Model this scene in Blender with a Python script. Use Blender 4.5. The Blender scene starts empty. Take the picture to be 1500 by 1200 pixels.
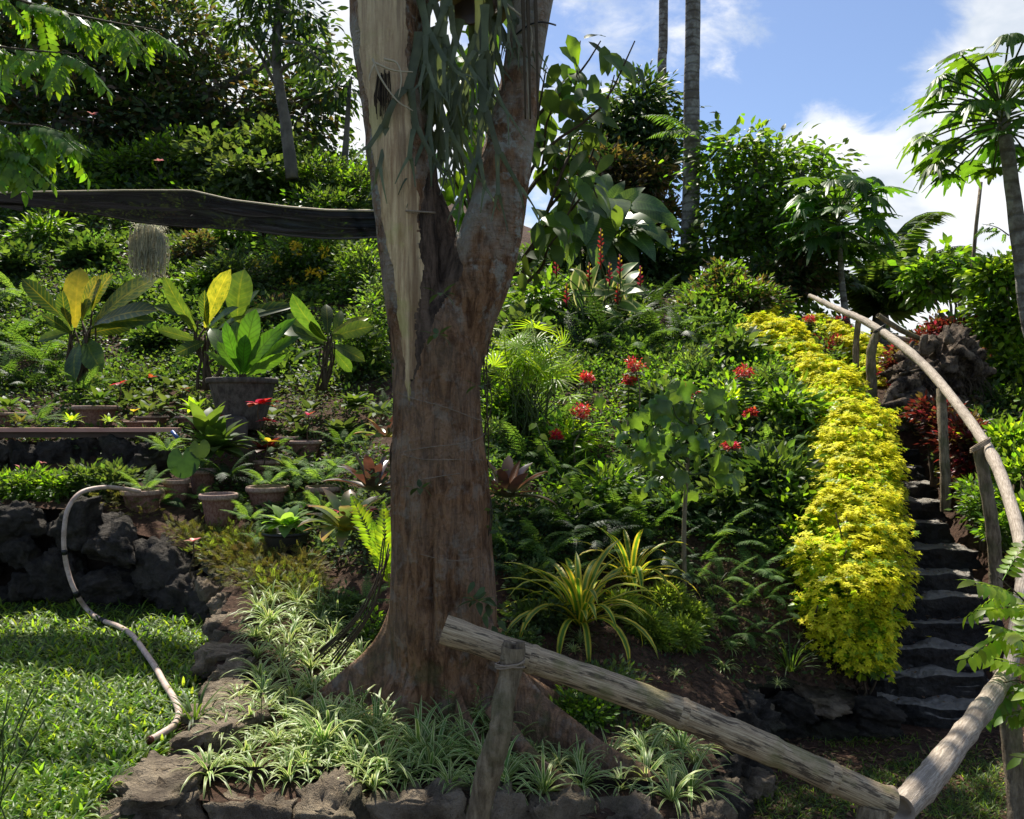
import bpy, math, random
import numpy as np
from mathutils import Matrix, Vector, noise as mnoise
random.seed(7); RNG = np.random.default_rng(11)
C = bpy.context.scene.collection
S = bpy.context.scene
R_ = math.radians
PI = math.pi
EYE = 1.7; F = 1200.0

# ------------------------------------------------------------------ camera
cam = bpy.data.cameras.new('camera'); co = bpy.data.objects.new('camera', cam); C.objects.link(co)
co.location = (0, 0, EYE); co.rotation_euler = (R_(90), 0, 0)
cam.sensor_width = 36; cam.lens = 28.8; cam.clip_start = 0.05; cam.clip_end = 2000
S.camera = co
S.render.engine = 'CYCLES'
try:
    S.cycles.max_bounces = 7; S.cycles.transmission_bounces = 5; S.cycles.diffuse_bounces = 4
    S.cycles.sample_clamp_indirect = 6
except Exception: pass

# ------------------------------------------------------------------ light
SUN_DIR = Vector((-0.16, 0.50, 0.86)).normalized()      # towards the sun: ahead of the camera, high
sun_el = math.asin(SUN_DIR.z); sun_az = math.atan2(SUN_DIR.x, SUN_DIR.y)
sl = bpy.data.lights.new('sun', 'SUN'); sl.energy = 3.35; sl.angle = R_(0.55); sl.color = (1, .94, .82)
so = bpy.data.objects.new('sun', sl); C.objects.link(so)
so.rotation_euler = SUN_DIR.to_track_quat('Z', 'Y').to_euler(); so.location = (0, 0, 30)
S.view_settings.view_transform = 'Standard'; S.view_settings.look = 'None'
S.view_settings.gamma = 1; S.view_settings.use_curve_mapping = False
S.view_settings.exposure = 1.46

class NT:
    """tiny node helper"""
    def __init__(s, nt): s.nt = nt
    def n(s, typ, ins=None, **kw):
        nd = s.nt.nodes.new(typ)
        for k, v in kw.items(): setattr(nd, k, v)
        for k, v in (ins or {}).items():
            if isinstance(v, bpy.types.NodeSocket): s.nt.links.new(v, nd.inputs[k])
            else: nd.inputs[k].default_value = v
        return nd
    def m(s, op, a, b=0.0, c=0.0, clamp=False):
        return s.n('ShaderNodeMath', {0: a, 1: b, 2: c}, operation=op, use_clamp=clamp).outputs[0]
    def v(s, op, a, b=(0, 0, 0)):
        nd = s.n('ShaderNodeVectorMath', {0: a, 1: b}, operation=op)
        return nd.outputs['Value'] if op in ('LENGTH', 'DOT_PRODUCT', 'DISTANCE') else nd.outputs[0]
    def mix(s, f, a, b, bl='MIX'):
        nd = s.n('ShaderNodeMix', data_type='RGBA', blend_type=bl)
        for k, v in ((0, f), (6, a), (7, b)):
            if isinstance(v, bpy.types.NodeSocket): s.nt.links.new(v, nd.inputs[k])
            else: nd.inputs[k].default_value = v if k == 0 else ((*v, 1) if len(v) == 3 else v)
        return nd.outputs[2]
    def noise(s, vec, scale, det=4, rough=.55, dist=0.0):
        return s.n('ShaderNodeTexNoise', {'Vector': vec, 'Scale': scale, 'Detail': det, 'Roughness': rough, 'Distortion': dist}).outputs[0]
    def ss(s, x, a, b):
        return s.n('ShaderNodeMapRange', {0: x, 1: a, 2: b, 3: 0.0, 4: 1.0}, interpolation_type='SMOOTHSTEP').outputs[0]

# ------------------------------------------------------------------ sky with clouds
w = bpy.data.worlds.new('World'); S.world = w; w.use_nodes = True
w.node_tree.nodes.clear(); T = NT(w.node_tree)
sky = T.n('ShaderNodeTexSky', sky_type='NISHITA', sun_disc=False, sun_elevation=sun_el, sun_rotation=sun_az, air_density=1.0, dust_density=0.5, ozone_density=2.0)
tc = T.n('ShaderNodeTexCoord').outputs['Generated']
d = T.v('NORMALIZE', tc)
nz = T.n('ShaderNodeMapping', {'Vector': d, 'Scale': (1, 1, 1.9)}).outputs[0]
warp = T.n('ShaderNodeTexNoise', {'Vector': nz, 'Scale': 3.0, 'Detail': 3.0}).outputs[1]
nzw = T.v('ADD', nz, T.v('MULTIPLY', T.v('SUBTRACT', warp, (.5, .5, .5)), (.25, .25, .25)))
n1 = T.noise(nzw, 4.2, 8, .58)
n2 = T.noise(nzw, 15, 6, .62)
dens = T.m('ADD', T.m('MULTIPLY', n1, .75), T.m('MULTIPLY', n2, .25))
def dirv(px, py):
    return Vector(((px - 750) / F, 1, (600 - py) / F)).normalized()
for px, py, s_, a_ in ((1390, 340, .25, .36), (1230, 350, .10, .24), (1500, 240, .13, .2), (1212, 232, .045, .22), (1490, 35, .06, .2), (935, 40, .09, .10),
                       (1065, 110, .05, .10), (1170, 10, .07, .12), (1040, 0, .06, .10), (1230, 210, .06, .05), (350, 60, .25, .34), (470, 210, .12, .16), (560, 60, .06, -.05), (1250, 110, .17, -.24), (1040, 250, .12, -.14), (1290, 210, .045, -.16)):
    dd = T.v('DISTANCE', d, tuple(dirv(px, py)))
    g = T.m('EXPONENT', T.m('MULTIPLY', T.m('POWER', T.m('DIVIDE', dd, s_), 2.0), -1.0))
    dens = T.m('ADD', dens, T.m('MULTIPLY', g, a_))
cl = T.ss(dens, .49, .66)
cshade = T.m('MULTIPLY', T.noise(nzw, 7, 5, .5), 1.0)
ccol = T.mix(T.ss(cshade, .35, .62), (3.4, 3.8, 4.3), (5.7, 5.7, 5.75))
skyc = T.mix(1.0, sky.outputs[0], (.70, .70, .75), 'MULTIPLY')
wc = T.mix(T.m('MULTIPLY', cl, .95), skyc, ccol)
bg = T.n('ShaderNodeBackground', {'Color': wc, 'Strength': 0.074})
T.nt.links.new(bg.outputs[0], T.n('ShaderNodeOutputWorld').inputs[0])

# ------------------------------------------------------------------ object helpers
def tag(o, label=None, cat=None, group=None, kind=None):
    if label: o['label'] = label
    if cat: o['category'] = cat
    if group: o['group'] = group
    if kind: o['kind'] = kind
    return o
def thing(name, label, cat, loc=(0, 0, 0), rz=0.0, group=None):
    o = bpy.data.objects.new(name, None); C.objects.link(o)
    o.location = loc; o.rotation_euler = (0, 0, rz); o.empty_display_size = .1
    return tag(o, label, cat, group)
def put(name, me, parent=None, M=None):
    o = bpy.data.objects.new(name, me); C.objects.link(o)
    if parent is not None: o.parent = parent
    if M is not None: o.matrix_basis = M
    return o
def norm(a): return a / np.maximum(np.linalg.norm(a, axis=-1, keepdims=True), 1e-9)
def frame(d, up=(0, 0, 1)):
    d = norm(np.asarray(d, float)); up = np.broadcast_to(np.asarray(up, float), d.shape) + 1e-4
    x = norm(np.cross(d, up)); z = np.cross(x, d)
    return np.stack([x, d, z], axis=-1)
def mat4(loc, Rm, s=1.0):
    M = Matrix([[Rm[i][j] * s for j in range(3)] + [loc[i]] for i in range(3)] + [[0, 0, 0, 1]])
    return M
def dire(az, el): return np.array([math.cos(az) * math.cos(el), math.sin(az) * math.cos(el), math.sin(el)])

class MB:
    def __init__(s): s.V = []; s.U = []; s.T = []; s.Q = []; s.tm = []; s.qm = []; s.n = 0
    def add(s, V, Fs, U=None, mat=0):
        V = np.asarray(V, float); s.V.append(V)
        s.U.append(np.zeros((len(V), 2)) if U is None else np.asarray(U, float))
        for f in Fs:
            f = np.asarray(f, int)
            if len(f) == 0: continue
            (s.T if f.shape[1] == 3 else s.Q).append(f + s.n); (s.tm if f.shape[1] == 3 else s.qm).append(np.full(len(f), mat))
        s.n += len(V); return s
    def scatter(s, leaf, pos, Rm, sc, mat=0):
        V, Fs, U = leaf; pos = np.asarray(pos, float); n = len(pos)
        if n == 0: return s
        sc = np.broadcast_to(np.asarray(sc, float).reshape(-1, 1, 1) if np.ndim(sc) < 2 else np.asarray(sc)[:, None, :], (n, 1, 1) if np.ndim(sc) < 2 else (n, 1, 3))
        W = np.einsum('nij,nvj->nvi', Rm, V[None] * sc) + pos[:, None, :]
        off = (np.arange(n) * len(V))[:, None, None]
        Fo = [(f[None] + off).reshape(-1, f.shape[1]) for f in Fs]
        return s.add(W.reshape(-1, 3), Fo, np.tile(U, (n, 1)), mat)
    def mesh(s, name, mats, smooth=True):
        me = bpy.data.meshes.new(name); V = np.concatenate(s.V)
        me.vertices.add(len(V)); me.vertices.foreach_set('co', V.ravel())
        Tn = np.concatenate(s.T) if s.T else np.zeros((0, 3), int); Qn = np.concatenate(s.Q) if s.Q else np.zeros((0, 4), int)
        li = np.concatenate([Tn.ravel(), Qn.ravel()]).astype(np.int32)
        me.loops.add(len(li)); me.loops.foreach_set('vertex_index', li)
        tot = np.concatenate([np.full(len(Tn), 3), np.full(len(Qn), 4)]); st = np.concatenate([[0], np.cumsum(tot)[:-1]])
        me.polygons.add(len(tot)); me.polygons.foreach_set('loop_start', st.astype(np.int32)); me.polygons.foreach_set('loop_total', tot.astype(np.int32))
        mi = np.concatenate(s.tm + s.qm) if (s.tm or s.qm) else np.zeros(0)
        me.polygons.foreach_set('material_index', mi.astype(np.int32))
        me.polygons.foreach_set('use_smooth', np.full(len(tot), smooth))
        uv = me.uv_layers.new(name='UVMap'); uv.data.foreach_set('uv', np.concatenate(s.U)[li].astype(np.float32).ravel())
        for m in (mats if isinstance(mats, (list, tuple)) else [mats]): me.materials.append(m)
        me.update(calc_edges=True); me.validate(); return me
    def build(s, name, mats, parent=None, smooth=True, M=None): return put(name, s.mesh(name, mats, smooth), parent, M)

# leaf shapes: base at origin, along +Y, upper side +Z
def diamond(L=1.0, W=.45, fold=.12):
    V = np.array([[0, 0, 0], [-W / 2, L * .45, fold * W], [0, L, 0], [W / 2, L * .45, fold * W]])
    return V, [np.array([[0, 2, 1], [0, 3, 2]])], np.array([[.5, 0], [0, .45], [.5, 1], [1, .45]])
PROF = {'lance': lambda t: np.sin(PI * np.clip(t, 0, 1) ** .8) ** .9, 'ovate': lambda t: np.sin(PI * t ** .65) ** .75,
        'strap': lambda t: np.minimum(1, (1 - t) * 4) ** .8 * (.75 + .25 * np.minimum(1, t * 5)),
        'grass': lambda t: (1 - t) ** .6 * np.minimum(1, .5 + 3 * t), 'obov': lambda t: np.sin(PI * t ** 1.5) ** .7 * .9 + .12 * (1 - t),
        'heart': lambda t: np.sin(PI * np.clip(t * .97 + .03, 0, 1) ** .5) ** .8}
def blade(L=1.0, W=.2, n=5, fold=.3, droop=.6, prof='lance', twist=0.0, wav=0.0, start=0.0, seed=0):
    t = np.linspace(0, 1, n + 1); w_ = W / 2 * np.maximum(PROF[prof](t), .015)
    a = start - droop * t ** 1.3; ds = L / n
    y = np.concatenate([[0], np.cumsum(np.cos((a[1:] + a[:-1]) / 2) * ds)]); z = np.concatenate([[0], np.cumsum(np.sin((a[1:] + a[:-1]) / 2) * ds)])
    rr = np.random.default_rng(seed); wl = wav * W * rr.normal(size=n + 1); wr = wav * W * rr.normal(size=n + 1)
    tw = twist * t
    def side(sg, wv):
        lx = sg * w_; lz = fold * w_ + wv * np.minimum(1, t * 3)
        X = lx * np.cos(tw) - lz * np.sin(tw); Z = lx * np.sin(tw) + lz * np.cos(tw)
        return np.stack([X, y - Z * np.sin(a), z + Z * np.cos(a)], -1)
    V = np.concatenate([side(-1, wl), np.stack([0 * t, y, z], -1), side(1, wr)])
    m = n + 1; i = np.arange(n)
    Q = np.concatenate([np.stack([i, i + m, i + m + 1, i + 1], -1), np.stack([i + m, i + 2 * m, i + 2 * m + 1, i + m + 1], -1)])
    U = np.concatenate([np.stack([np.full(m, u), t], -1) for u in (0, .5, 1)])
    return V, [Q], U
def join(parts):
    V = []; U = []; Fd = {3: [], 4: []}; n = 0
    for v, fs, u in parts:
        V.append(v); U.append(u)
        for f in fs: Fd[f.shape[1]].append(f + n)
        n += len(v)
    return np.concatenate(V), [np.concatenate(x) for x in Fd.values() if x], np.concatenate(U)
def xf(leaf, pos=(0, 0, 0), Rm=np.eye(3), s=1.0):
    v, f, u = leaf; return (v * s) @ np.asarray(Rm).T + np.asarray(pos), f, u
def tube(P, r, n=8, cap=True, uvs=1.0, seed=0, rough=0.0):
    P = np.asarray(P, float); r = np.broadcast_to(np.asarray(r, float), (len(P),)); m = len(P)
    tg = norm(np.gradient(P, axis=0)); x = np.cross(tg[0], [0.3, .9, .2]); x = x / np.linalg.norm(x); V = []; U = []
    rr = np.random.default_rng(seed); L = np.concatenate([[0], np.cumsum(np.linalg.norm(np.diff(P, axis=0), axis=1))])
    for k in range(m):
        x = x - tg[k] * np.dot(x, tg[k]); x /= np.linalg.norm(x); y = np.cross(tg[k], x)
        a = np.arange(n) / n * 2 * PI; rk = r[k] * (1 + rough * rr.normal(size=n))
        V.append(P[k] + np.cos(a)[:, None] * x * rk[:, None] + np.sin(a)[:, None] * y * rk[:, None])
        U.append(np.stack([np.arange(n) / n, np.full(n, L[k] * uvs)], -1))
    V = np.concatenate(V); U = np.concatenate(U); i = np.arange(n); j = (i + 1) % n
    Q = np.concatenate([np.stack([k * n + i, k * n + j, (k + 1) * n + j, (k + 1) * n + i], -1) for k in range(m - 1)])
    Fs = [Q]
    if cap:
        V = np.concatenate([V, P[:1], P[-1:]]); U = np.concatenate([U, [[0, 0]], [[0, 1]]])
        Fs.append(np.concatenate([np.stack([np.full(n, m * n), j, i], -1), np.stack([np.full(n, m * n + 1), (m - 1) * n + i, (m - 1) * n + j], -1)]))
    return V, Fs, U
def smoothline(P, k=6):
    """Catmull-Rom"""
    P = np.asarray(P, float); Q = np.concatenate([[2 * P[0] - P[1]], P, [2 * P[-1] - P[-2]]]); out = []
    for i in range(1, len(Q) - 2):
        for t in np.arange(k) / k:
            out.append(.5 * ((2 * Q[i]) + (-Q[i - 1] + Q[i + 1]) * t + (2 * Q[i - 1] - 5 * Q[i] + 4 * Q[i + 1] - Q[i + 2]) * t * t + (-Q[i - 1] + 3 * Q[i] - 3 * Q[i + 1] + Q[i + 2]) * t ** 3))
    out.append(P[-1]); return np.array(out)
def radial_leaf(fn, n=48, L=1.0, cup=.15, base=.12, seed=0):
    """flat lobed leaf from a polar outline, fan from the petiole point"""
    a = np.linspace(-PI + .12, PI - .12, n); rad = fn(a) * L
    x = np.sin(a) * rad; y = np.cos(a) * rad
    mid = .5; V = [[0, 0, 0]]; U = [[.5, .5]]
    for k, q in ((0, mid), (1, 1.0)):
        for i in range(n):
            rr_ = math.hypot(x[i], y[i]) * q; V.append([x[i] * q, y[i] * q, (.10 if k == 0 else 0) * cup * L * 2 - cup * rr_ ** 2 / L + (.03 * L * math.sin(i * 2.4) if k else 0)])
            U.append([.5 + x[i] * q / L * .5, .5 + y[i] * q / L * .5])
    i = np.arange(n - 1)
    return np.array(V, float), [np.stack([0 * i, i + 2, i + 1], -1), np.stack([1 + i, 2 + i, n + 2 + i, n + 1 + i], -1)], np.array(U, float)
def frond(L=1.0, W=.3, pairs=14, bip=True, droop=.9, seed=0, start=.15, pw=.30, hang=.25, prof=None, sub=6):
    rr = np.random.default_rng(seed); n = 10; t = np.linspace(0, 1, n + 1); a = start - droop * t ** 1.4; ds = L / n
    y = np.concatenate([[0], np.cumsum(np.cos((a[1:] + a[:-1]) / 2) * ds)]); z = np.concatenate([[0], np.cumsum(np.sin((a[1:] + a[:-1]) / 2) * ds)])
    P = np.stack([0 * t, y, z], -1); out = [tube(P, np.linspace(.009, .003, n + 1) * L, 3, False)]
    for k in range(pairs):
        tt = .10 + .88 * k / (pairs - 1); an = np.interp(tt, t, a); c = np.array([0, np.interp(tt, t, y), np.interp(tt, t, z)])
        wl = (prof(tt) if prof else math.sin(PI * min(1, tt * .93 + .07) ** .75) ** .8 + .04) * W / 2 * (1 + .1 * rr.normal())
        for sg in (-1, 1):
            f_ = .35 + .35 * tt; dd = np.array([sg * math.cos(f_), math.sin(f_) * math.cos(an), math.sin(f_) * math.sin(an) - hang * (1 + .3 * rr.normal())])
            up = np.array([0, -math.sin(an), math.cos(an)]); Rm = frame(dd, up)
            if bip:
                pts = []
                for q in range(sub):
                    s_ = (q + .4) / sub; l2 = wl * pw * 1.1 * (1 - s_) ** .6 + .004 * L
                    for g in (-1, 1):
                        pts.append(xf(diamond(l2, l2 * .55), (0, s_ * wl, -.15 * wl * s_ * s_), frame([g * .8, .6, -.1])))
                pts.append(xf(diamond(wl * .35, wl * .1), (0, wl * .8, -.12 * wl)))
                out.append(xf(join(pts), c, Rm))
            else: out.append(xf(blade(wl, L * pw * .16, 3, .2, .5, 'lance'), c, Rm))
    return join(out)
# ------------------------------------------------------------------ materials
MATS = {}
def newmat(name):
    m = bpy.data.materials.new(name); m.use_nodes = True; m.node_tree.nodes.clear(); MATS[name] = m
    return m, NT(m.node_tree)
def finish(T, sh, disp=None):
    o = T.n('ShaderNodeOutputMaterial'); T.nt.links.new(sh, o.inputs[0])
def leaf_mat(name, col, tr=None, mixf=.42, rough=.42, var=.35, pattern=None, spec=.4, hv=.04):
    m, T = newmat(name)
    g = T.n('ShaderNodeNewGeometry').outputs['Random Per Island']; oi = T.n('ShaderNodeObjectInfo').outputs['Random']
    r = T.m('FRACT', T.m('ADD', g, T.m('MULTIPLY', oi, 3.7)))
    r2 = T.m('FRACT', T.m('MULTIPLY', r, 17.3))
    uv = T.n('ShaderNodeTexCoord').outputs['UV']; s = T.n('ShaderNodeSeparateXYZ', {0: uv}); u, v = s.outputs[0], s.outputs[1]
    base = T.n('ShaderNodeRGB').outputs[0]; base.default_value = (*col, 1)
    if pattern: base = pattern(T, base, u, v, r)
    val = T.m('ADD', 1 - var, T.m('MULTIPLY', r, 2 * var))
    hsv = T.n('ShaderNodeHueSaturation', {'Hue': T.m('ADD', .5 - hv / 2, T.m('MULTIPLY', r2, hv)), 'Saturation': 1.0, 'Value': val, 'Color': base}).outputs[0]
    geo = T.n('ShaderNodeNewGeometry'); nn = T.noise(geo.outputs['Position'], 9.0, 3)
    hsv = T.mix(1.0, hsv, T.mix(T.ss(nn, .3, .7), (.72, .76, .74), (1.2, 1.18, 1.1)), 'MULTIPLY')
    p = T.n('ShaderNodeBsdfPrincipled', {'Base Color': hsv, 'Roughness': rough, 'Specular IOR Level': spec})
    tr = tr or (min(1, col[0] * 2.6 + .02), min(1, col[1] * 2.5 + .03), col[2] * .8)
    k = [tr[i] / max(col[i], .004) for i in range(3)]
    tcol = T.mix(1.0, hsv, tuple(k), 'MULTIPLY')
    t = T.n('ShaderNodeBsdfTranslucent', {'Color': tcol})
    mx = T.n('ShaderNodeMixShader', {0: mixf, 1: p.outputs[0], 2: t.outputs[0]})
    finish(T, mx.outputs[0]); return m
def stripe(cream, lo=.3, hi=.36, invert=False):
    def f(T, base, u, v, r):
        e = T.m('MULTIPLY', T.m('ABSOLUTE', T.m('SUBTRACT', u, .5)), 1.0)
        k = T.ss(e, lo, hi)
        if invert: k = T.m('SUBTRACT', 1.0, k)
        return T.mix(k, base, cream)
    return f
def veins(vc, n=9, ang=1.2, amt=.6, wid=.18, mott=None):
    def f(T, base, u, v, r):
        e = T.m('ABSOLUTE', T.m('SUBTRACT', u, .5))
        w_ = T.m('FRACT', T.m('MULTIPLY', T.m('SUBTRACT', v, T.m('MULTIPLY', e, ang / n * 3)), n))
        k = T.m('SUBTRACT', 1.0, T.ss(T.m('ABSOLUTE', T.m('SUBTRACT', w_, .5)), wid * .4, wid))
        k2 = T.m('SUBTRACT', 1.0, T.ss(e, .02, .05))
        c = T.mix(T.m('MAXIMUM', T.m('MULTIPLY', k, amt), k2), base, vc)
        if mott:
            nn = T.noise(T.n('ShaderNodeTexCoord').outputs['UV'], 9, 4, .7)
            nn = T.ss(T.m('ADD', nn, T.m('MULTIPLY', T.m('SUBTRACT', r, .5), .3)), .42, .58); c = T.mix(T.m('MULTIPLY', nn, .8), c, mott)
        return c
    return f
G1 = leaf_mat('leaf_green', (.058, .098, .030), rough=.5, spec=.32)
G2 = leaf_mat('leaf_dark', (.024, .052, .020), mixf=.32, rough=.5, spec=.3)
G3 = leaf_mat('leaf_bright', (.10, .19, .02), mixf=.5)
G4 = leaf_mat('leaf_lime', (.20, .30, .025), mixf=.5)
G5 = leaf_mat('leaf_greyish', (.07, .10, .05), mixf=.3, rough=.6, spec=.15)
GF = leaf_mat('fern_green', (.07, .13, .04), mixf=.45, rough=.6, spec=.12)
GF2 = leaf_mat('fern_pale', (.12, .20, .07), mixf=.45, rough=.6, spec=.12)
GBR = leaf_mat('leaf_rusty', (.10, .07, .045), mixf=.3)
YEL = leaf_mat('leaf_golden', (.68, .64, .03), tr=(.9, .88, .04), mixf=.40, var=.28, rough=.6, hv=.03, spec=.15)
REDL = leaf_mat('leaf_maroon', (.075, .022, .018), tr=(.25, .04, .02), mixf=.35, var=.5)
REDB = leaf_mat('leaf_crimson', (.20, .02, .025), tr=(.36, .03, .03), mixf=.4, var=.4)
REDF = leaf_mat('petal_red', (.55, .02, .03), tr=(.75, .05, .05), mixf=.4, var=.25)
PINKF = leaf_mat('petal_pink', (.65, .22, .20), tr=(.8, .35, .3), mixf=.4, var=.2)
YELF = leaf_mat('petal_yellow', (.75, .5, .02), tr=(.9, .7, .05), mixf=.4, var=.2)
SPID = leaf_mat('leaf_spider', (.14, .25, .045), tr=(.2, .34, .05), mixf=.4, pattern=stripe((.60, .64, .32), .29, .35), var=.2)
PAND = leaf_mat('leaf_striped', (.11, .24, .02), tr=(.17, .34, .02), mixf=.45, pattern=stripe((.60, .52, .05), .20, .26), var=.15)
CROT = leaf_mat('leaf_croton', (.035, .075, .02), tr=(.08, .16, .02), mixf=.5, pattern=veins((.22, .22, .03), 12, 1.0, .35, .2, (.06, .10, .015)), var=.3, rough=.3)
CROY = leaf_mat('leaf_croton_yellow', (.10, .16, .02), tr=(.19, .26, .02), mixf=.5, pattern=veins((.42, .36, .04), 12, 1.0, .5, .2, (.34, .33, .03)), var=.2, rough=.3)
BIRD = leaf_mat('leaf_nest', (.055, .13, .02), mixf=.5, pattern=veins((.035, .075, .015), 11, 1.1, .6, .22), var=.2, rough=.3)
BANA = leaf_mat('leaf_banana', (.055, .115, .035), tr=(.15, .27, .03), mixf=.5, pattern=veins((.10, .18, .05), 22, 1.0, .5, .25), var=.3, rough=.35, spec=.6)
HELI = leaf_mat('leaf_cream', (.09, .17, .04), tr=(.14, .25, .04), mixf=.45, pattern=stripe((.50, .50, .26), .30, .42), var=.3, rough=.3)
BROM = leaf_mat('leaf_bromeliad', (.10, .15, .05), tr=(.25, .34, .06), mixf=.4, pattern=lambda T, b, u, v, r: T.mix(T.ss(v, .55, 1.0), T.mix(T.ss(v, .0, .4), (.35, .33, .03), b), (.22, .13, .10)), var=.2, rough=.28, spec=.7)
BROD = leaf_mat('leaf_bromeliad_brown', (.085, .05, .04), tr=(.18, .07, .04), mixf=.25, pattern=lambda T, b, u, v, r: T.mix(T.ss(v, .0, .5), (.10, .12, .06), b), var=.3, rough=.28, spec=.7)
LOBE = leaf_mat('leaf_lobed', (.075, .135, .035), mixf=.5, pattern=lambda T, b, u, v, r: b, var=.25, rough=.3, spec=.6)
PAPA = leaf_mat('leaf_papaya', (.055, .12, .018), mixf=.5, var=.3)
STAG = leaf_mat('staghorn_frond', (.115, .135, .08), tr=(.2, .25, .08), mixf=.3, var=.3, rough=.6)
MOSSY = leaf_mat('feathery_moss', (.135, .13, .03), tr=(.24, .23, .03), mixf=.35, var=.4, rough=.7)
MOSSB = leaf_mat('feathery_moss_brown', (.12, .09, .03), tr=(.2, .14, .03), mixf=.3, var=.4, rough=.7)
FEATH = leaf_mat('feathery_light', (.16, .22, .05), mixf=.45, var=.3)
GRASS = leaf_mat('grass_blade', (.12, .20, .025), tr=(.38, .54, .03), mixf=.5, var=.4, rough=.4, hv=.05)
SPAN = leaf_mat('hanging_moss', (.66, .62, .52), tr=(.6, .57, .45), mixf=.3, var=.3, rough=.8)
LITT = leaf_mat('dead_leaf', (.13, .075, .04), tr=(.15, .07, .03), mixf=.15, var=.6, rough=.8)

def solid(name, fn, rough=.8, bump=.3, bscale=30, spec=.3, bvec=(1, 1, 1), coord='Object', bdist=.02):
    m, T = newmat(name); tc = T.n('ShaderNodeTexCoord').outputs[coord]
    col, hgt = fn(T, tc)
    if not isinstance(col, bpy.types.NodeSocket):
        c_ = col; q = T.noise(tc, bscale * .3, 4); col = T.mix(q, tuple(x * .6 for x in c_), tuple(x * 1.35 for x in c_))
    p = T.n('ShaderNodeBsdfPrincipled', {'Base Color': col, 'Roughness': rough, 'Specular IOR Level': spec})
    mp = T.n('ShaderNodeMapping', {'Vector': tc, 'Scale': bvec}).outputs[0]
    h = T.noise(mp, bscale, 6, .65)
    if hgt is not None: h = T.m('ADD', h, hgt)
    b = T.n('ShaderNodeBump', {'Height': h, 'Strength': bump, 'Distance': bdist})
    T.nt.links.new(b.outputs[0], p.inputs['Normal']); finish(T, p.outputs[0]); return m
def f_bark(T, tc):
    st = T.n('ShaderNodeMapping', {'Vector': tc, 'Scale': (1, 1, .22)}).outputs[0]
    a = T.noise(st, 24, 7, .75, .6); fl = T.n('ShaderNodeTexVoronoi', {'Vector': T.n('ShaderNodeMapping', {'Vector': T.v('ADD', tc, T.v('MULTIPLY', T.n('ShaderNodeTexNoise', {'Vector': tc, 'Scale': 9.0}).outputs[1], (.12, .12, .3))), 'Scale': (1, 1, .3)}).outputs[0], 'Scale': 26.0}).outputs[0]; b = T.noise(tc, 3.0, 5, .65); c_ = T.noise(tc, 7.0, 5, .7); e = T.noise(tc, 40, 4, .7)
    z = T.n('ShaderNodeSeparateXYZ', {0: tc}).outputs[2]; x = T.n('ShaderNodeSeparateXYZ', {0: tc}).outputs[0]
    col = T.mix(T.ss(a, .36, .64), (.12, .055, .026), (.42, .225, .115))
    up = T.ss(z, 2.1, 3.0)
    col = T.mix(T.m('MULTIPLY', T.ss(b, .40, .62), T.m('ADD', .2, T.m('MULTIPLY', up, .75))), col, (.50, .43, .34))
    col = T.mix(T.m('MULTIPLY', T.ss(c_, .52, .64), T.m('ADD', .25, T.m('MULTIPLY', up, .65))), col, (.50, .50, .44))
    col = T.mix(T.m('MULTIPLY', T.ss(e, .66, .74), .35), col, (.5, .5, .44))
    gm = T.m('MULTIPLY', T.ss(T.noise(tc, 5.0, 4), .52, .66), T.m('SUBTRACT', 1.0, T.ss(z, .1, .9)))
    col = T.mix(T.m('MULTIPLY', gm, .7), col, (.12, .13, .05))
    ring = T.m('MULTIPLY', T.noise(T.n('ShaderNodeMapping', {'Vector': tc, 'Scale': (.6, .6, 6)}).outputs[0], 8, 3), up)
    return col, T.m('ADD', T.m('ADD', T.m('MULTIPLY', a, 1.6), T.m('MULTIPLY', fl, 1.1)), T.m('MULTIPLY', ring, 1.2))
BARK = solid('bark', f_bark, .85, 1.0, 70, .2, bdist=.035)
def f_bare(T, tc):
    st = T.n('ShaderNodeMapping', {'Vector': tc, 'Scale': (1, 1, .05)}).outputs[0]
    a = T.noise(st, 34, 6, .7); b = T.noise(st, 9, 4, .6); c_ = T.noise(tc, 3.4, 4, .6)
    col = T.mix(T.ss(a, .3, .7), (.36, .22, .12), (.80, .61, .36))
    col = T.mix(T.m('MULTIPLY', T.ss(b, .55, .68), .75), col, (.17, .095, .055))
    col = T.mix(T.m('MULTIPLY', T.ss(c_, .52, .64), .45), col, (.44, .43, .13))
    z = T.n('ShaderNodeSeparateXYZ', {0: tc}).outputs[2]
    col = T.mix(T.m('MULTIPLY', T.ss(z, 3.0, 4.2), .3), col, (.42, .35, .28))
    return col, T.m('MULTIPLY', a, 2.0)
BARE = solid('bare_wood', f_bare, .8, .7, 50, .2, bdist=.015)
def f_fb(T, tc):
    a = T.noise(T.n('ShaderNodeMapping', {'Vector': tc, 'Scale': (1, 1, .3)}).outputs[0], 12, 5, .7)
    b = T.noise(tc, 2.5, 4)
    return T.mix(T.ss(b, .4, .6), T.mix(a, (.05, .045, .04), (.13, .12, .10)), T.mix(a, (.09, .07, .05), (.22, .21, .18))), a
FBARK = solid('far_bark', f_fb, .9, .5, 20, .2, bdist=.03)
def f_palm(T, tc):
    z = T.n('ShaderNodeSeparateXYZ', {0: tc}).outputs[2]
    ring = T.ss(T.m('SINE', T.m('MULTIPLY', T.m('ADD', z, T.m('MULTIPLY', T.noise(tc, 4, 3), .12)), 34)), .5, 1.0)
    b = T.noise(tc, 3.5, 5, .7)
    c_ = T.mix(T.ss(b, .42, .62), (.13, .11, .09), (.28, .27, .24))
    return T.mix(T.m('MULTIPLY', ring, .5), c_, (.06, .05, .04)), T.m('MULTIPLY', ring, -.7)
PBARK = solid('palm_bark', f_palm, .9, .5, 24, .2, bdist=.03)
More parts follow.
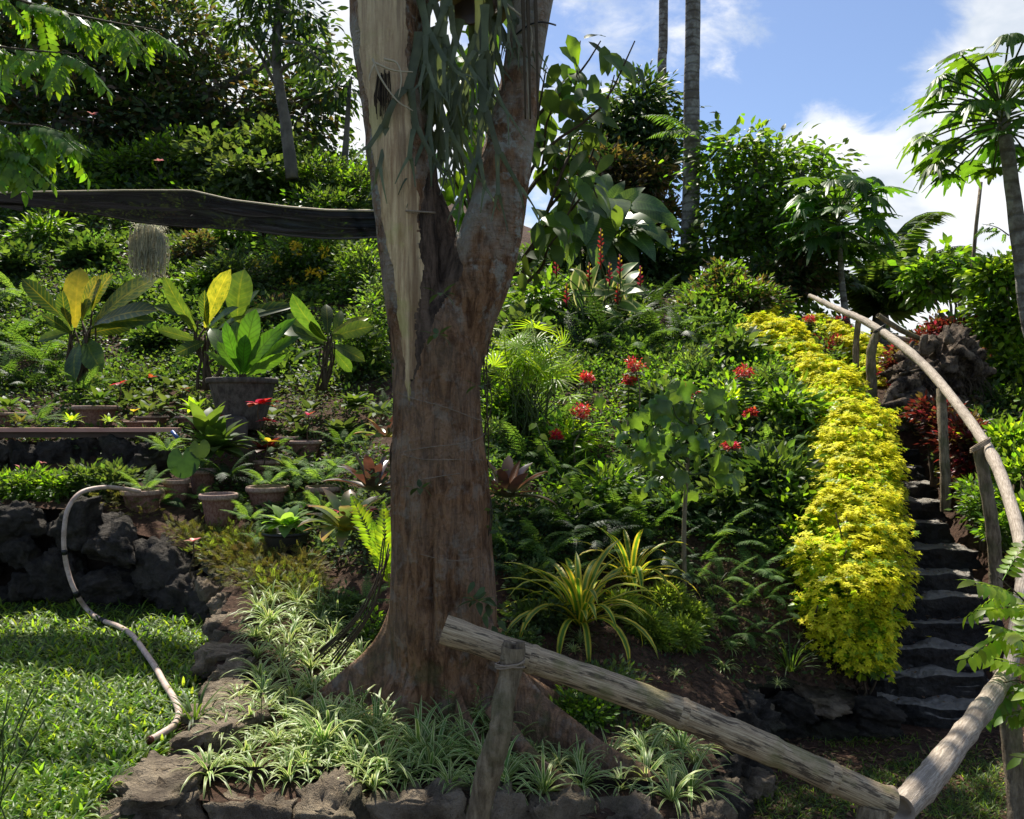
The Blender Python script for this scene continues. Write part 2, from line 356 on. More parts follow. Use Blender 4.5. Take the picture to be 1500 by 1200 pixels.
def rockf(a_, b_, moss, lich, lit_tread=False):
    def f(T, tc):
        g = T.n('ShaderNodeNewGeometry').outputs['Position']
        n1 = T.noise(g, 5, 6, .7); n2 = T.noise(g, 2.2, 4); n3 = T.noise(g, 14, 5, .7)
        c_ = T.mix(T.ss(n1, .32, .68), a_, b_)
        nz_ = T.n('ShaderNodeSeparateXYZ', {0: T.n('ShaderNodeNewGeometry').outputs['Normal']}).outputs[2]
        c_ = T.mix(T.m('MULTIPLY', T.ss(n2, .5, .68), moss), c_, (.05, .055, .02))
        c_ = T.mix(T.m('MULTIPLY', T.ss(n3, .60, .72), lich), c_, (.20, .19, .15))
        if lit_tread: c_ = T.mix(T.m('MULTIPLY', T.ss(nz_, .55, .9), T.m('ADD', .45, T.m('MULTIPLY', n2, .6))), c_, T.mix(n1, (.18, .16, .14), (.50, .46, .40)))  # upward faces painted paler than the risers: backlit sun and shade put into colour
        vo = T.n('ShaderNodeTexVoronoi', {'Vector': g, 'Scale': 17.0, 'Randomness': 1.0}).outputs[0]
        return c_, T.m('ADD', T.m('MULTIPLY', n1, 2.0), T.m('MULTIPLY', vo, .9))
    return f
RDARK = solid('lava_rock', rockf((.030, .026, .023), (.105, .090, .075), .45, .22), .9, 1.0, 26, .25, bdist=.06)
RMID = solid('edging_stone', rockf((.14, .108, .078), (.40, .32, .225), .5, .4), .9, 1.0, 22, .2, bdist=.05)
RSTEP = solid('step_stone', rockf((.012, .011, .011), (.045, .04, .037), .12, .15, True), .8, 1.0, 20, .3, bdist=.05)  # near-black base colour carries the shade of the risers
def f_soil(T, tc):
    g = T.n('ShaderNodeNewGeometry').outputs['Position']
    n1 = T.noise(g, 18, 6, .75); n2 = T.noise(g, 1.6, 4); n3 = T.noise(g, 45, 3, .7)
    c_ = T.mix(T.ss(n1, .3, .7), (.028, .018, .012), (.12, .072, .050))
    c_ = T.mix(T.m('MULTIPLY', T.ss(n2, .45, .6), .5), c_, (.085, .04, .025))
    c_ = T.mix(T.m('MULTIPLY', T.ss(n3, .62, .7), .6), c_, (.13, .10, .06))
    return c_, T.m('MULTIPLY', n1, 1.5)
SOIL = solid('soil', f_soil, .95, 1.0, 30, .15, bdist=.03)
SOILG = solid('lawn_soil', lambda T, tc: (T.mix(T.noise(tc, 12, 5), (.018, .03, .008), (.05, .06, .02)), None), .95, .6, 30, .15)
def f_log(T, tc):
    uv = T.n('ShaderNodeTexCoord').outputs['UV']
    st = T.n('ShaderNodeMapping', {'Vector': uv, 'Scale': (3, .9, 1)}).outputs[0]
    g = T.n('ShaderNodeNewGeometry').outputs['Position']
    a = T.noise(T.n('ShaderNodeMapping', {'Vector': uv, 'Scale': (14, 1.6, 1)}).outputs[0], 4, 6, .7)
    b = T.noise(g, 5, 4, .65); c_ = T.noise(T.n('ShaderNodeMapping', {'Vector': uv, 'Scale': (5, 2.0, 1)}).outputs[0], 3, 5, .7)
    col = T.mix(T.ss(a, .3, .7), (.25, .165, .09), (.66, .52, .34))
    col = T.mix(T.m('MULTIPLY', T.ss(c_, .50, .58), .85), col, (.05, .035, .025))
    col = T.mix(T.m('MULTIPLY', T.ss(b, .50, .62), .65), col, (.22, .20, .08))
    return col, T.m('MULTIPLY', a, 1.6)
LOG = solid('weathered_bamboo', f_log, .75, .7, 60, .3, bdist=.008)
def f_rail(T, tc):
    uv = T.n('ShaderNodeTexCoord').outputs['UV']; g = T.n('ShaderNodeNewGeometry').outputs['Position']
    a = T.noise(T.n('ShaderNodeMapping', {'Vector': uv, 'Scale': (10, 2.5, 1)}).outputs[0], 4, 6, .7); b = T.noise(g, 6, 4)
    return T.mix(T.m('MULTIPLY', T.ss(b, .5, .7), .6), T.mix(T.ss(a, .3, .7), (.20, .15, .11), (.56, .48, .39)), (.16, .12, .09)), T.m('MULTIPLY', a, 1.5)
RAIL = solid('peeled_wood', f_rail, .7, .8, 50, .3, bdist=.008)
def f_post(T, tc):
    a = T.noise(T.n('ShaderNodeMapping', {'Vector': tc, 'Scale': (1, 1, .2)}).outputs[0], 30, 6, .7); b = T.noise(tc, 5, 4)
    return T.mix(T.m('MULTIPLY', T.ss(b, .48, .6), .5), T.mix(T.ss(a, .3, .7), (.09, .065, .042), (.34, .27, .18)), (.10, .105, .045)), T.m('MULTIPLY', a, 1.6)
POST = solid('post_wood', f_post, .85, .9, 60, .2, bdist=.012)
TERRA = solid('terracotta_clay', lambda T, tc: (T.mix(T.ss(T.noise(tc, 9, 5, .7), .35, .65), (.15, .065, .045), (.27, .16, .125)), None), .85, .25, 40, .2)
TERRAR = solid('clay_rim', lambda T, tc: (T.mix(T.ss(T.noise(tc, 9, 5, .7), .35, .65), (.24, .15, .12), (.40, .29, .24)), None), .8, .2, 40, .2)
BIGPOT = solid('grey_clay', lambda T, tc: (T.mix(T.ss(T.noise(tc, 6, 5, .7), .35, .65), (.055, .045, .04), (.13, .11, .095)), None), .85, .3, 30, .2)
BLACKP = solid('black_plastic', lambda T, tc: ((.008, .008, .009), None), .45, .1, 30, .4)
HOSE = solid('hose_rubber', lambda T, tc: (T.mix(T.ss(T.noise(T.n('ShaderNodeNewGeometry').outputs['Position'], 14, 4, .7), .4, .7), (.52, .40, .34), (.33, .24, .19)), None), .55, .15, 60, .4)
BLKT = solid('black_tape', lambda T, tc: ((.01, .01, .01), None), .4, .1, 30, .4)
PINKC = solid('pink_plank', lambda T, tc: (T.mix(T.noise(tc, 5, 4), (.40, .20, .16), (.55, .33, .27)), None), .6, .2, 30, .3)
BROWNC = solid('brown_board', lambda T, tc: (T.mix(T.noise(tc, 5, 4), (.05, .03, .025), (.11, .08, .06)), None), .8, .3, 30, .2)
BLUEP = solid('blue_plastic', lambda T, tc: ((.03, .08, .28), None), .4, .05, 30, .4)
STEM = solid('green_stem', lambda T, tc: ((.07, .10, .03), None), .7, .2, 40, .3)
STEMB = solid('brown_stem', lambda T, tc: ((.075, .055, .035), None), .85, .4, 40, .2)
STEML = solid('pale_stem', lambda T, tc: ((.19, .155, .10), None), .8, .4, 40, .2)
TWINE = solid('twine', lambda T, tc: ((.28, .22, .16), None), .8, .3, 200, .2)
ROOTP = solid('pale_root', lambda T, tc: ((.45, .38, .27), None), .8, .2, 80, .2)
def f_dark(T, tc): return T.mix(T.noise(tc, 10, 5), (.010, .008, .007), (.035, .025, .02)), None
DARKW = solid('dark_rot', f_dark, .95, .8, 40, .1)
def f_stump(T, tc):
    a = T.noise(T.n('ShaderNodeMapping', {'Vector': tc, 'Scale': (1, .5, .6)}).outputs[0], 7, 7, .75)
    return T.mix(T.ss(a, .38, .62), (.025, .016, .012), (.25, .19, .14)), T.m('MULTIPLY', a, 2)
STUMP = solid('dead_root_wood', f_stump, .9, 1.0, 18, .2, bdist=.06)
m, T = newmat('shade_cloth')
tcx = T.n('ShaderNodeTexCoord').outputs['UV']; st = T.n('ShaderNodeMapping', {'Vector': tcx, 'Scale': (.5, 7, 1)}).outputs[0]
a_ = T.noise(st, 3, 5, .6)
pr = T.n('ShaderNodeBsdfPrincipled', {'Base Color': T.mix(T.ss(a_, .42, .68), (.002, .002, .003), (.050, .060, .082)), 'Roughness': .85, 'Specular IOR Level': .1})
T.nt.links.new(T.n('ShaderNodeBump', {'Height': a_, 'Strength': 1.0, 'Distance': .05}).outputs[0], pr.inputs['Normal'])
tl = T.n('ShaderNodeBsdfTranslucent', {'Color': (.012, .012, .015, 1)}); trn = T.n('ShaderNodeBsdfTransparent', {'Color': (1, 1, 1, 1)})
m1 = T.n('ShaderNodeMixShader', {0: .18, 1: pr.outputs[0], 2: tl.outputs[0]})
m2 = T.n('ShaderNodeMixShader', {0: T.m('ADD', .02, T.m('MULTIPLY', a_, .07)), 1: m1.outputs[0], 2: trn.outputs[0]})
finish(T, m2.outputs[0]); CLOTH = m

# ------------------------------------------------------------------ terrain height field
def W(px, py, Y): return np.array([(px - 750) / F * Y, Y, EYE + (600 - py) / F * Y])
# stair lip rows measured in the photograph give each step's distance for a 0.17 m rise
STEPY = [6.43, 6.65, 6.82, 7.0, 7.17, 7.36, 7.74, 8.14, 8.58, 8.9, 9.2, 9.52]
STZ = [-.8 + .17 * (k + 1) for k in range(12)]
CP = [(350, 930, 5.6), (380, 1130, 3.95), (250, 1180, 3.55), (700, 1180, 3.7), (640, 1080, 4.5), (870, 1120, 4.4), (1000, 1180, 3.95), (1040, 1090, 4.9), (1100, 1010, 6.2), (950, 960, 5.9), (850, 960, 5.6),
      (1180, 1000, 6.3), (1270, 1010, 6.4), (470, 980, 5.2), (330, 830, 7.0), (250, 760, 7.6), (150, 735, 7.6), (0, 735, 7.5), (-400, 735, 7.5), (320, 765, 7.7), (420, 810, 7.0), (500, 850, 6.5), (560, 900, 6.0),
      (300, 705, 8.6), (0, 692, 8.9), (230, 692, 8.9), (-400, 692, 8.9), (0, 640, 9.1), (230, 640, 9.1), (-400, 640, 9.1), (430, 655, 9.2), (100, 600, 10.8), (350, 600, 10.8), (500, 620, 10), (200, 545, 12), (450, 550, 12), (0, 545, 12), (-400, 545, 12),
      (200, 450, 14.5), (450, 450, 14.5), (-200, 450, 14.5), (200, 370, 17.5), (450, 380, 17.5), (0, 360, 18), (200, 290, 22), (480, 290, 22), (-200, 290, 22), (200, 240, 27), (500, 245, 26), (-400, 240, 27), (200, 232, 36), (-500, 232, 36), (500, 260, 36),
      (760, 800, 6.8), (760, 700, 8), (760, 560, 10.5), (760, 450, 13.5), (800, 400, 17), (800, 370, 22), (900, 900, 6.3), (900, 800, 7.2), (900, 700, 8.3), (900, 600, 9.8), (900, 500, 12), (900, 420, 15), (950, 395, 19), (950, 400, 30),
      (1050, 950, 6.4), (1050, 850, 7), (1050, 750, 7.9), (1050, 650, 9), (1050, 550, 10.8), (1050, 470, 13), (1050, 440, 17), (1050, 460, 30), (1150, 900, 6.6), (1150, 800, 7.2), (1150, 700, 8), (1170, 600, 9.2), (1130, 540, 10.8), (1080, 500, 12.5),
      (1150, 470, 14), (1200, 470, 18), (1290, 600, 10.5), (1230, 540, 11.8), (1190, 490, 13), (1400, 720, 8), (1460, 840, 6.9), (1500, 950, 6.3), (1700, 950, 6.3), (1420, 620, 9.5), (1400, 560, 11), (1500, 620, 9.5), (1500, 610, 13), (1350, 520, 14),
      (1700, 650, 9), (1700, 650, 14), (1400, 570, 20), (1700, 600, 25), (1300, 590, 30), (660, 960, 5.6), (660, 800, 6.8)]
for k in range(12):
    xl = np.interp(STEPY[k], [6.43, 9.5], [2.95, 4.0]); xr = np.interp(STEPY[k], [6.43, 7.34, 9.5], [3.8, 4.28, 4.72])
    if k % 2 == 0:
        for x_ in (xl, xr): CP.append((x_ / STEPY[k] * F + 750, 600 - (STZ[k] - .12 - EYE) / STEPY[k] * F, STEPY[k]))
CPW = np.array([W(*c) for c in CP]); cp = CPW[:, :2]
K = np.linalg.norm(cp[:, None] - cp[None], axis=-1); nK = len(cp)
A = np.zeros((nK + 3, nK + 3)); A[:nK, :nK] = K - np.eye(nK) * .05; A[:nK, nK] = 1; A[:nK, nK + 1:] = cp; A[nK, :nK] = 1; A[nK + 1:, :nK] = cp.T
sol = np.linalg.solve(A, np.concatenate([CPW[:, 2], [0, 0, 0]]))
def H(x, y):
    x = np.asarray(x, float); y = np.asarray(y, float); sh = x.shape; P = np.stack([x.ravel(), y.ravel()], -1); out = np.empty(len(P))
    for i in range(0, len(P), 20000):
        p = P[i:i + 20000]; out[i:i + 20000] = np.linalg.norm(p[:, None] - cp[None], axis=-1) @ sol[:nK] + sol[nK] + p @ sol[nK + 1:]
    return out.reshape(sh)
def ground(px, py, y0=3.3, y1=34):
    """where the photograph's line of sight meets the slope"""
    Y = np.linspace(y0, y1, 900); x = (px - 750) / F * Y; z = EYE + (600 - py) / F * Y; h = H(x, Y); k = np.argmax(h > z)
    if not (h > z).any(): k = len(Y) - 1
    return np.array([x[k], Y[k], float(h[k])])
def groundv(px, py):
    px = np.asarray(px, float); py = np.asarray(py, float); Y = np.linspace(3.3, 32, 220); X = (px[:, None] - 750) / F * Y; Z = EYE + (600 - py[:, None]) / F * Y
    h = H(X, np.broadcast_to(Y, X.shape)); k = np.argmax(h > Z, axis=1); ok = (h > Z).any(1); i = np.arange(len(px))
    return np.stack([X[i, k], Y[k], h[i, k]], -1), ok
def inpoly(x, y, poly):
    c_ = np.zeros(np.shape(x), bool); n = len(poly)
    for i in range(n):
        x1, y1 = poly[i]; x2, y2 = poly[(i + 1) % n]
        if y1 == y2: continue
        c_ ^= ((y1 > y) != (y2 > y)) & (x < (x2 - x1) * (y - y1) / (y2 - y1) + x1)
    return c_
BED = [(-1.74, 3.56), (-.6, 3.68), (.1, 3.76), (.90, 3.83), (.98, 4.05), (1.28, 5.02), (1.8, 6.22), (2.9, 6.36), (3.9, 6.36), (5.5, 6.1), (14, 6.1), (22, 12), (22, 38), (-26, 38), (-26, 7.45), (-3.9, 7.42), (-2.42, 7.0), (-1.72, 4.8)]
def grid(name, x0, x1, y0, y1, nx, ny, zf, mat, poly=None, power=1.0):
    X = np.linspace(x0, x1, nx); Yv = y0 + (y1 - y0) * np.linspace(0, 1, ny) ** power; XX, YY = np.meshgrid(X, Yv); ZZ = zf(XX, YY)
    V = np.stack([XX, YY, ZZ], -1).reshape(-1, 3); i, j = np.meshgrid(np.arange(nx - 1), np.arange(ny - 1)); b = (j * nx + i).ravel()
    Q = np.stack([b, b + 1, b + nx + 1, b + nx], -1)
    if poly is not None:
        cx = V[Q].mean(1); Q = Q[inpoly(cx[:, 0], cx[:, 1], poly)]
    o = MB().add(V, [Q], V[:, :2]).build(name, mat); tag(o, kind='structure'); return o
def fbm(X, Y, s, amp, seed=0):
    r = np.random.default_rng(seed); out = 0
    for k in range(5):
        for _ in range(3):
            a = r.uniform(0, 2 * PI); ph = r.uniform(0, 2 * PI); out = out + amp / (1.6 ** k) * .5 * np.sin((X * math.cos(a) + Y * math.sin(a)) * s * 1.8 ** k + ph)
    return out
def hz(X, Y):
    z = H(X, Y) + fbm(X, Y, 4.0, .02, 3); xl = np.interp(Y, [6.43, 9.5, 10.2], [2.7, 3.7, 3.4]); xr = np.interp(Y, [6.43, 6.65, 7.34, 9.5], [4.05, 4.0, 4.32, 4.76])
    st = np.interp(Y, STEPY, STZ) - .22; w_ = np.clip((xr + .18 - X) / .22, 0, 1) * np.clip((X - xl) / .1, 0, 1) * (Y < 9.75) * (Y > 6.3)
    return np.where(w_ > 0, z * (1 - w_) + np.minimum(z, st) * w_, z)
grid('hillside', -26, 22, 3.3, 38, 520, 330, hz, SOIL, BED, 1.5)
def lawnz(X, Y): return fbm(X, Y, 2.0, .012, 5) - .02
grid('lawn_ground', -12, -1.5, .5, 7.6, 100, 80, lawnz, SOILG, [(-12, .5), (-1.6, .5), (-1.62, 3.5), (-1.72, 4.8), (-2.3, 7.2), (-2.6, 7.6), (-12, 7.6)])
def pathz(X, Y):
    a = np.clip((X + .4) / 1.6, 0, 1); a = a * a * (3 - 2 * a)
    return -.45 * (1 - a) - .8 * a + fbm(X, Y, 2.5, .015, 6)
grid('path_ground', -1.75, 9, .5, 6.7, 150, 100, pathz, SOIL)
b_ = MB().add([[-600, -200, -1.6], [600, -200, -1.6], [600, 1200, -1.6], [-600, 1200, -1.6]], [np.array([[0, 1, 2, 3]])]); tag(b_.build('terrain', SOILG), kind='structure')
# ------------------------------------------------------------------ rocks
def cubesphere(n):
    L = np.linspace(-1, 1, n); V = []; Fq = []
    for ax in range(3):
        for sg in (-1, 1):
            a, b = np.meshgrid(L, L); c_ = np.full_like(a, sg); P = [None] * 3; P[ax] = c_; P[(ax + 1) % 3] = a; P[(ax + 2) % 3] = b * sg
            o = len(V) * n * n; V.append(np.stack(P, -1).reshape(-1, 3)); i, j = np.meshgrid(np.arange(n - 1), np.arange(n - 1)); q = (j * n + i).ravel() + o
            Fq.append(np.stack([q, q + 1, q + n + 1, q + n], -1))
    V = np.concatenate(V); Q = np.concatenate(Fq); key = np.round(V * 1000).astype(int); u, idx, inv = np.unique(key, axis=0, return_index=True, return_inverse=True)
    return V[idx], inv.reshape(-1)[Q]
CSV, CSQ = cubesphere(16)
def noise3(P, s, seed): return np.array([mnoise.fractal(Vector(p * s) + Vector((seed * 7.1, seed * 3.3, seed)), 1.0, 2.0, 4) for p in P])
def rockmesh(name, seed, mat, box=.55, amp=.22, flat=0.0, cuts=10, d0=.5):
    r = np.random.default_rng(seed); P = norm(CSV) * (1 - box) + CSV * box * .8
    for _ in range(cuts):
        n_ = norm(r.normal(size=3)); d_ = r.uniform(d0, d0 + .35); q = P @ n_ - d_; P = P - np.maximum(q, 0)[:, None] * n_ * .85
    if flat: P[:, 2] = np.minimum(P[:, 2], flat + .08 * (P[:, 2] - flat))
    P = P * (1 + amp * noise3(P, 1.3, seed)[:, None] * np.array([1, 1, .6])); P += norm(P) * (.16 * noise3(P, 3.2, seed + 3) + .06 * noise3(P, 7.5, seed + 9) - .10 * np.abs(noise3(P, 2.0, seed + 5)))[:, None]
    return MB().add(P, [CSQ]).mesh(name, mat, True)
ROCKD = [rockmesh('stone', s, RDARK, .5, .35) for s in range(8)]
ROCKM = [rockmesh('stone', s + 20, RMID, .6, .3, .5) for s in range(8)]
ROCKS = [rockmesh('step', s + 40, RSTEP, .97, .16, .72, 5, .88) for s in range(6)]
def rock(name, me, loc, size, rot, parent=None):
    M = Matrix.Translation(Vector(loc)) @ Matrix.Rotation(rot[2], 4, 'Z') @ Matrix.Rotation(rot[0], 4, 'X') @ Matrix.Rotation(rot[1], 4, 'Y') @ Matrix.Diagonal((*size, 1))
    return put(name, me, parent, M)
def bank(pts, off=(0, .16)):
    P = np.array(pts, float); n = len(P); V = np.concatenate([np.stack([P[:, 0] + off[0], P[:, 1] + off[1], P[:, 2] - .1], -1), np.stack([P[:, 0] + off[0] * 1.3, P[:, 1] + off[1] * 1.3, P[:, 3] - .03], -1)]); i = np.arange(n - 1)
    tag(MB().add(V, [np.stack([i, i + 1, n + i + 1, n + i], -1)]).build('earth_bank', DARKW), kind='structure')
def stonewall(name, label, pts, sizes, meshes, cat='stone wall', rows=1, jit=.06, tilt=.2, seed=1, boff=(0, .14), deep=1.0):
    """pts: list of (x,y,zbase,ztop); stones are spread along the line in rows"""
    bank(pts, boff); rr = random.Random(seed); P = np.array(pts, float); L = np.concatenate([[0], np.cumsum(np.linalg.norm(np.diff(P[:, :2], axis=0), axis=1))])
    root = thing(name, label, cat, tuple(P[0, :3])); o0 = P[0, :3]; s = 0; 
    while s < L[-1]:
        w_ = rr.uniform(*sizes); c = [np.interp(s + w_ / 2, L, P[:, k]) for k in range(4)]; hgt = c[3] - c[2]
        nr = max(1, int(round(hgt / (w_ * .8)))) if rows == 0 else rows
        dx = np.interp(s + .1, L, P[:, 0]) - np.interp(s, L, P[:, 0]); dy = np.interp(s + .1, L, P[:, 1]) - np.interp(s, L, P[:, 1]); az = math.atan2(dy, dx)
        for k in range(nr):
            z = c[2] + hgt * (k + .5) / nr; ww = w_ * rr.uniform(.85, 1.25)
            rock('stone', rr.choice(meshes), (c[0] - o0[0] + rr.uniform(-jit, jit), c[1] - o0[1] + rr.uniform(-jit, jit), z - o0[2] + rr.uniform(-jit, jit) * .6),
                 (ww * .62, w_ * rr.uniform(.45, .6) * deep, hgt / nr * rr.uniform(.62, .78)), (rr.uniform(-tilt, tilt), rr.uniform(-tilt, tilt), az + rr.uniform(-.3, .3) + rr.choice([0, PI])), root)
        s += w_ * .92
    return root
stonewall('rock_wall', 'dark lava rock retaining wall behind the lawn with a hose hanging over it', [(-8, 7.35, -.05, .80), (-4.9, 7.35, -.05, .82), (-3.9, 7.3, -.05, .86), (-3.35, 7.2, -.05, .62), (-2.9, 7.1, -.05, .42), (-2.5, 6.75, -.05, .27)], (.28, .55), ROCKD, rows=0, jit=.08, tilt=.45, seed=3)
stonewall('rock_wall', 'low dark rock wall under the pink plank at the upper terrace', [(-9, 8.95, .95, 1.36), (-5.6, 8.95, .98, 1.36), (-4.2, 8.95, .98, 1.40), (-3.75, 8.75, .95, 1.22)], (.30, .55), ROCKD, rows=0, jit=.05, tilt=.4, seed=5)
stonewall('stone_edging', 'mossy brown stone edging between the lawn and the spider plant bed', [(-2.52, 6.9, -.05, .34), (-2.13, 6.3, -.08, .26), (-1.80, 5.5, -.08, .20), (-1.64, 4.8, -.08, .15), (-1.60, 4.2, -.1, .10), (-1.60, 3.75, -.12, .07)], (.26, .42), ROCKM, 'stone edging', 1, .03, .15, 7, (.06, .03), 1.35)
stonewall('stone_edging', 'row of big flat topped stones along the front of the bed at the bottom edge', [(-1.95, 3.52, -.35, .03), (-1.45, 3.62, -.40, .07), (-.9, 3.70, -.40, .04), (-.3, 3.78, -.45, .0), (.2, 3.84, -.5, -.05), (.85, 3.9, -.65, -.14)], (.28, .42), ROCKM, 'stone edging', 1, .03, .12, 9)
stonewall('rock_wall', 'dark stone wall on the path side of the bed, right of the tree', [(.98, 3.9, -.85, -.26), (1.15, 4.5, -.85, -.32), (1.36, 5.1, -.85, -.38), (1.62, 5.7, -.85, -.42), (1.86, 6.15, -.85, -.46)], (.26, .42), ROCKD + ROCKM[:3], 'stone wall', 2, .03, .3, 11, (-.12, .05))
stonewall('rock_wall', 'dark stone wall below the yellow hedge beside the lowest step', [(1.95, 6.28, -.85, -.46), (2.9, 6.33, -.85, -.5)], (.28, .42), ROCKD + ROCKM[:1], 'stone wall', 2, .03, .3, 13)

# ------------------------------------------------------------------ stone steps (each laid on its own)
SV, SQ = cubesphere(26)
def stepmesh(seed, hx, hy, hz_):
    r = np.random.default_rng(seed); P = SV * .9 + norm(SV) * .1; 
    for _ in range(4):
        a = r.uniform(0, 2 * PI); n_ = norm(np.array([math.cos(a), math.sin(a) - .3, r.uniform(-.2, .4)])); q = P @ n_ - r.uniform(.95, 1.15); P = P - np.maximum(q, 0)[:, None] * n_ * .8
    W_ = P * np.array([hx, hy, hz_]); a = noise3(W_, 2.6, seed); b = noise3(W_, 8.0, seed + 2); c_ = noise3(W_, 20.0, seed + 4); side = 1 - np.clip((P[:, 2] - .6) * 3, 0, 1) * .55
    W_ = W_ + norm(P * np.array([.6, 1, .7])) * ((.075 * a + .045 * b + .018 * c_) * side)[:, None]; W_[:, 2] += .02 * a * (P[:, 2] > .5)
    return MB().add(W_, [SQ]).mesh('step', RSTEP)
ordn = ['lowest', 'second', 'third', 'fourth', 'fifth', 'sixth', 'seventh', 'eighth', 'ninth', 'tenth', 'eleventh', 'twelfth and topmost visible']
for k in range(12):
    Y = STEPY[k]; z = STZ[k]; xl = np.interp(Y, [6.43, 9.5], [2.86, 3.9]); xr = np.interp(Y, [6.43, 6.65, 7.34, 9.5], [4.05, 4.0, 4.32, 4.76]) + random.uniform(-.05, .05)
    dep = (STEPY[k + 1] - Y if k < 11 else .35) + .16; wd = xr - xl
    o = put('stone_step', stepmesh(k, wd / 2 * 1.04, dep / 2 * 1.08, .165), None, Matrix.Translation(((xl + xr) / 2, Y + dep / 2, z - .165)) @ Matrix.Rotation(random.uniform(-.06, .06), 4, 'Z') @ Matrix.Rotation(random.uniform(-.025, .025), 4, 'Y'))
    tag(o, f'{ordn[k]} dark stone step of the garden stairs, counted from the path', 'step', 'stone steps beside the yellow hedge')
    if k > 0:   # the earth and rubble that fills the flight on the right of the narrowing treads
        pass
rz_ = thing('stone_step', 'pair of rough slabs where the stairs turn left above the visible flight', 'step', (4.1, 9.95, 1.4))
for q in range(2): rock('slab', ROCKS[q], (-.15 - .5 * q, .35 * q, .1 + .17 * q), (.5, .3, .12), (0, 0, .4), rz_)

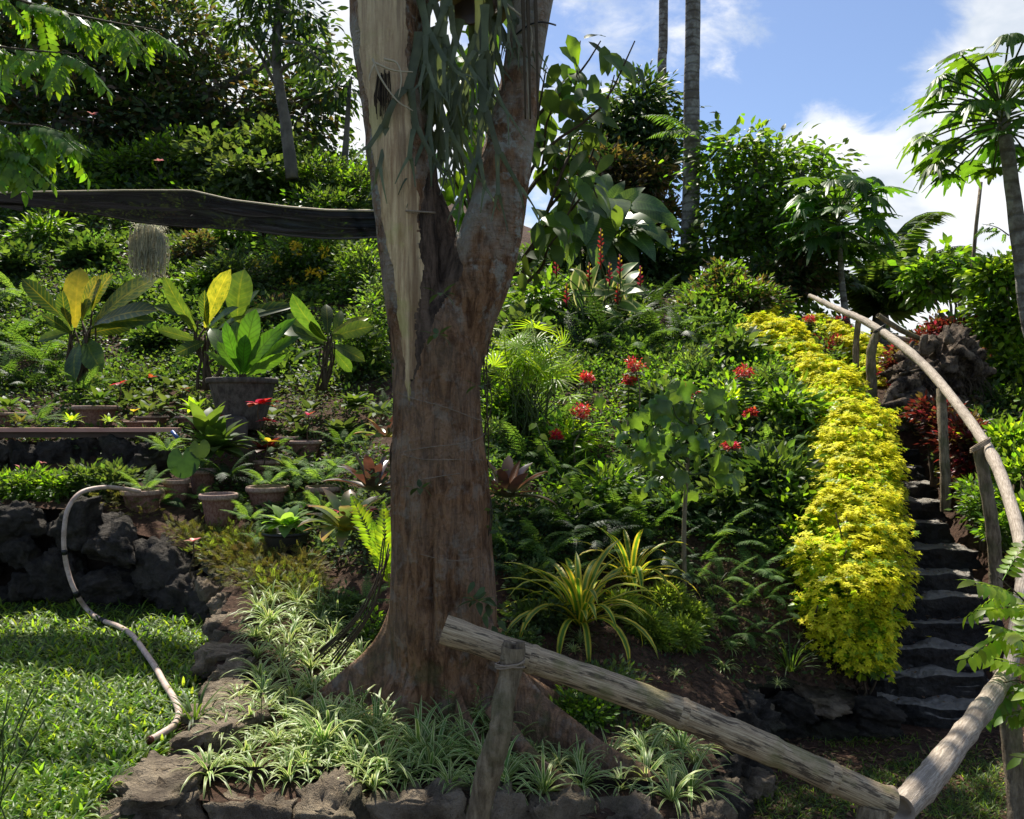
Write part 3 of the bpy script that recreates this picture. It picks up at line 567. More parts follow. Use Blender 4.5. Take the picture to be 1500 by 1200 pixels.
# ------------------------------------------------------------------ the big tree
TY = 4.75
def Xp(px, Y=TY): return (px - 750) / F * Y
def Zp(py, Y=TY): return EYE + (600 - py) / F * Y
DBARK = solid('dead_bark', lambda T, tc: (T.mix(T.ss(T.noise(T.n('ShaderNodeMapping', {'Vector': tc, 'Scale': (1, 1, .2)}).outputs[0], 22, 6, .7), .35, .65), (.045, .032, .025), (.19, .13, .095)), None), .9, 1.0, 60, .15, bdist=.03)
def build_main_tree():
    nth = 220; zs = np.concatenate([np.linspace(-.35, .9, 44), np.linspace(.95, 2.36, 30)]); V = []
    th = np.arange(nth) / nth * 2 * PI
    fins = [(R_(186), .78, .72, .17), (R_(-30), .98, .72, .13), (R_(-68), .62, .34, .16), (R_(-115), .34, .40, .3), (R_(-148), .42, .34, .22), (R_(60), .7, .6, .16), (R_(120), .6, .6, .2), (R_(20), .6, .5, .15)]
    for z in zs:
        pyv = 600 - (z - EYE) * F / TY
        l = np.interp(pyv, [380, 440, 500, 580, 700, 800, 900, 960, 1200], [560, 566, 577, 580, 576, 574, 570, 572, 574]); r = np.interp(pyv, [380, 440, 500, 580, 700, 800, 900, 960, 1200], [742, 730, 708, 706, 712, 716, 724, 722, 720])
        c = (l + r) / 2; rad = (r - l) / 2 / F * TY; cx = Xp(c)
        rr = rad * (1 + .035 * np.sin(3 * th + 1 + z * 1.3) + .02 * np.sin(7 * th + z * 2)) - .05 * np.exp(-((th - R_(264)) / .09) ** 2) * np.clip((z + .2) * 1.2, 0, 1) * np.clip((1.2 - z) * 2, 0, 1) - .035 * np.exp(-((th - R_(284)) / .08) ** 2) * np.clip((1.0 - z) * 2, 0, 1) - .12 * np.exp(-((th - R_(258)) / .20) ** 2) * np.exp(-((z - .02) / .13) ** 2) + .03 * np.exp(-((th - R_(274)) / .10) ** 2) * np.exp(-((z - .85) / .14) ** 2)
        rr = rr * min(1.0, math.sqrt(max(.04, (2.42 - z) / .35)))
        for a, D, h, sg in fins:
            dz = np.clip(1 - (z + .12) / h, 0, 1.25); ext = D * dz ** 1.9 * .85 + .12 * dz
            da = (th - a + PI) % (2 * PI) - PI; wdt = sg * (1 + .0 * z); rr = rr + ext * np.exp(-(np.abs(da) / wdt) ** 1.7)
        V.append(np.stack([cx + rr * np.cos(th), TY + .02 + rr * np.sin(th) * .92, np.full(nth, z)], -1))
    m = len(zs); V = np.concatenate(V); i = np.arange(nth); j = (i + 1) % nth
    Q = np.concatenate([np.stack([k * nth + i, k * nth + j, (k + 1) * nth + j, (k + 1) * nth + i], -1) for k in range(m - 1)])
    ctr = [[V[:nth, 0].mean(), TY, zs[0]], [V[-nth:, 0].mean(), TY, zs[-1] + .03]]; V = np.concatenate([V, ctr])
    Tt = np.concatenate([np.stack([np.full(nth, m * nth), j, i], -1), np.stack([np.full(nth, m * nth + 1), (m - 1) * nth + i, (m - 1) * nth + j], -1)])
    mb = MB().add(V, [Q, Tt])
    def stem(L, dy=0.0, n=26, seed=0):
        P = np.array([[Xp(a), TY + dy + (e if len(q) else 0), Zp(b)] for a, b, r, *q in L for e in [q[0] if q else 0]]); r = [q[2] / F * TY for q in L]
        Ps = smoothline(P, 5); rs = np.interp(np.linspace(0, len(L) - 1, len(Ps)), np.arange(len(L)), r); mb.add(*tube(Ps, rs, n, True, seed=seed, rough=.015)[:2])
    stem([(630, 620, 28), (612, 500, 40), (604, 430, 42), (600, 380, 41), (591, 300, 43), (579, 200, 44), (568, 100, 46), (562, 0, 50), (552, -150, 48), (540, -330, 44), (530, -560, 36)], -.02, seed=1)
    stem([(650, 640, 30), (672, 500, 44), (691, 430, 47), (706, 380, 47), (729, 300, 42), (748, 200, 36), (766, 100, 32), (781, 0, 34), (806, -150, 34), (840, -330, 30), (890, -560, 22)], .02, seed=2)
    stem([(645, 520, 40), (650, 420, 34), (646, 340, 24), (639, 290, 14), (632, 250, 5)], .10, seed=3)
    stem([(612, 420, 26), (622, 300, 22), (616, 200, 20), (612, 100, 18), (612, -20, 17), (614, -200, 14)], .10, seed=4)
    # surface roots running out of the buttresses
    for pts, r in (([(.30, 4.45, -.12), (.52, 4.28, -.20), (.66, 4.1, -.24), (.85, 4.02, -.27)], (.055, .02)), ([(-.12, 4.35, .12), (.10, 4.12, -.06), (.24, 3.98, -.12), (.40, 3.85, -.18)], (.05, .022)), ([(-1.0, 4.7, -.06), (-1.25, 4.85, .0), (-1.5, 5.0, .0)], (.05, .02)), ([(-.6, 4.3, -.02), (-.75, 4.1, -.1)], (.06, .03))):
        Ps = smoothline(np.array(pts), 5); mb.add(*tube(Ps, np.linspace(r[0], r[1], len(Ps)), 10, True)[:2])
    tmp = mb.build('tmp_trunk', BARK); md = tmp.modifiers.new('r', 'REMESH'); md.mode = 'VOXEL'; md.voxel_size = .0125; md.use_smooth_shade = True
    sm = tmp.modifiers.new('s', 'SMOOTH'); sm.factor = .5; sm.iterations = 5
    dg = bpy.context.evaluated_depsgraph_get(); ev = tmp.evaluated_get(dg); me = bpy.data.meshes.new_from_object(ev)
    n = len(me.vertices); V = np.empty(n * 3); me.vertices.foreach_get('co', V); V = V.reshape(-1, 3); N = np.empty(n * 3); me.vertices.foreach_get('normal', N); N = N.reshape(-1, 3)
    q = 0; r = np.random.default_rng(5)
    q = q + .004 * np.sin(np.arctan2(V[:, 1] - TY, V[:, 0] + .4) * 34 + np.sin(V[:, 2] * 3.1) * 1.5 + np.sin(V[:, 2] * 9) * .5) * np.clip((2.4 - V[:, 2]), 0, 1)
    for k in range(26):     # vertical flutes, bark plates and bumps
        f_ = np.array([r.normal() * 16, r.normal() * 16, r.normal() * 1.6]); q = q + np.sin(V @ f_ + r.uniform(0, 6)) * .0016
    for k in range(12):
        f_ = r.normal(size=3) * 5; q = q + np.sin(V @ f_ + r.uniform(0, 6)) * .0028
    V = V + N * q[:, None]
    nt = len(me.polygons); lt = np.empty(nt, int); me.polygons.foreach_get('loop_total', lt); vi = np.empty(len(me.loops), int); me.loops.foreach_get('vertex_index', vi)
    Q = vi.reshape(-1, 4) if (lt == 4).all() else None
    bpy.data.objects.remove(tmp)
    if Q is None:
        st = np.concatenate([[0], np.cumsum(lt)[:-1]]); Q = np.stack([vi[st[lt == 4] + k] for k in range(4)], -1)
    def curves(py):
        wob = 5 * np.sin(py * .05) + 4 * np.sin(py * .13 + 1) + 2 * np.sin(py * .31) + 1.2 * np.sin(py * .83)
        Lb = np.interp(py, [-600, 0, 100, 200, 300, 400, 480, 520, 560, 600], [500, 522, 530, 545, 556, 576, 586, 590, 594, 601]) + wob * .25
        Rb = np.interp(py, [-600, 0, 100, 200, 300, 400, 480, 520, 560, 600], [580, 592, 598, 604, 612, 618, 610, 608, 603, 600]) + wob * .4
        Lh = np.interp(py, [235, 300, 400, 450, 520, 560], [632, 615, 618, 612, 604, 600]) + wob * .4; Rh = np.interp(py, [235, 300, 400, 440, 480, 520, 560], [646, 664, 676, 650, 634, 616, 604]) + wob * .4
        return Lb, Rb, Lh, Rh
    vpx = 750 + V[:, 0] / V[:, 1] * F; vpy = 600 - (V[:, 2] - EYE) / V[:, 1] * F; cvs = curves(vpy)
    for ci, cv in enumerate(cvs):     # let the torn edges of the bark follow clean lines in the mesh
        dx = cv - vpx; mv = (np.abs(dx) < 1.9) & (N[:, 1] < 0) & (vpy < 600) & ((ci < 2) | ((vpy > 240) & (vpy < 556))); V[mv, 0] += dx[mv] / F * V[mv, 1]; vpx = np.where(mv, cv, vpx)
    cen = V[Q].mean(1); nn = N[Q].mean(1); px = 750 + cen[:, 0] / cen[:, 1] * F; py = 600 - (cen[:, 2] - EYE) / cen[:, 1] * F
    wob = 5 * np.sin(py * .05) + 4 * np.sin(py * .13 + 1) + 3 * np.sin(py * .31)
    Lb, Rb, Lh, Rh = curves(py)
    Rb_ = np.interp(py, [-600, 0, 100, 200, 300, 400, 480, 520, 560, 600], [580, 592, 598, 604, 612, 618, 610, 608, 603, 600]) + wob * .4
    bare = (px > Lb) & (px < Rb) & (nn[:, 1] < .25) & (cen[:, 1] < TY + .25) & (py < 600)
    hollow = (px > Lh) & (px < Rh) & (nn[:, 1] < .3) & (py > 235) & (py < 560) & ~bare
    root = thing('buttress_tree', 'large forked tree with buttress roots and a bare stripped left stem', 'tree', (-.4, TY, -.15)); o0 = np.array([-.4, TY, -.15])
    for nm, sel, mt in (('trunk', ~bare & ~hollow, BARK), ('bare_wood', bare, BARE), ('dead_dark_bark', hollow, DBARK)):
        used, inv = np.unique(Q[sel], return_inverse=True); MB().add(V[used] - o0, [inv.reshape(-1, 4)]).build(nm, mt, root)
    return root
tree = build_main_tree(); t0 = np.array([-.4, TY, -.15])
def addtube(nm, pts, r, mat, parent, o0, n=6, k=5):
    Ps = smoothline(np.array(pts, float), k) - o0; rr = np.interp(np.linspace(0, 1, len(Ps)), np.linspace(0, 1, len(np.atleast_1d(r))), np.atleast_1d(r)); return MB().add(*tube(Ps, rr, n)).build(nm, mat, parent)
def ring(y_px, cx, rx, tilt, nm='wire', mat=TWINE, r=.0022, ph=0):
    a = np.linspace(PI * 1.02, PI * 1.98, 16); addtube(nm, [(Xp(cx) + rx / F * TY * math.cos(t), TY + .02 + (rx + 3) / F * TY * .93 * math.sin(t), Zp(y_px) + tilt * math.cos(t) + .01 * math.sin(t * 3 + ph) - .02 * abs(math.sin(t))) for t in a], [r], mat, tree, t0, 4, 3)
for a in ((590, 644, 66, -.09), (648, 644, 67, .05), (664, 644, 67, -.03), (690, 644, 68, 0.02), (800, 646, 72, -.03)): ring(*a, ph=a[0])
ring(45, 781, 33, .04, 'vine_tie', BLKT, .006)
# knot hole with dead fibres and pale aerial roots on the bare wood
addtube('knot', [(Xp(566), TY - .175, Zp(135)), (Xp(568), TY - .168, Zp(160)), (Xp(571), TY - .165, Zp(182))], [.012, .034, .010], DARKW, tree, t0, 14)
for k in range(26):
    a_ = random.uniform(-.035, .035); addtube('knot_fibre', [(Xp(569) + a_, TY - .19, Zp(128 + random.uniform(-8, 20))), (Xp(569) + a_ * 1.4, TY - .205, Zp(160)), (Xp(569) + a_ * 1.2 + random.uniform(-.01, .01), TY - .195, Zp(178 + random.uniform(-12, 16)))], [.004, .002], random.choice([DARKW, STEMB]), tree, t0, 4)
for pts in ([(556, 112), (568, 140), (590, 170), (612, 184)], [(560, 118), (585, 128), (612, 130)], [(558, 120), (552, 135), (551, 142)], [(572, 112), (590, 118), (596, 140), (592, 165)]):
    addtube('aerial_root', [(Xp(a), TY - .235, Zp(b)) for a, b in pts], [.007, .003], ROOTP, tree, t0)
addtube('aerial_root', [(Xp(740), 4.62, Zp(20)), (Xp(777), 4.6, Zp(60)), (Xp(772), 4.6, Zp(120)), (Xp(775), 4.6, Zp(190))], [.006, .004], ROOTP, tree, t0)
for x_ in (765, 772, 783): addtube('hanging_root', [(Xp(x_), 4.6, Zp(10)), (Xp(x_ + 2), 4.575, Zp(90)), (Xp(x_ + 4), 4.575, Zp(190))], [.012, .005], STEMB, tree, t0)
# stringy roots left of the trunk foot
rt = thing('dangling_roots', 'bundle of thin brown roots leaning against the left of the trunk foot', 'roots', (-.8, 4.9, .1)); ro = np.array([-.8, 4.9, .1])
for k in range(9):
    x0 = 565 + random.uniform(-8, 8); addtube('root', [(Xp(x0), 4.72 + .01 * k, Zp(780 + 8 * k)), (Xp(x0 - 14 - 3 * k), 4.70, Zp(880 + 3 * k)), (Xp(x0 - 70 - 4 * k), 4.75, Zp(965 + random.uniform(-10, 10)))], [.004, .005, .006], STEMB, rt, ro, 5)

# ------------------------------------------------------------------ bamboo rail and posts
def pole(nm, label, cat, pts, r, mat, n=20, nodes=0, rough=.02, seed=0, extra=None, bend=True, group=None):
    P = smoothline(np.array(pts, float), 12); o0 = P[0].copy(); L = np.concatenate([[0], np.cumsum(np.linalg.norm(np.diff(P, axis=0), axis=1))]); s = L / L[-1]
    rr = np.interp(s, np.linspace(0, 1, len(r)), r); rg = np.random.default_rng(seed); rr = rr * (1 + .03 * np.sin(s * 37 + seed) + .03 * np.sin(s * 11 + seed * 2) + .02 * rg.normal(size=len(s)))
    for q in range(3): rr = rr * (1 + .10 * np.exp(-((s - rg.uniform(.1, .9)) / .012) ** 2))
    root = thing(nm, label, cat, tuple(o0), group=group)
    V, Fs, U = tube(P - o0, rr, n, False, 1.0)
    U2 = U.copy(); mb = MB(); mb.add(V, Fs, U2)
    for e, sg in ((0, -1), (len(P) - 1, 1)):     # sawn end caps, slightly dished
        tg = norm(P[min(e + 1, len(P) - 1)] - P[max(e - 1, 0)]); ring_ = V[e * n:(e + 1) * n]; c_ = ring_.mean(0); inner = c_ + (ring_ - c_) * .72 - tg * sg * .004; deep = c_ + (ring_ - c_) * .6 - tg * sg * .05
        i = np.arange(n); j = (i + 1) % n; VV = np.concatenate([ring_, inner, deep, [c_ - tg * sg * .05]])
        mb.add(VV, [np.concatenate([np.stack([i, j, n + j, n + i], -1), np.stack([n + i, n + j, 2 * n + j, 2 * n + i], -1)]), np.stack([2 * n + i, 2 * n + j, np.full(n, 3 * n)], -1)])
    mb.build('pole', mat, root)
    for k in range(nodes):
        t = (k + .6) / nodes; c_ = np.array([np.interp(t, s, P[:, q]) for q in range(3)]) - o0; tg = norm(np.array([np.interp(t + .01, s, P[:, q]) - np.interp(t - .01, s, P[:, q]) for q in range(3)])); r0 = np.interp(t, s, rr)
        MB().add(*tube([c_ - tg * .014, c_ - tg * .005, c_ + tg * .005, c_ + tg * .014], [r0 * .99, r0 * 1.07, r0 * 1.07, r0 * .99], n, False)).build('node_ring', mat, root)
    return root, o0
def PW(px, py, Y): return tuple(W(px, py, Y))
lg, lo_ = pole('bamboo_rail', 'thick weathered bamboo rail running down from the tree to the bottom right', 'handrail', [PW(650, 922, 2.72), PW(820, 980, 2.70), PW(960, 1030, 2.68), PW(1130, 1100, 2.66), PW(1305, 1178, 2.64)], (.046, .046, .047, .048), LOG, 24, 3, seed=1)
tw = lambda c, r, tilt, par, o0, nm='binding': [addtube(nm, [(c[0] + r * math.cos(a), c[1] + r * math.sin(a) * 1.0, c[2] + tilt * math.cos(a) + .006 * k) for a in np.linspace(0, 2 * PI, 17)], [.0028], TWINE, par, o0, 5, 2) for k in range(3)]
for k in range(3):
    c = np.array(PW(1296 + 2 * k, 1176, 2.65)); addtube('binding', [c + .052 * (np.array([.1, math.cos(a), .0]) * 1.0 + np.array([.38 * math.sin(a), 0, .92 * math.sin(a)])) for a in np.linspace(0, 2 * PI, 17)], [.003], TWINE, lg, lo_, 5, 2)
pole('wooden_rail', 'pale peeled branch rail rising from the bottom right corner towards the stairs', 'handrail', [PW(1318, 1186, 2.72), PW(1358, 1145, 2.95), PW(1405, 1085, 3.35), PW(1440, 1038, 3.75), PW(1476, 986, 4.25)], (.047, .048, .046, .045, .043), RAIL, 20, 0, seed=3)
sr, sro = pole('wooden_rail', 'long curved branch handrail running up the right side of the stone stairs', 'handrail', [PW(1478, 990, 4.6), PW(1492, 900, 4.9), PW(1498, 830, 5.25), PW(1484, 750, 5.9), PW(1446, 655, 7.0), PW(1378, 562, 8.6), PW(1335, 518, 9.4), PW(1290, 484, 10.2)], (.042, .043, .044, .045, .047, .049, .049, .048), RAIL, 16, 0, seed=5)
pole('wooden_rail', 'thin pale branch rail pointing up left from the forked post at the slope top', 'handrail', [PW(1292, 486, 10.25), PW(1262, 468, 10.7), PW(1225, 452, 11.3), PW(1186, 433, 12.0)], (.05, .045, .04, .03), RAIL, 12, 0, seed=6)
pole('wooden_rail', 'dark short crossed branch above the stump behind the curved handrail', 'handrail', [PW(1286, 462, 10.4), PW(1320, 484, 10.5), PW(1352, 498, 10.6)], (.035, .035, .03), POST, 10, 0, seed=8)
pole('wooden_rail', 'pale short branch joined to the handrail beside the forked post', 'handrail', [PW(1292, 484, 10.3), PW(1312, 494, 10.5), PW(1330, 498, 10.7)], (.03, .035, .03), RAIL, 10, 0, seed=9)
p1, p1o = pole('wooden_post', 'crooked forked post bound with twine holding the bamboo rail by the tree', 'post', [PW(690, 1290, 2.62), PW(700, 1200, 2.62), PW(716, 1130, 2.6), PW(733, 1070, 2.57), PW(737, 1030, 2.58), PW(748, 985, 2.60), PW(752, 946, 2.60)], (.043, .041, .036, .043, .037, .035, .037), POST, 18, 0, seed=11)
pp = np.array(p1['label'] and PW(752, 938, 2.60))
for sx in (-1, 1): addtube('prong', [PW(750 + sx * 9, 968, 2.59), PW(752 + sx * 10, 952, 2.6), PW(753 + sx * 9, 940, 2.60)], [.020, .018, .014], POST, p1, p1o, 8)
for k in range(3):
    c = np.array(PW(747, 968 + 2 * k, 2.60)); addtube('binding', [c + np.array([.046 * math.cos(a), .052 * math.sin(a), .012 * math.cos(a + k) - .006]) for a in np.linspace(0, 2 * PI, 17)], [.003], TWINE, p1, p1o, 5, 2)
pole('wooden_post', 'dark stub of a post under the joint of the two rails at the bottom', 'post', [PW(1280, 1300, 2.62), PW(1278, 1230, 2.62), PW(1281, 1180, 2.63)], (.05, .05, .048), POST, 14, 0, seed=12)
pole('wooden_post', 'thick upright post at the right edge behind the pale branch rail', 'post', [PW(1496, 1260, 4.3), PW(1490, 1180, 4.35), PW(1482, 1080, 4.4), PW(1472, 985, 4.42)], (.055, .05, .05, .06), POST, 16, 0, seed=13)
for lab, pts, r in (('short handrail post beside the sixth stair, nearest the right edge', [PW(1458, 826, 7.0), PW(1452, 760, 6.95), PW(1434, 655, 6.98)], .055), ('grey handrail post in front of the red leaved shrub below the stump', [PW(1385, 706, 8.3), PW(1382, 640, 8.35), PW(1378, 570, 8.5)], .05), ('forked handrail post at the upper end of the curved rail beside the second yellow hedge', [PW(1279, 596, 10.2), PW(1276, 520, 10.2), PW(1286, 486, 10.2)], .06), ('thin dark post leaning under the top branch rail', [PW(1254, 505, 10.9), PW(1257, 475, 10.9), PW(1260, 462, 10.9)], .04)):
    g = list(pts); bottom = (pts[0][0], pts[0][1], pts[0][2] - .3); pole('wooden_post', lab, 'post', [bottom] + g, (r, r, r * .95, r * .9), POST, 12, 0, seed=int(r * 1000), group='posts of the stair handrail')
for c in ((1288, 485, 10.2), (1436, 655, 6.98)):
    for k in range(3):
        q = np.array(PW(c[0], c[1], c[2])); addtube('binding', [q + np.array([.075 * math.cos(a), .07 * math.sin(a), .05 * math.cos(a + .4) + .015 * k]) for a in np.linspace(0, 2 * PI, 13)], [.006], TWINE if c[0] > 1400 else BLKT, sr, sro, 5, 2)

# ------------------------------------------------------------------ shade cloth
def cloth():
    nx, ny = 120, 26; u = np.linspace(0, 1, nx); V = np.zeros((ny, nx, 3)); px = -420 + u * (575 + 420)
    top = np.interp(px, [-420, -10, 60, 180, 280, 340, 420, 480, 575], [262, 283, 281, 279, 279, 293, 303, 308, 309]); bot = np.interp(px, [-420, -10, 60, 200, 300, 420, 500, 575], [240, 293, 302, 326, 333, 345, 349, 349])
    for j in range(ny):
        v = j / (ny - 1); py = top + (bot - top) * v; Y = np.interp(px, [-420, 0, 280, 420, 575], [7.8, 7.7, 7.3, 6.3, 5.15]) + v * np.interp(px, [-420, 0, 280, 575], [.9, .9, .8, .25])
        for a, b, c_ in ((.055, .9, 5), (.11, 2.6, 3), (.023, .3, 6)): Y = Y + .0; 
        sag = (4.5 * np.sin(px * .012 + v * 13) + 3.2 * np.sin(px * .021 - v * 19) + 1.8 * np.sin(px * .05 + v * 27)) * np.sin(v * PI) ** .6 + 1.5 * np.sin(px * .03) * v
        V[j] = np.stack([(px - 750) / F * Y, Y, EYE + (600 - (py + sag)) / F * Y], -1)
    i, j = np.meshgrid(np.arange(nx - 1), np.arange(ny - 1)); q = (j * nx + i).ravel(); U = np.stack(np.meshgrid(u * 6, np.linspace(0, 1, ny)), -1).reshape(-1, 2)
    root = thing('shade_net', 'sagging black shade net stretched from the left edge to the forked tree', 'shade net', (-4, 6.5, 3.2)); o0 = np.array([-4, 6.5, 3.2])
    MB().add(V.reshape(-1, 3) - o0, [np.stack([q, q + 1, q + nx + 1, q + nx], -1)], U).build('net', CLOTH, root)
    MB().add(*tube(V[0] - o0, .008, 5)).build('edge_cord', ROOTP, root); MB().add(*tube(V[-1] - o0, .008, 5)).build('edge_cord', BLKT, root)  # upper cord coloured pale to paint in the net's sunlit rim
    V2 = V[:, :50].copy(); V2[:, :, 2] += .03 + .09 * (1 - np.linspace(0, 1, 50))[None] ; V2[:, :, 1] += .5
    q2 = np.stack(np.meshgrid(np.arange(49), np.arange(ny - 1)), -1).reshape(-1, 2); b = q2[:, 1] * 50 + q2[:, 0]
    MB().add(V2.reshape(-1, 3) - o0, [np.stack([b, b + 1, b + 51, b + 50], -1)], np.stack(np.meshgrid(u[:50] * 6, np.linspace(0, 1, ny)), -1).reshape(-1, 2)).build('folded_layer', CLOTH, root)
    addtube('tie_rope', [V[0, -1] , (Xp(600), TY - .18, Zp(320)), (Xp(640), TY - .1, Zp(318))], [.006], TWINE, root, o0, 5)
cloth()

# ------------------------------------------------------------------ hose, plank
hose, ho = None, None
H_ = [PW(205, 720, 7.45), PW(180, 716, 7.3), PW(150, 714, 7.05), PW(118, 722, 6.85), PW(100, 745, 6.75), PW(94, 775, 6.72), PW(94, 805, 6.72), PW(99, 835, 6.74), PW(110, 866, 6.72)]
L_ = [(128, 893), (148, 908), (172, 917), (193, 930), (212, 955), (228, 978), (240, 1000), (255, 1024), (262, 1045), (255, 1062), (238, 1074), (220, 1084)]
for px, py in L_:
    Y = (EYE - .035) / ((py - 600) / F); H_.append(PW(px, py, Y))
hs = thing('garden_hose', 'pinkish grey garden hose hanging over the dark rock wall onto the lawn', 'hose', H_[0]); h0 = np.array(H_[0])
Ps = smoothline(np.array(H_), 8); MB().add(*tube(Ps - h0, .019, 12)).build('hose', HOSE, hs)
for ix in (6, 8, 10): MB().add(*tube(Ps[ix * 8:ix * 8 + 3] - h0, .0225, 12)).build('clamp', BLKT, hs)
e = Ps[-1] - Ps[-2]; MB().add(*tube([Ps[-1] - h0 - e * .5, Ps[-1] - h0 + norm(e) * .01], .021, 12)).build('hose_end', REDL, hs)
def boxm(c, s, rz=0, bev=.0):
    mb = MB(); x, y, z = [q / 2 for q in s]; V = np.array([[a * x, b * y, d_ * z] for d_ in (-1, 1) for b in (-1, 1) for a in (-1, 1)]); R3 = np.array([[math.cos(rz), -math.sin(rz), 0], [math.sin(rz), math.cos(rz), 0], [0, 0, 1]])
    return mb.add(V @ R3.T + np.array(c), [np.array([[0, 2, 3, 1], [4, 5, 7, 6], [0, 1, 5, 4], [2, 6, 7, 3], [0, 4, 6, 2], [1, 3, 7, 5]])])
pk = thing('plank', 'long pink plank lying level on the upper rock wall at the left', 'plank', (-6, 9.0, 1.42))
boxm((0.15, -.12, .06), (4.5, .10, .045)).build('plank', PINKC, pk, False); boxm((0, -.10, .005), (4.2, .06, .06)).build('lower_board', BROWNC, pk, False)
tag(MB().add(*tube([PW(252, 632, 8.7), PW(263, 645, 8.65)], .02, 8)).build('blue_pipe', BLUEP), 'short blue plastic pipe end at the right end of the pink plank', 'pipe')

# ------------------------------------------------------------------ pots
def lathe(prof, n=32, flute=0, fa=0.0):
    P = np.array(prof, float); a = np.arange(n) / n * 2 * PI; V = []; 
    for k, (r, z) in enumerate(P):
        rr = r * (1 + (fa * np.cos(a * flute) if flute and 2 <= k <= 6 else 0)); V.append(np.stack([rr * np.cos(a), rr * np.sin(a), np.full(n, z)], -1))
    V = np.concatenate(V); i = np.arange(n); j = (i + 1) % n
    return V, [np.concatenate([np.stack([k * n + i, k * n + j, (k + 1) * n + j, (k + 1) * n + i], -1) for k in range(len(P) - 1)])], np.zeros((len(V), 2))
POTB = MB().add(*lathe([(.001, 0), (.60, 0), (.64, .04), (.70, .25), (.76, .45), (.82, .66), (.86, .74), (.86, .80), (.93, .82), (.93, .86)], 64, 24, .018)).mesh('pot_body', TERRA)
POTR = MB().add(*lathe([(.92, .86), (1.0, .86), (1.03, .90), (1.03, .98), (.99, 1.02), (.90, 1.02), (.88, .95), (.86, .8), (.80, .80)], 48)).mesh('pot_rim', TERRAR)
POTS_ = MB().add(*lathe([(.86, .88), (.4, .90), (.001, .92)], 24)).mesh('potting_soil', SOIL)
BIGB = MB().add(*lathe([(.001, 0), (.52, 0), (.58, .05), (.70, .3), (.82, .6), (.92, .9), (.93, .93), (.99, .95)], 48)).mesh('pot_body', BIGPOT)
BIGR = MB().add(*lathe([(.98, .93), (1.02, .95), (1.02, 1.02), (.98, 1.04), (.90, 1.03), (.88, .9), (.5, .88), (.001, .9)], 48)).mesh('pot_rim', BIGPOT)
BLKB = MB().add(*lathe([(.001, 0), (.68, 0), (.72, .05), (.92, .9), (.92, .92)], 40)).mesh('pot_body', BLACKP)
BLKR = MB().add(*lathe([(.91, .90), (1.0, .90), (1.02, .95), (1.0, 1.0), (.93, 1.0), (.90, .86), (.5, .86), (.001, .87)], 40)).mesh('pot_rim', BLACKP)
def pot(px, py, Y, r, h, label, kind='clay', group=None):
    """px,py = centre of the rim in the photograph at distance Y"""
    c = W(px, py, Y); root = thing('flower_pot' if kind != 'big' else 'bowl_planter', label, 'pot', (c[0], c[1], c[2] - h), random.uniform(0, 3), group)
    M = Matrix.Diagonal((r, r, h, 1))
    for nm, me in {'clay': (('pot_body', POTB), ('pot_rim', POTR), ('potting_soil', POTS_)), 'big': (('pot_body', BIGB), ('pot_rim', BIGR)), 'black': (('pot_body', BLKB), ('pot_rim', BLKR))}[kind]: put(nm, me, root, M)
    return c
POTS = {}
for key, a in dict(
    p1=(208, 718, 7.7, .185, .27, 'fluted terracotta pot with a fern, nearest the hose on the rock wall'),
    p2=(320, 724, 7.6, .17, .29, 'fluted terracotta pot with a pale rim standing alone in front of the pot cluster'),
    p3=(258, 703, 8.0, .13, .24, 'small terracotta pot between two larger pots under the heart shaped leaf'),
    p4=(297, 688, 8.3, .145, .26, 'terracotta pot with a double rim under the dark hosta clump'),
    p5=(392, 713, 7.9, .20, .28, 'wide terracotta pot with yellowish rim and drooping ferns'),
    p6=(474, 713, 7.9, .17, .27, 'terracotta pot with a yellow leaf on its rim near the trunk'),
    p7=(388, 675, 8.6, .12, .22, 'small terracotta pot below the red and yellow leaf plant'),
    p8=(448, 646, 9.0, .17, .22, 'terracotta pot in the shade behind the begonias right of the red bromeliad'),
    p9=(205, 617, 9.3, .17, .13, 'low pale rimmed pot at the end of the pink plank'),
    p10=(222, 610, 9.7, .19, .15, 'low terracotta pot right behind the pale rimmed one at the plank'),
    p11=(140, 595, 9.8, .25, .30, 'wide brown clay pot on the upper terrace behind the plank'),
    p12=(10, 605, 9.8, .24, .22, 'wide brown clay pot at the left edge of the upper terrace'),
    p13=(285, 610, 9.9, .22, .2, 'dark low pot in the shade left of the big grey bowl'),
    p14=(420, 640, 9.3, .14, .2, 'low clay pot behind the leaning white slab')).items():
    POTS[key] = (pot(*a, group='terracotta pots on the terraces'), a[3])
POTS['big'] = (pot(355, 557, 9.6, .40, .58, 'very large dark clay bowl planter holding a bird nest fern', 'big'), .4)
POTS['blk'] = (pot(419, 778, 7.0, .20, .28, 'black plastic pot with a light green leafy plant, left of the bromeliad', 'black'), .2)
sl_ = thing('stump_seat', 'rough round dark stump standing under the large bowl planter', 'stump', PW(343, 640, 9.3)); MB().add(*tube([(0, 0, -.12), (0, 0, .05), (0, 0, .18), (.01, 0, .24)], [.16, .15, .15, .11], 16, True, rough=.04)).build('stump', BIGPOT, sl_)
o = boxm((0, 0, .0), (.26, .03, .22)).build('stone_slab', BIGPOT, None, False); o.location = PW(358, 655, 8.9); o.rotation_euler = (.1, .12, .05); tag(o, 'grey flat slab leaning under the red bromeliad', 'slab')
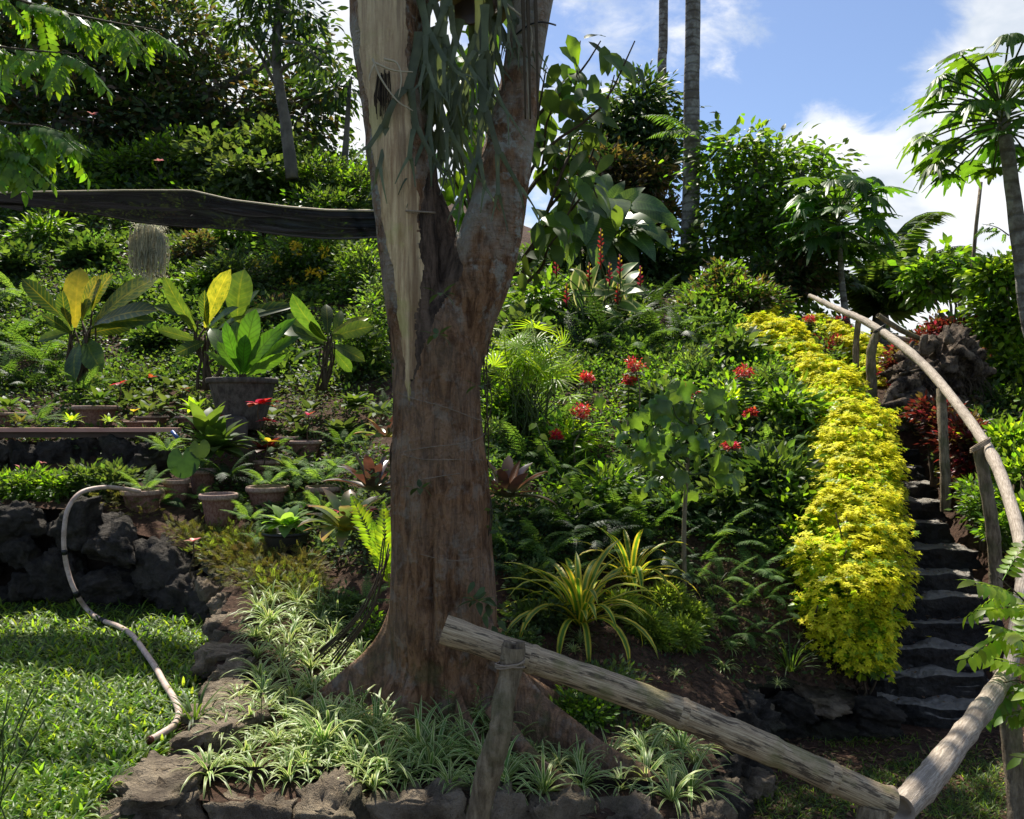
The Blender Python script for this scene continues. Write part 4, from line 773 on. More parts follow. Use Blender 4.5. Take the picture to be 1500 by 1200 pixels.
# ------------------------------------------------------------------ foliage helpers
DI = diamond(1, .5, .15); DIN = diamond(1, .28, .12); DIW = diamond(1, .75, .12)
OV = blade(1, .5, 3, .15, .5, 'ovate'); LA = blade(1, .3, 3, .2, .6, 'lance')
def clumps(mb, cen, per, spread, leaf, size, out=None, up=.5, mat=0, jit=1.0, hang=0.0, rg=RNG):
    cen = np.asarray(cen, float); n = len(cen) * per
    if n == 0: return
    sp = np.repeat(np.broadcast_to(spread, (len(cen),)), per)[:, None]; c = np.repeat(cen, per, 0); off = rg.normal(size=(n, 3)) * np.array([1, 1, .6]); p = c + off * sp * .5
    o = np.repeat(out, per, 0) if out is not None else 0
    dv = norm(off + (o if out is not None else 0) * 1.2 + rg.normal(size=(n, 3)) * .5 + np.array([0, 0, -hang])); nu = norm(np.array([0, 0, up]) + (o * .5 if out is not None else 0) + rg.normal(size=(n, 3)) * .35 * jit)
    sz = np.repeat(np.broadcast_to(size, (len(cen),)), per) * rg.uniform(.6, 1.3, n); mb.scatter(leaf, p, frame(dv, nu), sz, mat)
def blobpts(blobs, n, shell=.55, rg=RNG, bottom=True):
    """blobs: (x,y,z,rx,ry,rz); points biased to the shell, outward normals"""
    B = np.array(blobs, float); wgt = (B[:, 3] * B[:, 5]); wgt = wgt / wgt.sum(); k = rg.choice(len(B), n, p=wgt); dv = norm(rg.normal(size=(n, 3))); r = rg.uniform(shell, 1.05, (n, 1)) * (1 + .18 * np.sin(dv @ np.array([5.1, 3.3, 7.0]) + k)[:, None])
    return B[k, :3] + dv * r * B[k, 3:6], dv
def pblob(px, py, r, Y, ry=None, dep=1.0):
    c = W(px, py, Y); q = r / F * Y; return (*c, q, q * dep, (ry or r) / F * Y)
def limb(mb, a, b, r0, r1, seed=0, wob=.06, n=7):
    a = np.array(a, float); b = np.array(b, float); rr = np.random.default_rng(seed); L = np.linalg.norm(b - a); P = [a]
    for t in (.33, .66): P.append(a + (b - a) * t + rr.normal(size=3) * L * wob)
    P.append(b); Ps = smoothline(np.array(P), 3); mb.add(*tube(Ps, np.linspace(r0, r1, len(Ps)), n))
def rel(blobs, o): return [(b[0] - o[0], b[1] - o[1], b[2] - o[2], *b[3:]) for b in blobs]
def bigtree(name, label, trunk, r0, blobs, leaf, size, ncl, per, mats, cat='tree', bark=None, group=None, spread=None, hang=.2, shell=.5, fork=.55, seed=0, up=.6):
    """trunk: world polyline; limbs run from it to every blob"""
    rg = np.random.default_rng(seed + 100); o0 = np.array(trunk[0], float); root = thing(name, label, cat, tuple(o0), group=group); P = smoothline(np.array(trunk, float), 5) - o0
    mb = MB().add(*tube(P, np.linspace(r0, r0 * .45, len(P)), 10, seed=seed, rough=.03)); mb.build('trunk', bark or FBARK, root)
    B = rel(blobs, o0); lm = MB()
    for k, b in enumerate(B):
        s = P[int(min(len(P) - 1, len(P) * (fork + rg.uniform(0, .4))))]; limb(lm, s, np.array(b[:3]), r0 * .42, r0 * .12, seed + k)
        for q in range(5):
            dv = norm(rg.normal(size=3)) * np.array(b[3:6]) * .8; limb(lm, np.array(b[:3]) - np.array([0, 0, b[5] * .3]), np.array(b[:3]) + dv, r0 * .12, r0 * .04, seed + k * 7 + q, n=4)
    lm.build('branches', bark or FBARK, root)
    cm = MB(); pts, dv = blobpts(B, ncl, shell, rg); sp = spread or size * 2.2
    for mi in range(len(mats)): 
        sel = (np.arange(ncl) % len(mats)) == mi; clumps(cm, pts[sel], per, sp, leaf, size, dv[sel], up, mi, hang=hang, rg=rg)
    cm.build('crown', mats, root, False); return root
def shrub(name, label, base, blobs, leaf, size, ncl, per, mats, cat='shrub', group=None, hang=0.0, shell=.35, stem=STEMB, seed=0, nst=5, spread=None, sr=.02, up=.6):
    rg = np.random.default_rng(seed + 500); o0 = np.array(base, float); root = thing(name, label, cat, tuple(o0), group=group); B = rel(blobs, o0)
    sm = MB()
    for k in range(max(nst, len(B))): limb(sm, (rg.uniform(-.04, .04), rg.uniform(-.04, .04), -.1), np.array(B[k % len(B)][:3]) + rg.normal(size=3) * .3 * np.array(B[k % len(B)][3:6]), sr, sr * .3, seed + k, n=5)
    sm.build('stems', stem, root)
    cm = MB(); pts, dv = blobpts(B, ncl, shell, rg)
    for mi in range(len(mats)):
        sel = (np.arange(ncl) % len(mats)) == mi; clumps(cm, pts[sel], per, spread or size * 1.6, leaf, size, dv[sel], up, mi, hang=hang, rg=rg)
    cm.build('foliage', mats, root, False); return root
def meshof(leaf, mat, name='leaf', smooth=True): return MB().add(leaf[0], leaf[1], leaf[2]).mesh(name, mat, smooth)
def rosette(root, meshes, n, L, el0, el1, rg, c=(0, 0, 0), w=1.0, ring=.02, name='leaf', az0=0):
    for k in range(n):
        t = k / max(1, n - 1); az = az0 + k * 2.39996 + rg.uniform(-.2, .2); el = el0 + (el1 - el0) * t + rg.uniform(-.1, .1); l = L * rg.uniform(.8, 1.1)
        p = np.array(c) + np.array([math.cos(az), math.sin(az), 0]) * ring; M = mat4(p, frame(dire(az, el)), l); M = M @ Matrix.Diagonal((w, 1, 1, 1)); put(name, meshes[rg.integers(len(meshes))], root, M)
def leaf_to(root, o0, me, a, b, tipv, w=1.0, up=None, name='leaf'):
    """leaf from world a to world b; tipv = the mesh's own chord"""
    a = np.array(a, float) - o0; b = np.array(b, float) - o0; dv = b - a; L = np.linalg.norm(dv); up = np.array(up if up is not None else (0, -.6, .8)); R1 = frame(dv / L, up); R0 = frame(norm(tipv), (0, 0, 1)); Rm = R1 @ R0.T
    M = mat4(a, Rm, L / np.linalg.norm(tipv)) @ Matrix.Diagonal((w, 1, 1, 1)); return put(name, me, root, M)

# ------------------------------------------------------------------ left background
DARKB = [pblob(*b) for b in [(60, 40, 90, 25), (150, 110, 85, 24, 60), (250, 70, 85, 25), (330, 150, 80, 25, 60), (240, 180, 70, 24, 50), (80, 180, 90, 23, 60), (430, 170, 60, 24, 60), (20, 110, 80, 24), (480, 135, 28, 24), (455, 60, 24, 24, 16), (150, 10, 80, 25, 50)]]
bigtree('jungle_tree', 'huge dark leafy tree filling the upper left behind the shade net', [W(215, 285, 25), W(210, 220, 25), W(230, 140, 25)], .5, DARKB, OV, .27, 2300, 9, [G2, G1, G5, GBR], fork=.4, seed=1, shell=.62, spread=.62)
bigtree('slender_tree', 'slender tall tree with a bare trunk crossing the dark crown left of the forked tree', [W(428, 262, 19), W(418, 180, 19), W(405, 90, 19), W(410, 0, 19), W(420, -90, 19)], .15, [pblob(*b) for b in [(380, 5, 35, 19, 18), (440, 30, 35, 19, 20), (410, 60, 40, 19, 14), (462, 75, 22, 19, 10), (350, 35, 28, 19, 14), (400, -30, 60, 19, 25), (470, 90, 20, 18, 12)]], LA, .28, 210, 7, [G2, G1], fork=.3, seed=2, hang=.8, spread=.5)
bigtree('slender_tree', 'thin pale palm like trunk seen against the sky left of the bare stem', [W(503, 262, 22), W(507, 205, 22), W(512, 130, 22)], .11, [pblob(*b) for b in [(495, 125, 26, 22, 10), (515, 112, 20, 22, 8)]], LA, .4, 26, 6, [G2], fork=.8, seed=3, hang=.5)
for i, (lab, bl, mt, lf, sz, n) in enumerate([
    ('mid green shrub mass on the hill crest, leftmost behind the net', [(30, 250, 60, 22, 30), (110, 245, 55, 22, 32)], [G1, G3], DI, .17, 500),
    ('bright bush with yellow green tips on the hill crest behind the net ridge', [(190, 250, 50, 22, 30), (250, 240, 50, 22, 36)], [G1, G3, G5], DI, .18, 560),
    ('rounded green bush on the hill crest below the slender trunk', [(330, 235, 50, 21, 35), (400, 230, 45, 21, 40), (370, 265, 60, 20, 25)], [G1, G5], DIW, .2, 620),
    ('loose pale green shrub on the crest beside the bare tree stem', [(460, 265, 45, 20, 32), (520, 280, 40, 20, 28), (480, 300, 50, 19, 18)], [G5, G1, G3], DI, .14, 560)]):
    b0 = W(bl[0][0], bl[0][1] + 55, bl[0][3]); shrub('hill_shrub', lab, b0, [pblob(*b) for b in bl], lf, sz, n, 9, mt, seed=i + 20)
# overhanging compound leaves, top left
CL = join([tube([(0, 0, 0), (0, .5, -.02), (0, .98, -.12)], [.008, .003], 4, False) if 0 else tube([(0, 0, 0), (0, .5, -.03), (0, .98, -.12)], [.008, .006, .003], 4, False)] + [xf(blade(.30, .13, 4, .12, .5, 'ovate', seed=k), (0, .18 + k * .115, -.02 - .010 * k * k * .25), frame([sg * .85, .55, -.35 - .1 * (k % 2)], (0, 0, 1))) for k in range(7) for sg in (-1, 1)] + [xf(blade(.30, .13, 4, .12, .5, 'ovate'), (0, .97, -.12), frame([0, .8, -.5]))])
CLM = meshof(CL, G3, 'compound_leaf')
def spray(name, label, twig, n, L, seed, me=None, cat='branch', hang=.5, mat=STEMB, r=.014, tips=None):
    rg = np.random.default_rng(seed); P = smoothline(np.array(twig, float), 6); o0 = P[0]; root = thing(name, label, cat, tuple(o0)); MB().add(*tube(P - o0, np.linspace(r, r * .3, len(P)), 6)).build('twig', mat, root)
    for k in range(n):
        t = (k + .5) / n; i = int(t * (len(P) - 1)); a = P[i]; tg = norm(P[min(i + 1, len(P) - 1)] - P[i - 1 if i else 0]); sd = np.array([rg.uniform(-1, 1), rg.uniform(-.7, .7), rg.uniform(-.8, .25)]); dv = norm(tg * .6 + sd + np.array([0, 0, -hang * rg.uniform(0, 1)]))
        put('leaf', me or CLM, root, mat4(a - o0, frame(dv, (rg.uniform(-.3, .3), -.35, .9)), L * rg.uniform(.7, 1.15)))
    return root
for i, (lab, tw_, n) in enumerate([
    ('bright green leafy branch hanging in at the top left corner', [W(-60, -30, 7), W(60, 10, 7), W(150, 30, 6.8), (W(235, 45, 6.6))], 22),
    ('second bright leafy branch below the top left corner spray', [W(-60, 60, 7), W(10, 70, 7), W(60, 75, 6.8), (W(120, 80, 6.6))], 12),
    ('bright green leafy branch over the left end of the shade net', [W(-60, 150, 6.4), W(0, 178, 6.3), W(60, 185, 6.2), W(95, 200, 6.1)], 12),
    ('lowest bright leafy spray at the left edge touching the shade net', [W(-60, 195, 6.4), W(-10, 215, 6.3), W(30, 230, 6.2)], 8)]): spray('overhanging_branch', lab, tw_, int(n * 1.7), .36, i + 3)

# ------------------------------------------------------------------ the tree of big leaves behind the fork
BL = blade(1, .46, 6, .12, .7, 'ovate', wav=.03); BLM = meshof(BL, G1); BLM2 = meshof(blade(1, .5, 6, .1, .9, 'ovate', wav=.04, seed=4), G3)
bt = thing('broadleaf_sapling', 'sapling with large hanging oval leaves directly behind the fork of the big tree', 'tree', tuple(ground(762, 640))); bo = np.array(bt.location)
rg = np.random.default_rng(77); stems_ = MB(); tips = []
for a, b in (((760, 420), (850, 60)), ((760, 420), (900, 110)), ((765, 400), (880, 230)), ((740, 420), (700, 40)), ((735, 420), (660, 100)), ((765, 420), (830, 330)), ((720, 420), (650, 230)), ((760, 300), (930, 60)), ((790, 200), (875, 290)), ((700, 400), (690, 250)), ((760, 300), (830, 120)), ((760, 300), (850, 200)), ((765, 380), (850, 270)), ((760, 250), (800, 100)), ((760, 200), (880, 60))):
    A0 = W(a[0], a[1], 6.6); B0 = W(b[0], b[1], 6.2 + rg.uniform(-.3, .4)); limb(stems_, A0 - bo, B0 - bo, .016, .005, int(b[0])); tips.append((A0, B0))
limb(stems_, W(690, 640, 7.2) - bo, W(700, 430, 6.7) - bo, .035, .02, 5); limb(stems_, W(700, 440, 6.7) - bo, W(760, 400, 6.6) - bo, .02, .016, 6); stems_.build('branches', STEMB, bt)
for k in range(299):
    A0, B0 = tips[k % len(tips)] if k % 4 else (W(700, 330, 6.7), W(680, 40, 6.3)); t = rg.uniform(.3, 1.05); c = A0 + (B0 - A0) * t + rg.normal(size=3) * np.array([.10, .12, .07]); dv = norm(np.array([rg.normal() * .6 + .2, rg.normal() * .5, -.55 + rg.normal() * .4]))
    put('leaf', BLM if (k % 3 and c[0] > -.15) else BLM2, bt, mat4(c - bo, frame(dv, (rg.normal() * .5, -.7, .6)), rg.uniform(.17, .28)))
# staghorn fern
def stagf(seed):
    rr = np.random.default_rng(seed); parts = []
    def seg(p, d, w, l, depth):
        d = norm(d); e = p + d * l; s = norm(np.cross(d, [0.1, 1, .1])); w2 = w * (.85 if depth < 3 else .2); n_ = 4; t = np.linspace(0, 1, n_ + 1)[:, None]; c = p + (e - p) * t + np.array([0, 1, 0]) * (rr.normal() * .03 * np.sin(t * PI)); ww = (w + (w2 - w) * t) * (1 - .25 * np.sin(t * PI)); V = np.concatenate([c - s * ww / 2, c + np.array([0, -.2, 0]) * ww, c + s * ww / 2]); i = np.arange(n_); m_ = n_ + 1
        parts.append((V, [np.concatenate([np.stack([i, i + m_, i + m_ + 1, i + 1], -1), np.stack([i + m_, i + 2 * m_, i + 2 * m_ + 1, i + m_ + 1], -1)])], np.zeros((len(V), 2))))
        if depth < 3:
            for sg in (-1, 1): seg(e - d * .01 + s * sg * w2 * .25, d + s * sg * rr.uniform(.15, .5) + np.array([0, rr.normal() * .15, -.25]), w2 * .8, l * rr.uniform(.6, .95), depth + 1)
    seg(np.zeros(3), np.array([rr.uniform(-.25, .25), rr.uniform(-.2, .1), -1]), .08, .36, 0); return join(parts)
STM = [meshof(stagf(s), STAG, 'frond') for s in range(6)]
sf = thing('staghorn_fern', 'grey green staghorn fern with forked fronds hanging between the two stems', 'fern', W(690, -20, 4.8)); s0 = np.array(sf.location)
for k in range(25):
    px = rg.uniform(612, 735); top = rg.uniform(-70, 40) + (30 if px < 640 else 0) + (50 if rg.random() < .3 else 0); c = W(px, top, 4.75 + rg.uniform(-.2, .25)); s_ = rg.uniform(.65, 1.0) * (.8 if px > 715 else 1); put('frond', STM[k % 6], sf, mat4(c - s0, frame(norm([rg.normal() * .05, 1, rg.normal() * .05])), s_))
shl = MB(); P_, d_ = blobpts([pblob(690, -50, 70, 4.85, 35, .5)], 60, .9); shl.scatter(blade(1, .8, 4, .1, .8, 'ovate'), P_ - s0, frame(d_ + [0, -.5, -.8], d_), .25); shl.build('shield_fronds', [GBR], sf)

# ------------------------------------------------------------------ crown of the big tree, above the picture: it gives the shade
cr = MB(); rg = np.random.default_rng(9); crl = MB(); CROWN = []
for k in range(52):
    y = rg.uniform(5.2, 12.5); x = rg.uniform(-6.0, 6.5); zmin = EYE + y * .5 + 1.3; CROWN.append((x, y, zmin + rg.uniform(0.1, 1.6), rg.uniform(.45, .95), rg.uniform(.45, .95), .32))
CROWN = [b for b in CROWN if -2.4 < b[0] < .9]
for k, b in enumerate(CROWN):
    if k % 3 == 0: limb(crl, (Xp(536 if b[0] < -.6 else 845) - t0[0], 0, 5.5), np.array(b[:3]) - t0, .07, .015, k)
P_, d_ = blobpts([(b[0] - t0[0], b[1] - t0[1], b[2] - t0[2], *b[3:]) for b in CROWN], 1500, .2, rg); clumps(cr, P_[:len(CROWN) * 24], 5, .3, OV, .2, d_[:len(CROWN) * 24], .8, 0, rg=rg)
cr.build('crown', [G1], tree, False); crl.build('branches', BARK, tree)

# ------------------------------------------------------------------ centre and right background
bigtree('round_tree', 'dense dark round crowned tree left of the two palm trunks', [W(925, 400, 20), W(928, 320, 20), W(930, 240, 20)], .22, [pblob(*b) for b in [(930, 175, 60, 20, 45), (890, 200, 45, 20, 40), (965, 215, 40, 20, 45), (920, 240, 55, 20, 35), (945, 145, 35, 20, 30)]], LA, .26, 700, 9, [G2, G2, G1], seed=31, shell=.3, hang=.3)
bigtree('rusty_tree', 'tree with brownish rusty foliage above the banana clump', [W(880, 400, 18.5), W(885, 330, 18.5), W(890, 270, 18.5)], .14, [pblob(*b) for b in [(865, 245, 38, 18.5, 28), (905, 250, 45, 18.5, 28), (950, 262, 38, 18.5, 26), (900, 285, 60, 18.5, 20), (965, 320, 30, 18.5, 30)]], DI, .17, 620, 9, [GBR, GBR, G2], seed=32, shell=.3)
for lab, P, r, Y in (('tall thick grey palm trunk rising out of the top of the picture', [(1009, 400), (1013, 250), (1013, 120), (1015, -20), (1017, -900)], [.20, .18, .165, .16, .16], 17.5), ('thinner tall palm trunk left of the thick one', [(966, 400), (968, 200), (970, 80), (972, -20), (975, -900)], [.17, .155, .15, .15, .14], 27)):
    root = thing('palm_trunk', lab, 'palm', W(*P[0], Y)); o0 = np.array(root.location); Ps = smoothline(np.array([W(*p, Y) for p in P]), 8) - o0; Ps[0, 2] -= 1.0
    MB().add(*tube(Ps, np.interp(np.linspace(0, 1, len(Ps)), np.linspace(0, 1, len(r)), r), 16, rough=.02)).build('trunk', PBARK, root)
    top = Ps[-1]
    PFm = meshof(frond(1, .5, 26, False, 1.3, 3, .5, .25, .4, lambda t: 1 - .5 * t), G1, 'frond')
    for k in range(12): put('frond', PFm, root, mat4(top, frame(dire(k * .55, .5 - .25 * (k % 3))), 3.2))
ep = thing('climbing_fern', 'small fern growing on the thick palm trunk halfway up', 'fern', W(1013, 200, 17.3)); EPM = meshof(frond(1, .45, 16, False, 1.0, 5, .3, .3, .3), GF, 'frond')
for k in range(7): put('frond', EPM, ep, mat4((0, -.12, 0), frame(dire([3.5, 3.9, 3.2, 5.5, 2.9, 5.9, 4.6][k], [.3, -.2, .6, .3, .1, .1, -.3][k])), [1.3, 1.2, .9, .7, 1.0, .6, .8][k]))
bigtree('broad_tree', 'broad green tree right of the thick palm trunk', [W(1130, 470, 17), W(1125, 380, 17), W(1120, 300, 17)], .18, [pblob(*b) for b in [(1095, 215, 42, 17, 26), (1060, 240, 38, 17, 30), (1145, 240, 40, 17, 34), (1110, 275, 60, 17, 40), (1065, 300, 40, 17, 40), (1170, 290, 38, 17, 36), (1130, 330, 65, 17, 36), (1155, 375, 50, 17, 40), (1080, 355, 42, 17, 34), (1150, 420, 50, 17, 34), (1205, 240, 26, 17, 16), (1040, 370, 25, 17, 30)]], OV, .2, 760, 8, [G1, G1, G3, G3], seed=33, hang=.5, shell=.5, spread=.5)
bigtree('rusty_tree', 'brown and green tangled bush at the foot of the broad tree', [W(1150, 470, 15.5), W(1160, 420, 15.5), W(1165, 390, 15.5)], .07, [pblob(*b) for b in [(1150, 400, 40, 15.5, 34), (1190, 390, 34, 15.5, 38), (1110, 420, 36, 15.5, 22)]], DI, .13, 420, 9, [GBR, G2, G1], seed=34)
# papayas
def papf(a):
    lob = np.zeros_like(a)
    for c, l in ((0, 1.0), (.75, .93), (-.75, .93), (1.5, .8), (-1.5, .8), (2.25, .62), (-2.25, .62)):
        q = np.abs(a - c); lob = np.maximum(lob, l * np.clip(1 - (q / .46) ** 2.2, 0, 1) * (1 + .2 * np.cos((a - c) * 21)))
    return np.maximum(lob, .50)
PAM = [meshof(radial_leaf(papf, 150, .5, c_), PAPA, 'leaf') for c_ in (.2, .6)]
def papaya(label, trunk, r, Y, n, pet, ls, seed, fruit=False):
    rg = np.random.default_rng(seed); root = thing('papaya_tree', label, 'papaya tree', W(*trunk[0], Y)); o0 = np.array(root.location); P = smoothline(np.array([W(*p, Y) for p in trunk]), 6) - o0
    MB().add(*tube(P, np.linspace(r, r * .5, len(P)), 12, seed=seed, rough=.03)).build('trunk', PBARK, root); top = P[-1]; pm = MB()
    for k in range(n):
        az = k * 2.4 + rg.uniform(-.3, .3); el = 1.0 - 1.55 * (k / n) + rg.uniform(-.12, .12); l = pet * rg.uniform(.75, 1.15) * (.75 + .25 * math.cos(el)); dv = dire(az, el); s = top - np.array([0, 0, .35 * k / n]); e = s + dv * l + np.array([0, 0, -.05 * l]); pm.add(*tube(smoothline(np.array([s, s + dv * l * .5 + np.array([0, 0, .04]), e]), 3), .011, 5))
        ld = norm(np.array([dv[0], dv[1], .12 - rg.uniform(0, .6)])); put('leaf', PAM[k % 2], root, mat4(e, frame(ld, (0, 0, 1)), ls * rg.uniform(.85, 1.25)))
    pm.build('leaf_stalks', STEM, root)
    if fruit:
        for k in range(5): put('fruit', FRU, root, mat4(top + np.array([.09 * math.cos(k * 1.7), .09 * math.sin(k * 1.7), -.3 - .07 * k]), np.eye(3), .09))
    return root
FRU = MB().add(norm(CSV) * np.array([.7, .7, 1.3]), [CSQ]).mesh('fruit', G2)
papaya('tall papaya tree on the right with its crown against the white cloud', [(1560, 640), (1512, 480), (1497, 380), (1482, 270), (1470, 175), (1466, 150)], .115, 9.5, 62, .88, .54, 3)
papaya('smaller papaya tree behind the slope with fruit under its crown', [(1245, 500), (1236, 440), (1231, 380), (1228, 312)], .07, 15, 50, .86, .76, 5, True)
# coconut palm low
COC = [meshof(frond(1, .62, 44, False, 1.3 + .2 * s, s, .7, .25, .45, lambda t: 1 - .55 * t), G1, 'frond') for s in range(3)]
cp_ = thing('coconut_palm', 'young coconut palm with drooping fronds behind the handrail', 'palm', W(1290, 490, 17))
MB().add(*tube([(0, 0, -1), (0, 0, .0), (0, 0, .5)], [.2, .2, .14], 10)).build('trunk', PBARK, cp_)
for k in range(17): put('frond', COC[k % 3], cp_, mat4((0, 0, .3), frame(dire([.1, 2.9, .6, 2.2, 3.5, 5.8, 5.3, 4.4, .3, 6.0, 1.2, 1.9, 3.1, 5.0, 1.5, 3.9, 2.6][k], [.5, .9, .9, 1.2, .5, .4, .9, .8, 1.0, .05, 1.2, .6, .5, .2, 1.35, .2, .4][k])), 1.45 * [1.9, 1.5, 1.9, 1.6, 1.3, 2.0, 1.7, 1.3, 2.2, 1.6, 1.4, 1.5, 1.3, 1.6, 1.7, 1.2, 1.5][k]))
tag(MB().add(*tube([W(1418, 470, 12), W(1424, 400, 12), W(1430, 330, 12), W(1437, 267, 12)], [.028, .027, .026, .024], 8)).build('pole', POST), 'straight dark pole standing against the cloud beside the tall papaya', 'pole')
# banana clump
BNM = blade(1, .36, 9, .10, 1.1, 'ovate', wav=.03, start=.1); BNT = BNM[0][10 + 9]; BNO = meshof(BNM, BANA)
bn = thing('banana_clump', 'clump of big banana like leaves in the centre left of the palm trunks', 'banana plant', W(890, 420, 16)); b0 = np.array(bn.location); sm = MB()
for k, (bx, by, tx, ty, w_, dy) in enumerate([(880, 330, 850, 262, 1.0, .3), (885, 320, 915, 265, 1, 0), (890, 325, 945, 275, 1.1, -.3), (890, 300, 985, 315, 1.0, -.3), (900, 320, 965, 345, 1.1, -.6), (910, 330, 995, 325, .9, .1), (865, 300, 820, 275, 1, .2), (840, 285, 840, 345, 1.1, -.8), (850, 300, 858, 360, 1.1, -.9), (895, 290, 905, 335, 1.2, -.9), (880, 300, 800, 320, .9, -.3), (880, 310, 870, 395, 1.1, -.6), (850, 330, 832, 395, .8, -.4), (915, 340, 960, 385, 1.0, -.6), (900, 350, 935, 400, .9, -.5), (880, 300, 890, 255, 1.0, .4), (920, 300, 1000, 345, .9, -.1), (870, 340, 795, 375, .8, -.2), (860, 300, 815, 295, 1.0, -.4), (930, 330, 985, 370, .9, -.5), (905, 350, 950, 330, .9, -.8), (870, 350, 900, 410, 1, -.5)]):
    leaf_to(bn, b0, BNO, W(bx, by, 16), W(tx, ty, 16 + dy), BNT, w_ * 1.1, (0.1, -.8, .6)); limb(sm, (rg.normal() * .3, rg.normal() * .2, -.4), W(bx, by, 16) - b0, .05, .02, k, n=6)
sm.build('stalks', STEM, bn)
shrub('understory_bush', 'dark leafy undergrowth beneath the banana leaves', W(880, 440, 16.5), [pblob(*b) for b in [(850, 370, 50, 16.8, 45), (920, 360, 50, 16.8, 45), (960, 390, 40, 16.8, 30), (820, 400, 40, 16.8, 30), (985, 400, 25, 17, 30)]], OV, .22, 360, 8, [G2, G1], seed=40)
shrub('round_bush', 'light green rounded bush above the top of the yellow hedge', W(1075, 490, 13.5), [pblob(*b) for b in [(1050, 425, 40, 13.8, 26), (1090, 440, 48, 13.5, 30), (1030, 450, 35, 13.5, 24), (1120, 445, 30, 13.6, 26), (1060, 400, 25, 13.8, 14)]], DI, .10, 800, 9, [G1, G3, GBR], seed=41)
# cream and green heliconia with red flowers
HLM = blade(1, .3, 6, .15, .9, 'lance', start=.1); HLT = HLM[0][7 + 6]; HLO = meshof(HLM, HELI)
hl = thing('heliconia', 'variegated cream and green clump with upright red and yellow flower spikes', 'heliconia', tuple(ground(880, 480))); h0_ = np.array(hl.location); hY = h0_[1]; sm = MB(); rg = np.random.default_rng(21)
for k in range(34):
    bx = rg.uniform(840, 920); by = rg.uniform(420, 470); a = rg.uniform(-2.6, .3) if k % 4 else rg.uniform(.1, .6); l = rg.uniform(28, 55); leaf_to(hl, h0_, HLO, W(bx, by, hY), W(bx + l * math.cos(a) * 1.1, by + l * math.sin(a), hY + rg.uniform(-.5, .3)), HLT, 1.2, (rg.normal() * .4, -.8, .5)); limb(sm, (rg.normal() * .2, rg.normal() * .15, -.1), W(bx, by, hY) - h0_, .02, .012, k, n=5)
for px, py in ((880, 350), (880, 375), (908, 388), (938, 405), (863, 400), (815, 388), (905, 430), (830, 430), (893, 400)):
    fm = MB(); c = W(px, py, hY - .2) - h0_
    for q in range(8):
        sg = 1 if q % 2 else -1; fm.add(*xf(blade(.085 - .007 * q, .03, 3, .5, -.3, 'strap'), c + np.array([0, 0, -.14 + .036 * q]), frame([sg * .75, -.15, .65], (0, -1, .2))), mat=0 if q < 5 else 1)
    fm.add(*tube([c - [0, 0, .2], c + [0, 0, .16]], .012, 5))
    fm.build('flower_spike', [REDB if px % 3 else PINKF, YELF], hl); limb(sm, (0, 0, 0), c - np.array([0, 0, .1]), .012, .008, px, n=4)
sm.build('stalks', STEM, hl)
# ------------------------------------------------------------------ yellow hedge
ROS = join([xf(blade(1, .55, 2, .12, .5, 'ovate'), (0, 0, 0), frame(dire(k * 1.05 + .3, .35 if k % 2 else .1))) for k in range(6)])
def hedge(name, label, spec, n, seed):
    rg = np.random.default_rng(seed); spec = [s for a, b in zip(spec[:-1], spec[1:]) for s in (a, tuple((np.array(a) + b) / 2 * (1, 1, 1, .97)))] + [spec[-1]]; B = np.array([pblob(px + rg.uniform(-3, 3), py, r, Y, r * .9) for px, py, Y, r in spec]); o0 = np.array([B[0, 0], B[0, 1], H(B[0, 0], B[0, 1])]); root = thing(name, label, 'hedge', tuple(o0)); wg = B[:, 3] ** 2; k = rg.choice(len(B), n, p=wg / wg.sum())
    dv = norm(rg.normal(size=(n, 3))); dv[:, 2] = np.where(dv[:, 2] < -.55, -dv[:, 2], dv[:, 2]); bump = 1 + .08 * np.sin(dv[:, 0] * 6 + k) + .10 * np.sin(dv[:, 2] * 9 + k * 2.0) + rg.normal(size=n) * .05
    P = B[k, :3] + dv * B[k, 3:6] * bump[:, None]
    d2 = ((P[:, None] - B[None, :, :3]) / (B[None, :, 3:6] * .86)) ** 2; ok = (d2.sum(-1) > 1).all(1) & (P[:, 2] > H(P[:, 0], P[:, 1]) - .45); P = P[ok]; dv = dv[ok]
    lay = noise3(P, 3.0, 5) + .6 * noise3(P, 9.0, 8); P = P + dv * (lay * .12)[:, None]
    up = norm(dv * .75 + np.array([0, 0, 1.0]) + rg.normal(size=dv.shape) * .25); Rm = frame(norm(np.cross(up, rg.normal(size=up.shape))), up); sz = rg.uniform(.024, .045, len(P)) * (1 + np.clip((P[:, 1] - 8) * .08, 0, .4))
    MB().scatter(ROS, P - o0, Rm, sz).build('foliage', YEL, root, True)
    gk = rg.random(len(P)) < .045; MB().scatter(ROS, P[gk] - o0 + dv[gk] * .02, Rm[gk], sz[gk] * 1.1).build('green_shoots', G4, root, True)
    # inner older leaves and twigs
    k = rg.choice(len(B), n // 3, p=wg / wg.sum()); Q = B[k, :3] + norm(rg.normal(size=(len(k), 3))) * B[k, 3:6] * rg.uniform(.5, .88, (len(k), 1)); mb = MB(); clumps(mb, Q - o0, 3, .08, DIW, .07, None, .7, 0, rg=rg); mb.build('inner_leaves', G4, root, False)
    sm = MB()
    for i, b in enumerate(B):
        g = np.array([b[0], b[1] + .1, float(H(b[0], b[1] + .1))]) - o0
        for q in range(4): limb(sm, g + rg.normal(size=3) * .08 * [1, 1, 0] - [0, 0, .08], b[:3] - o0 + rg.normal(size=3) * b[3] * .5, .012, .005, i * 9 + q, n=4)
    sm.build('stems', STEMB, root); return root
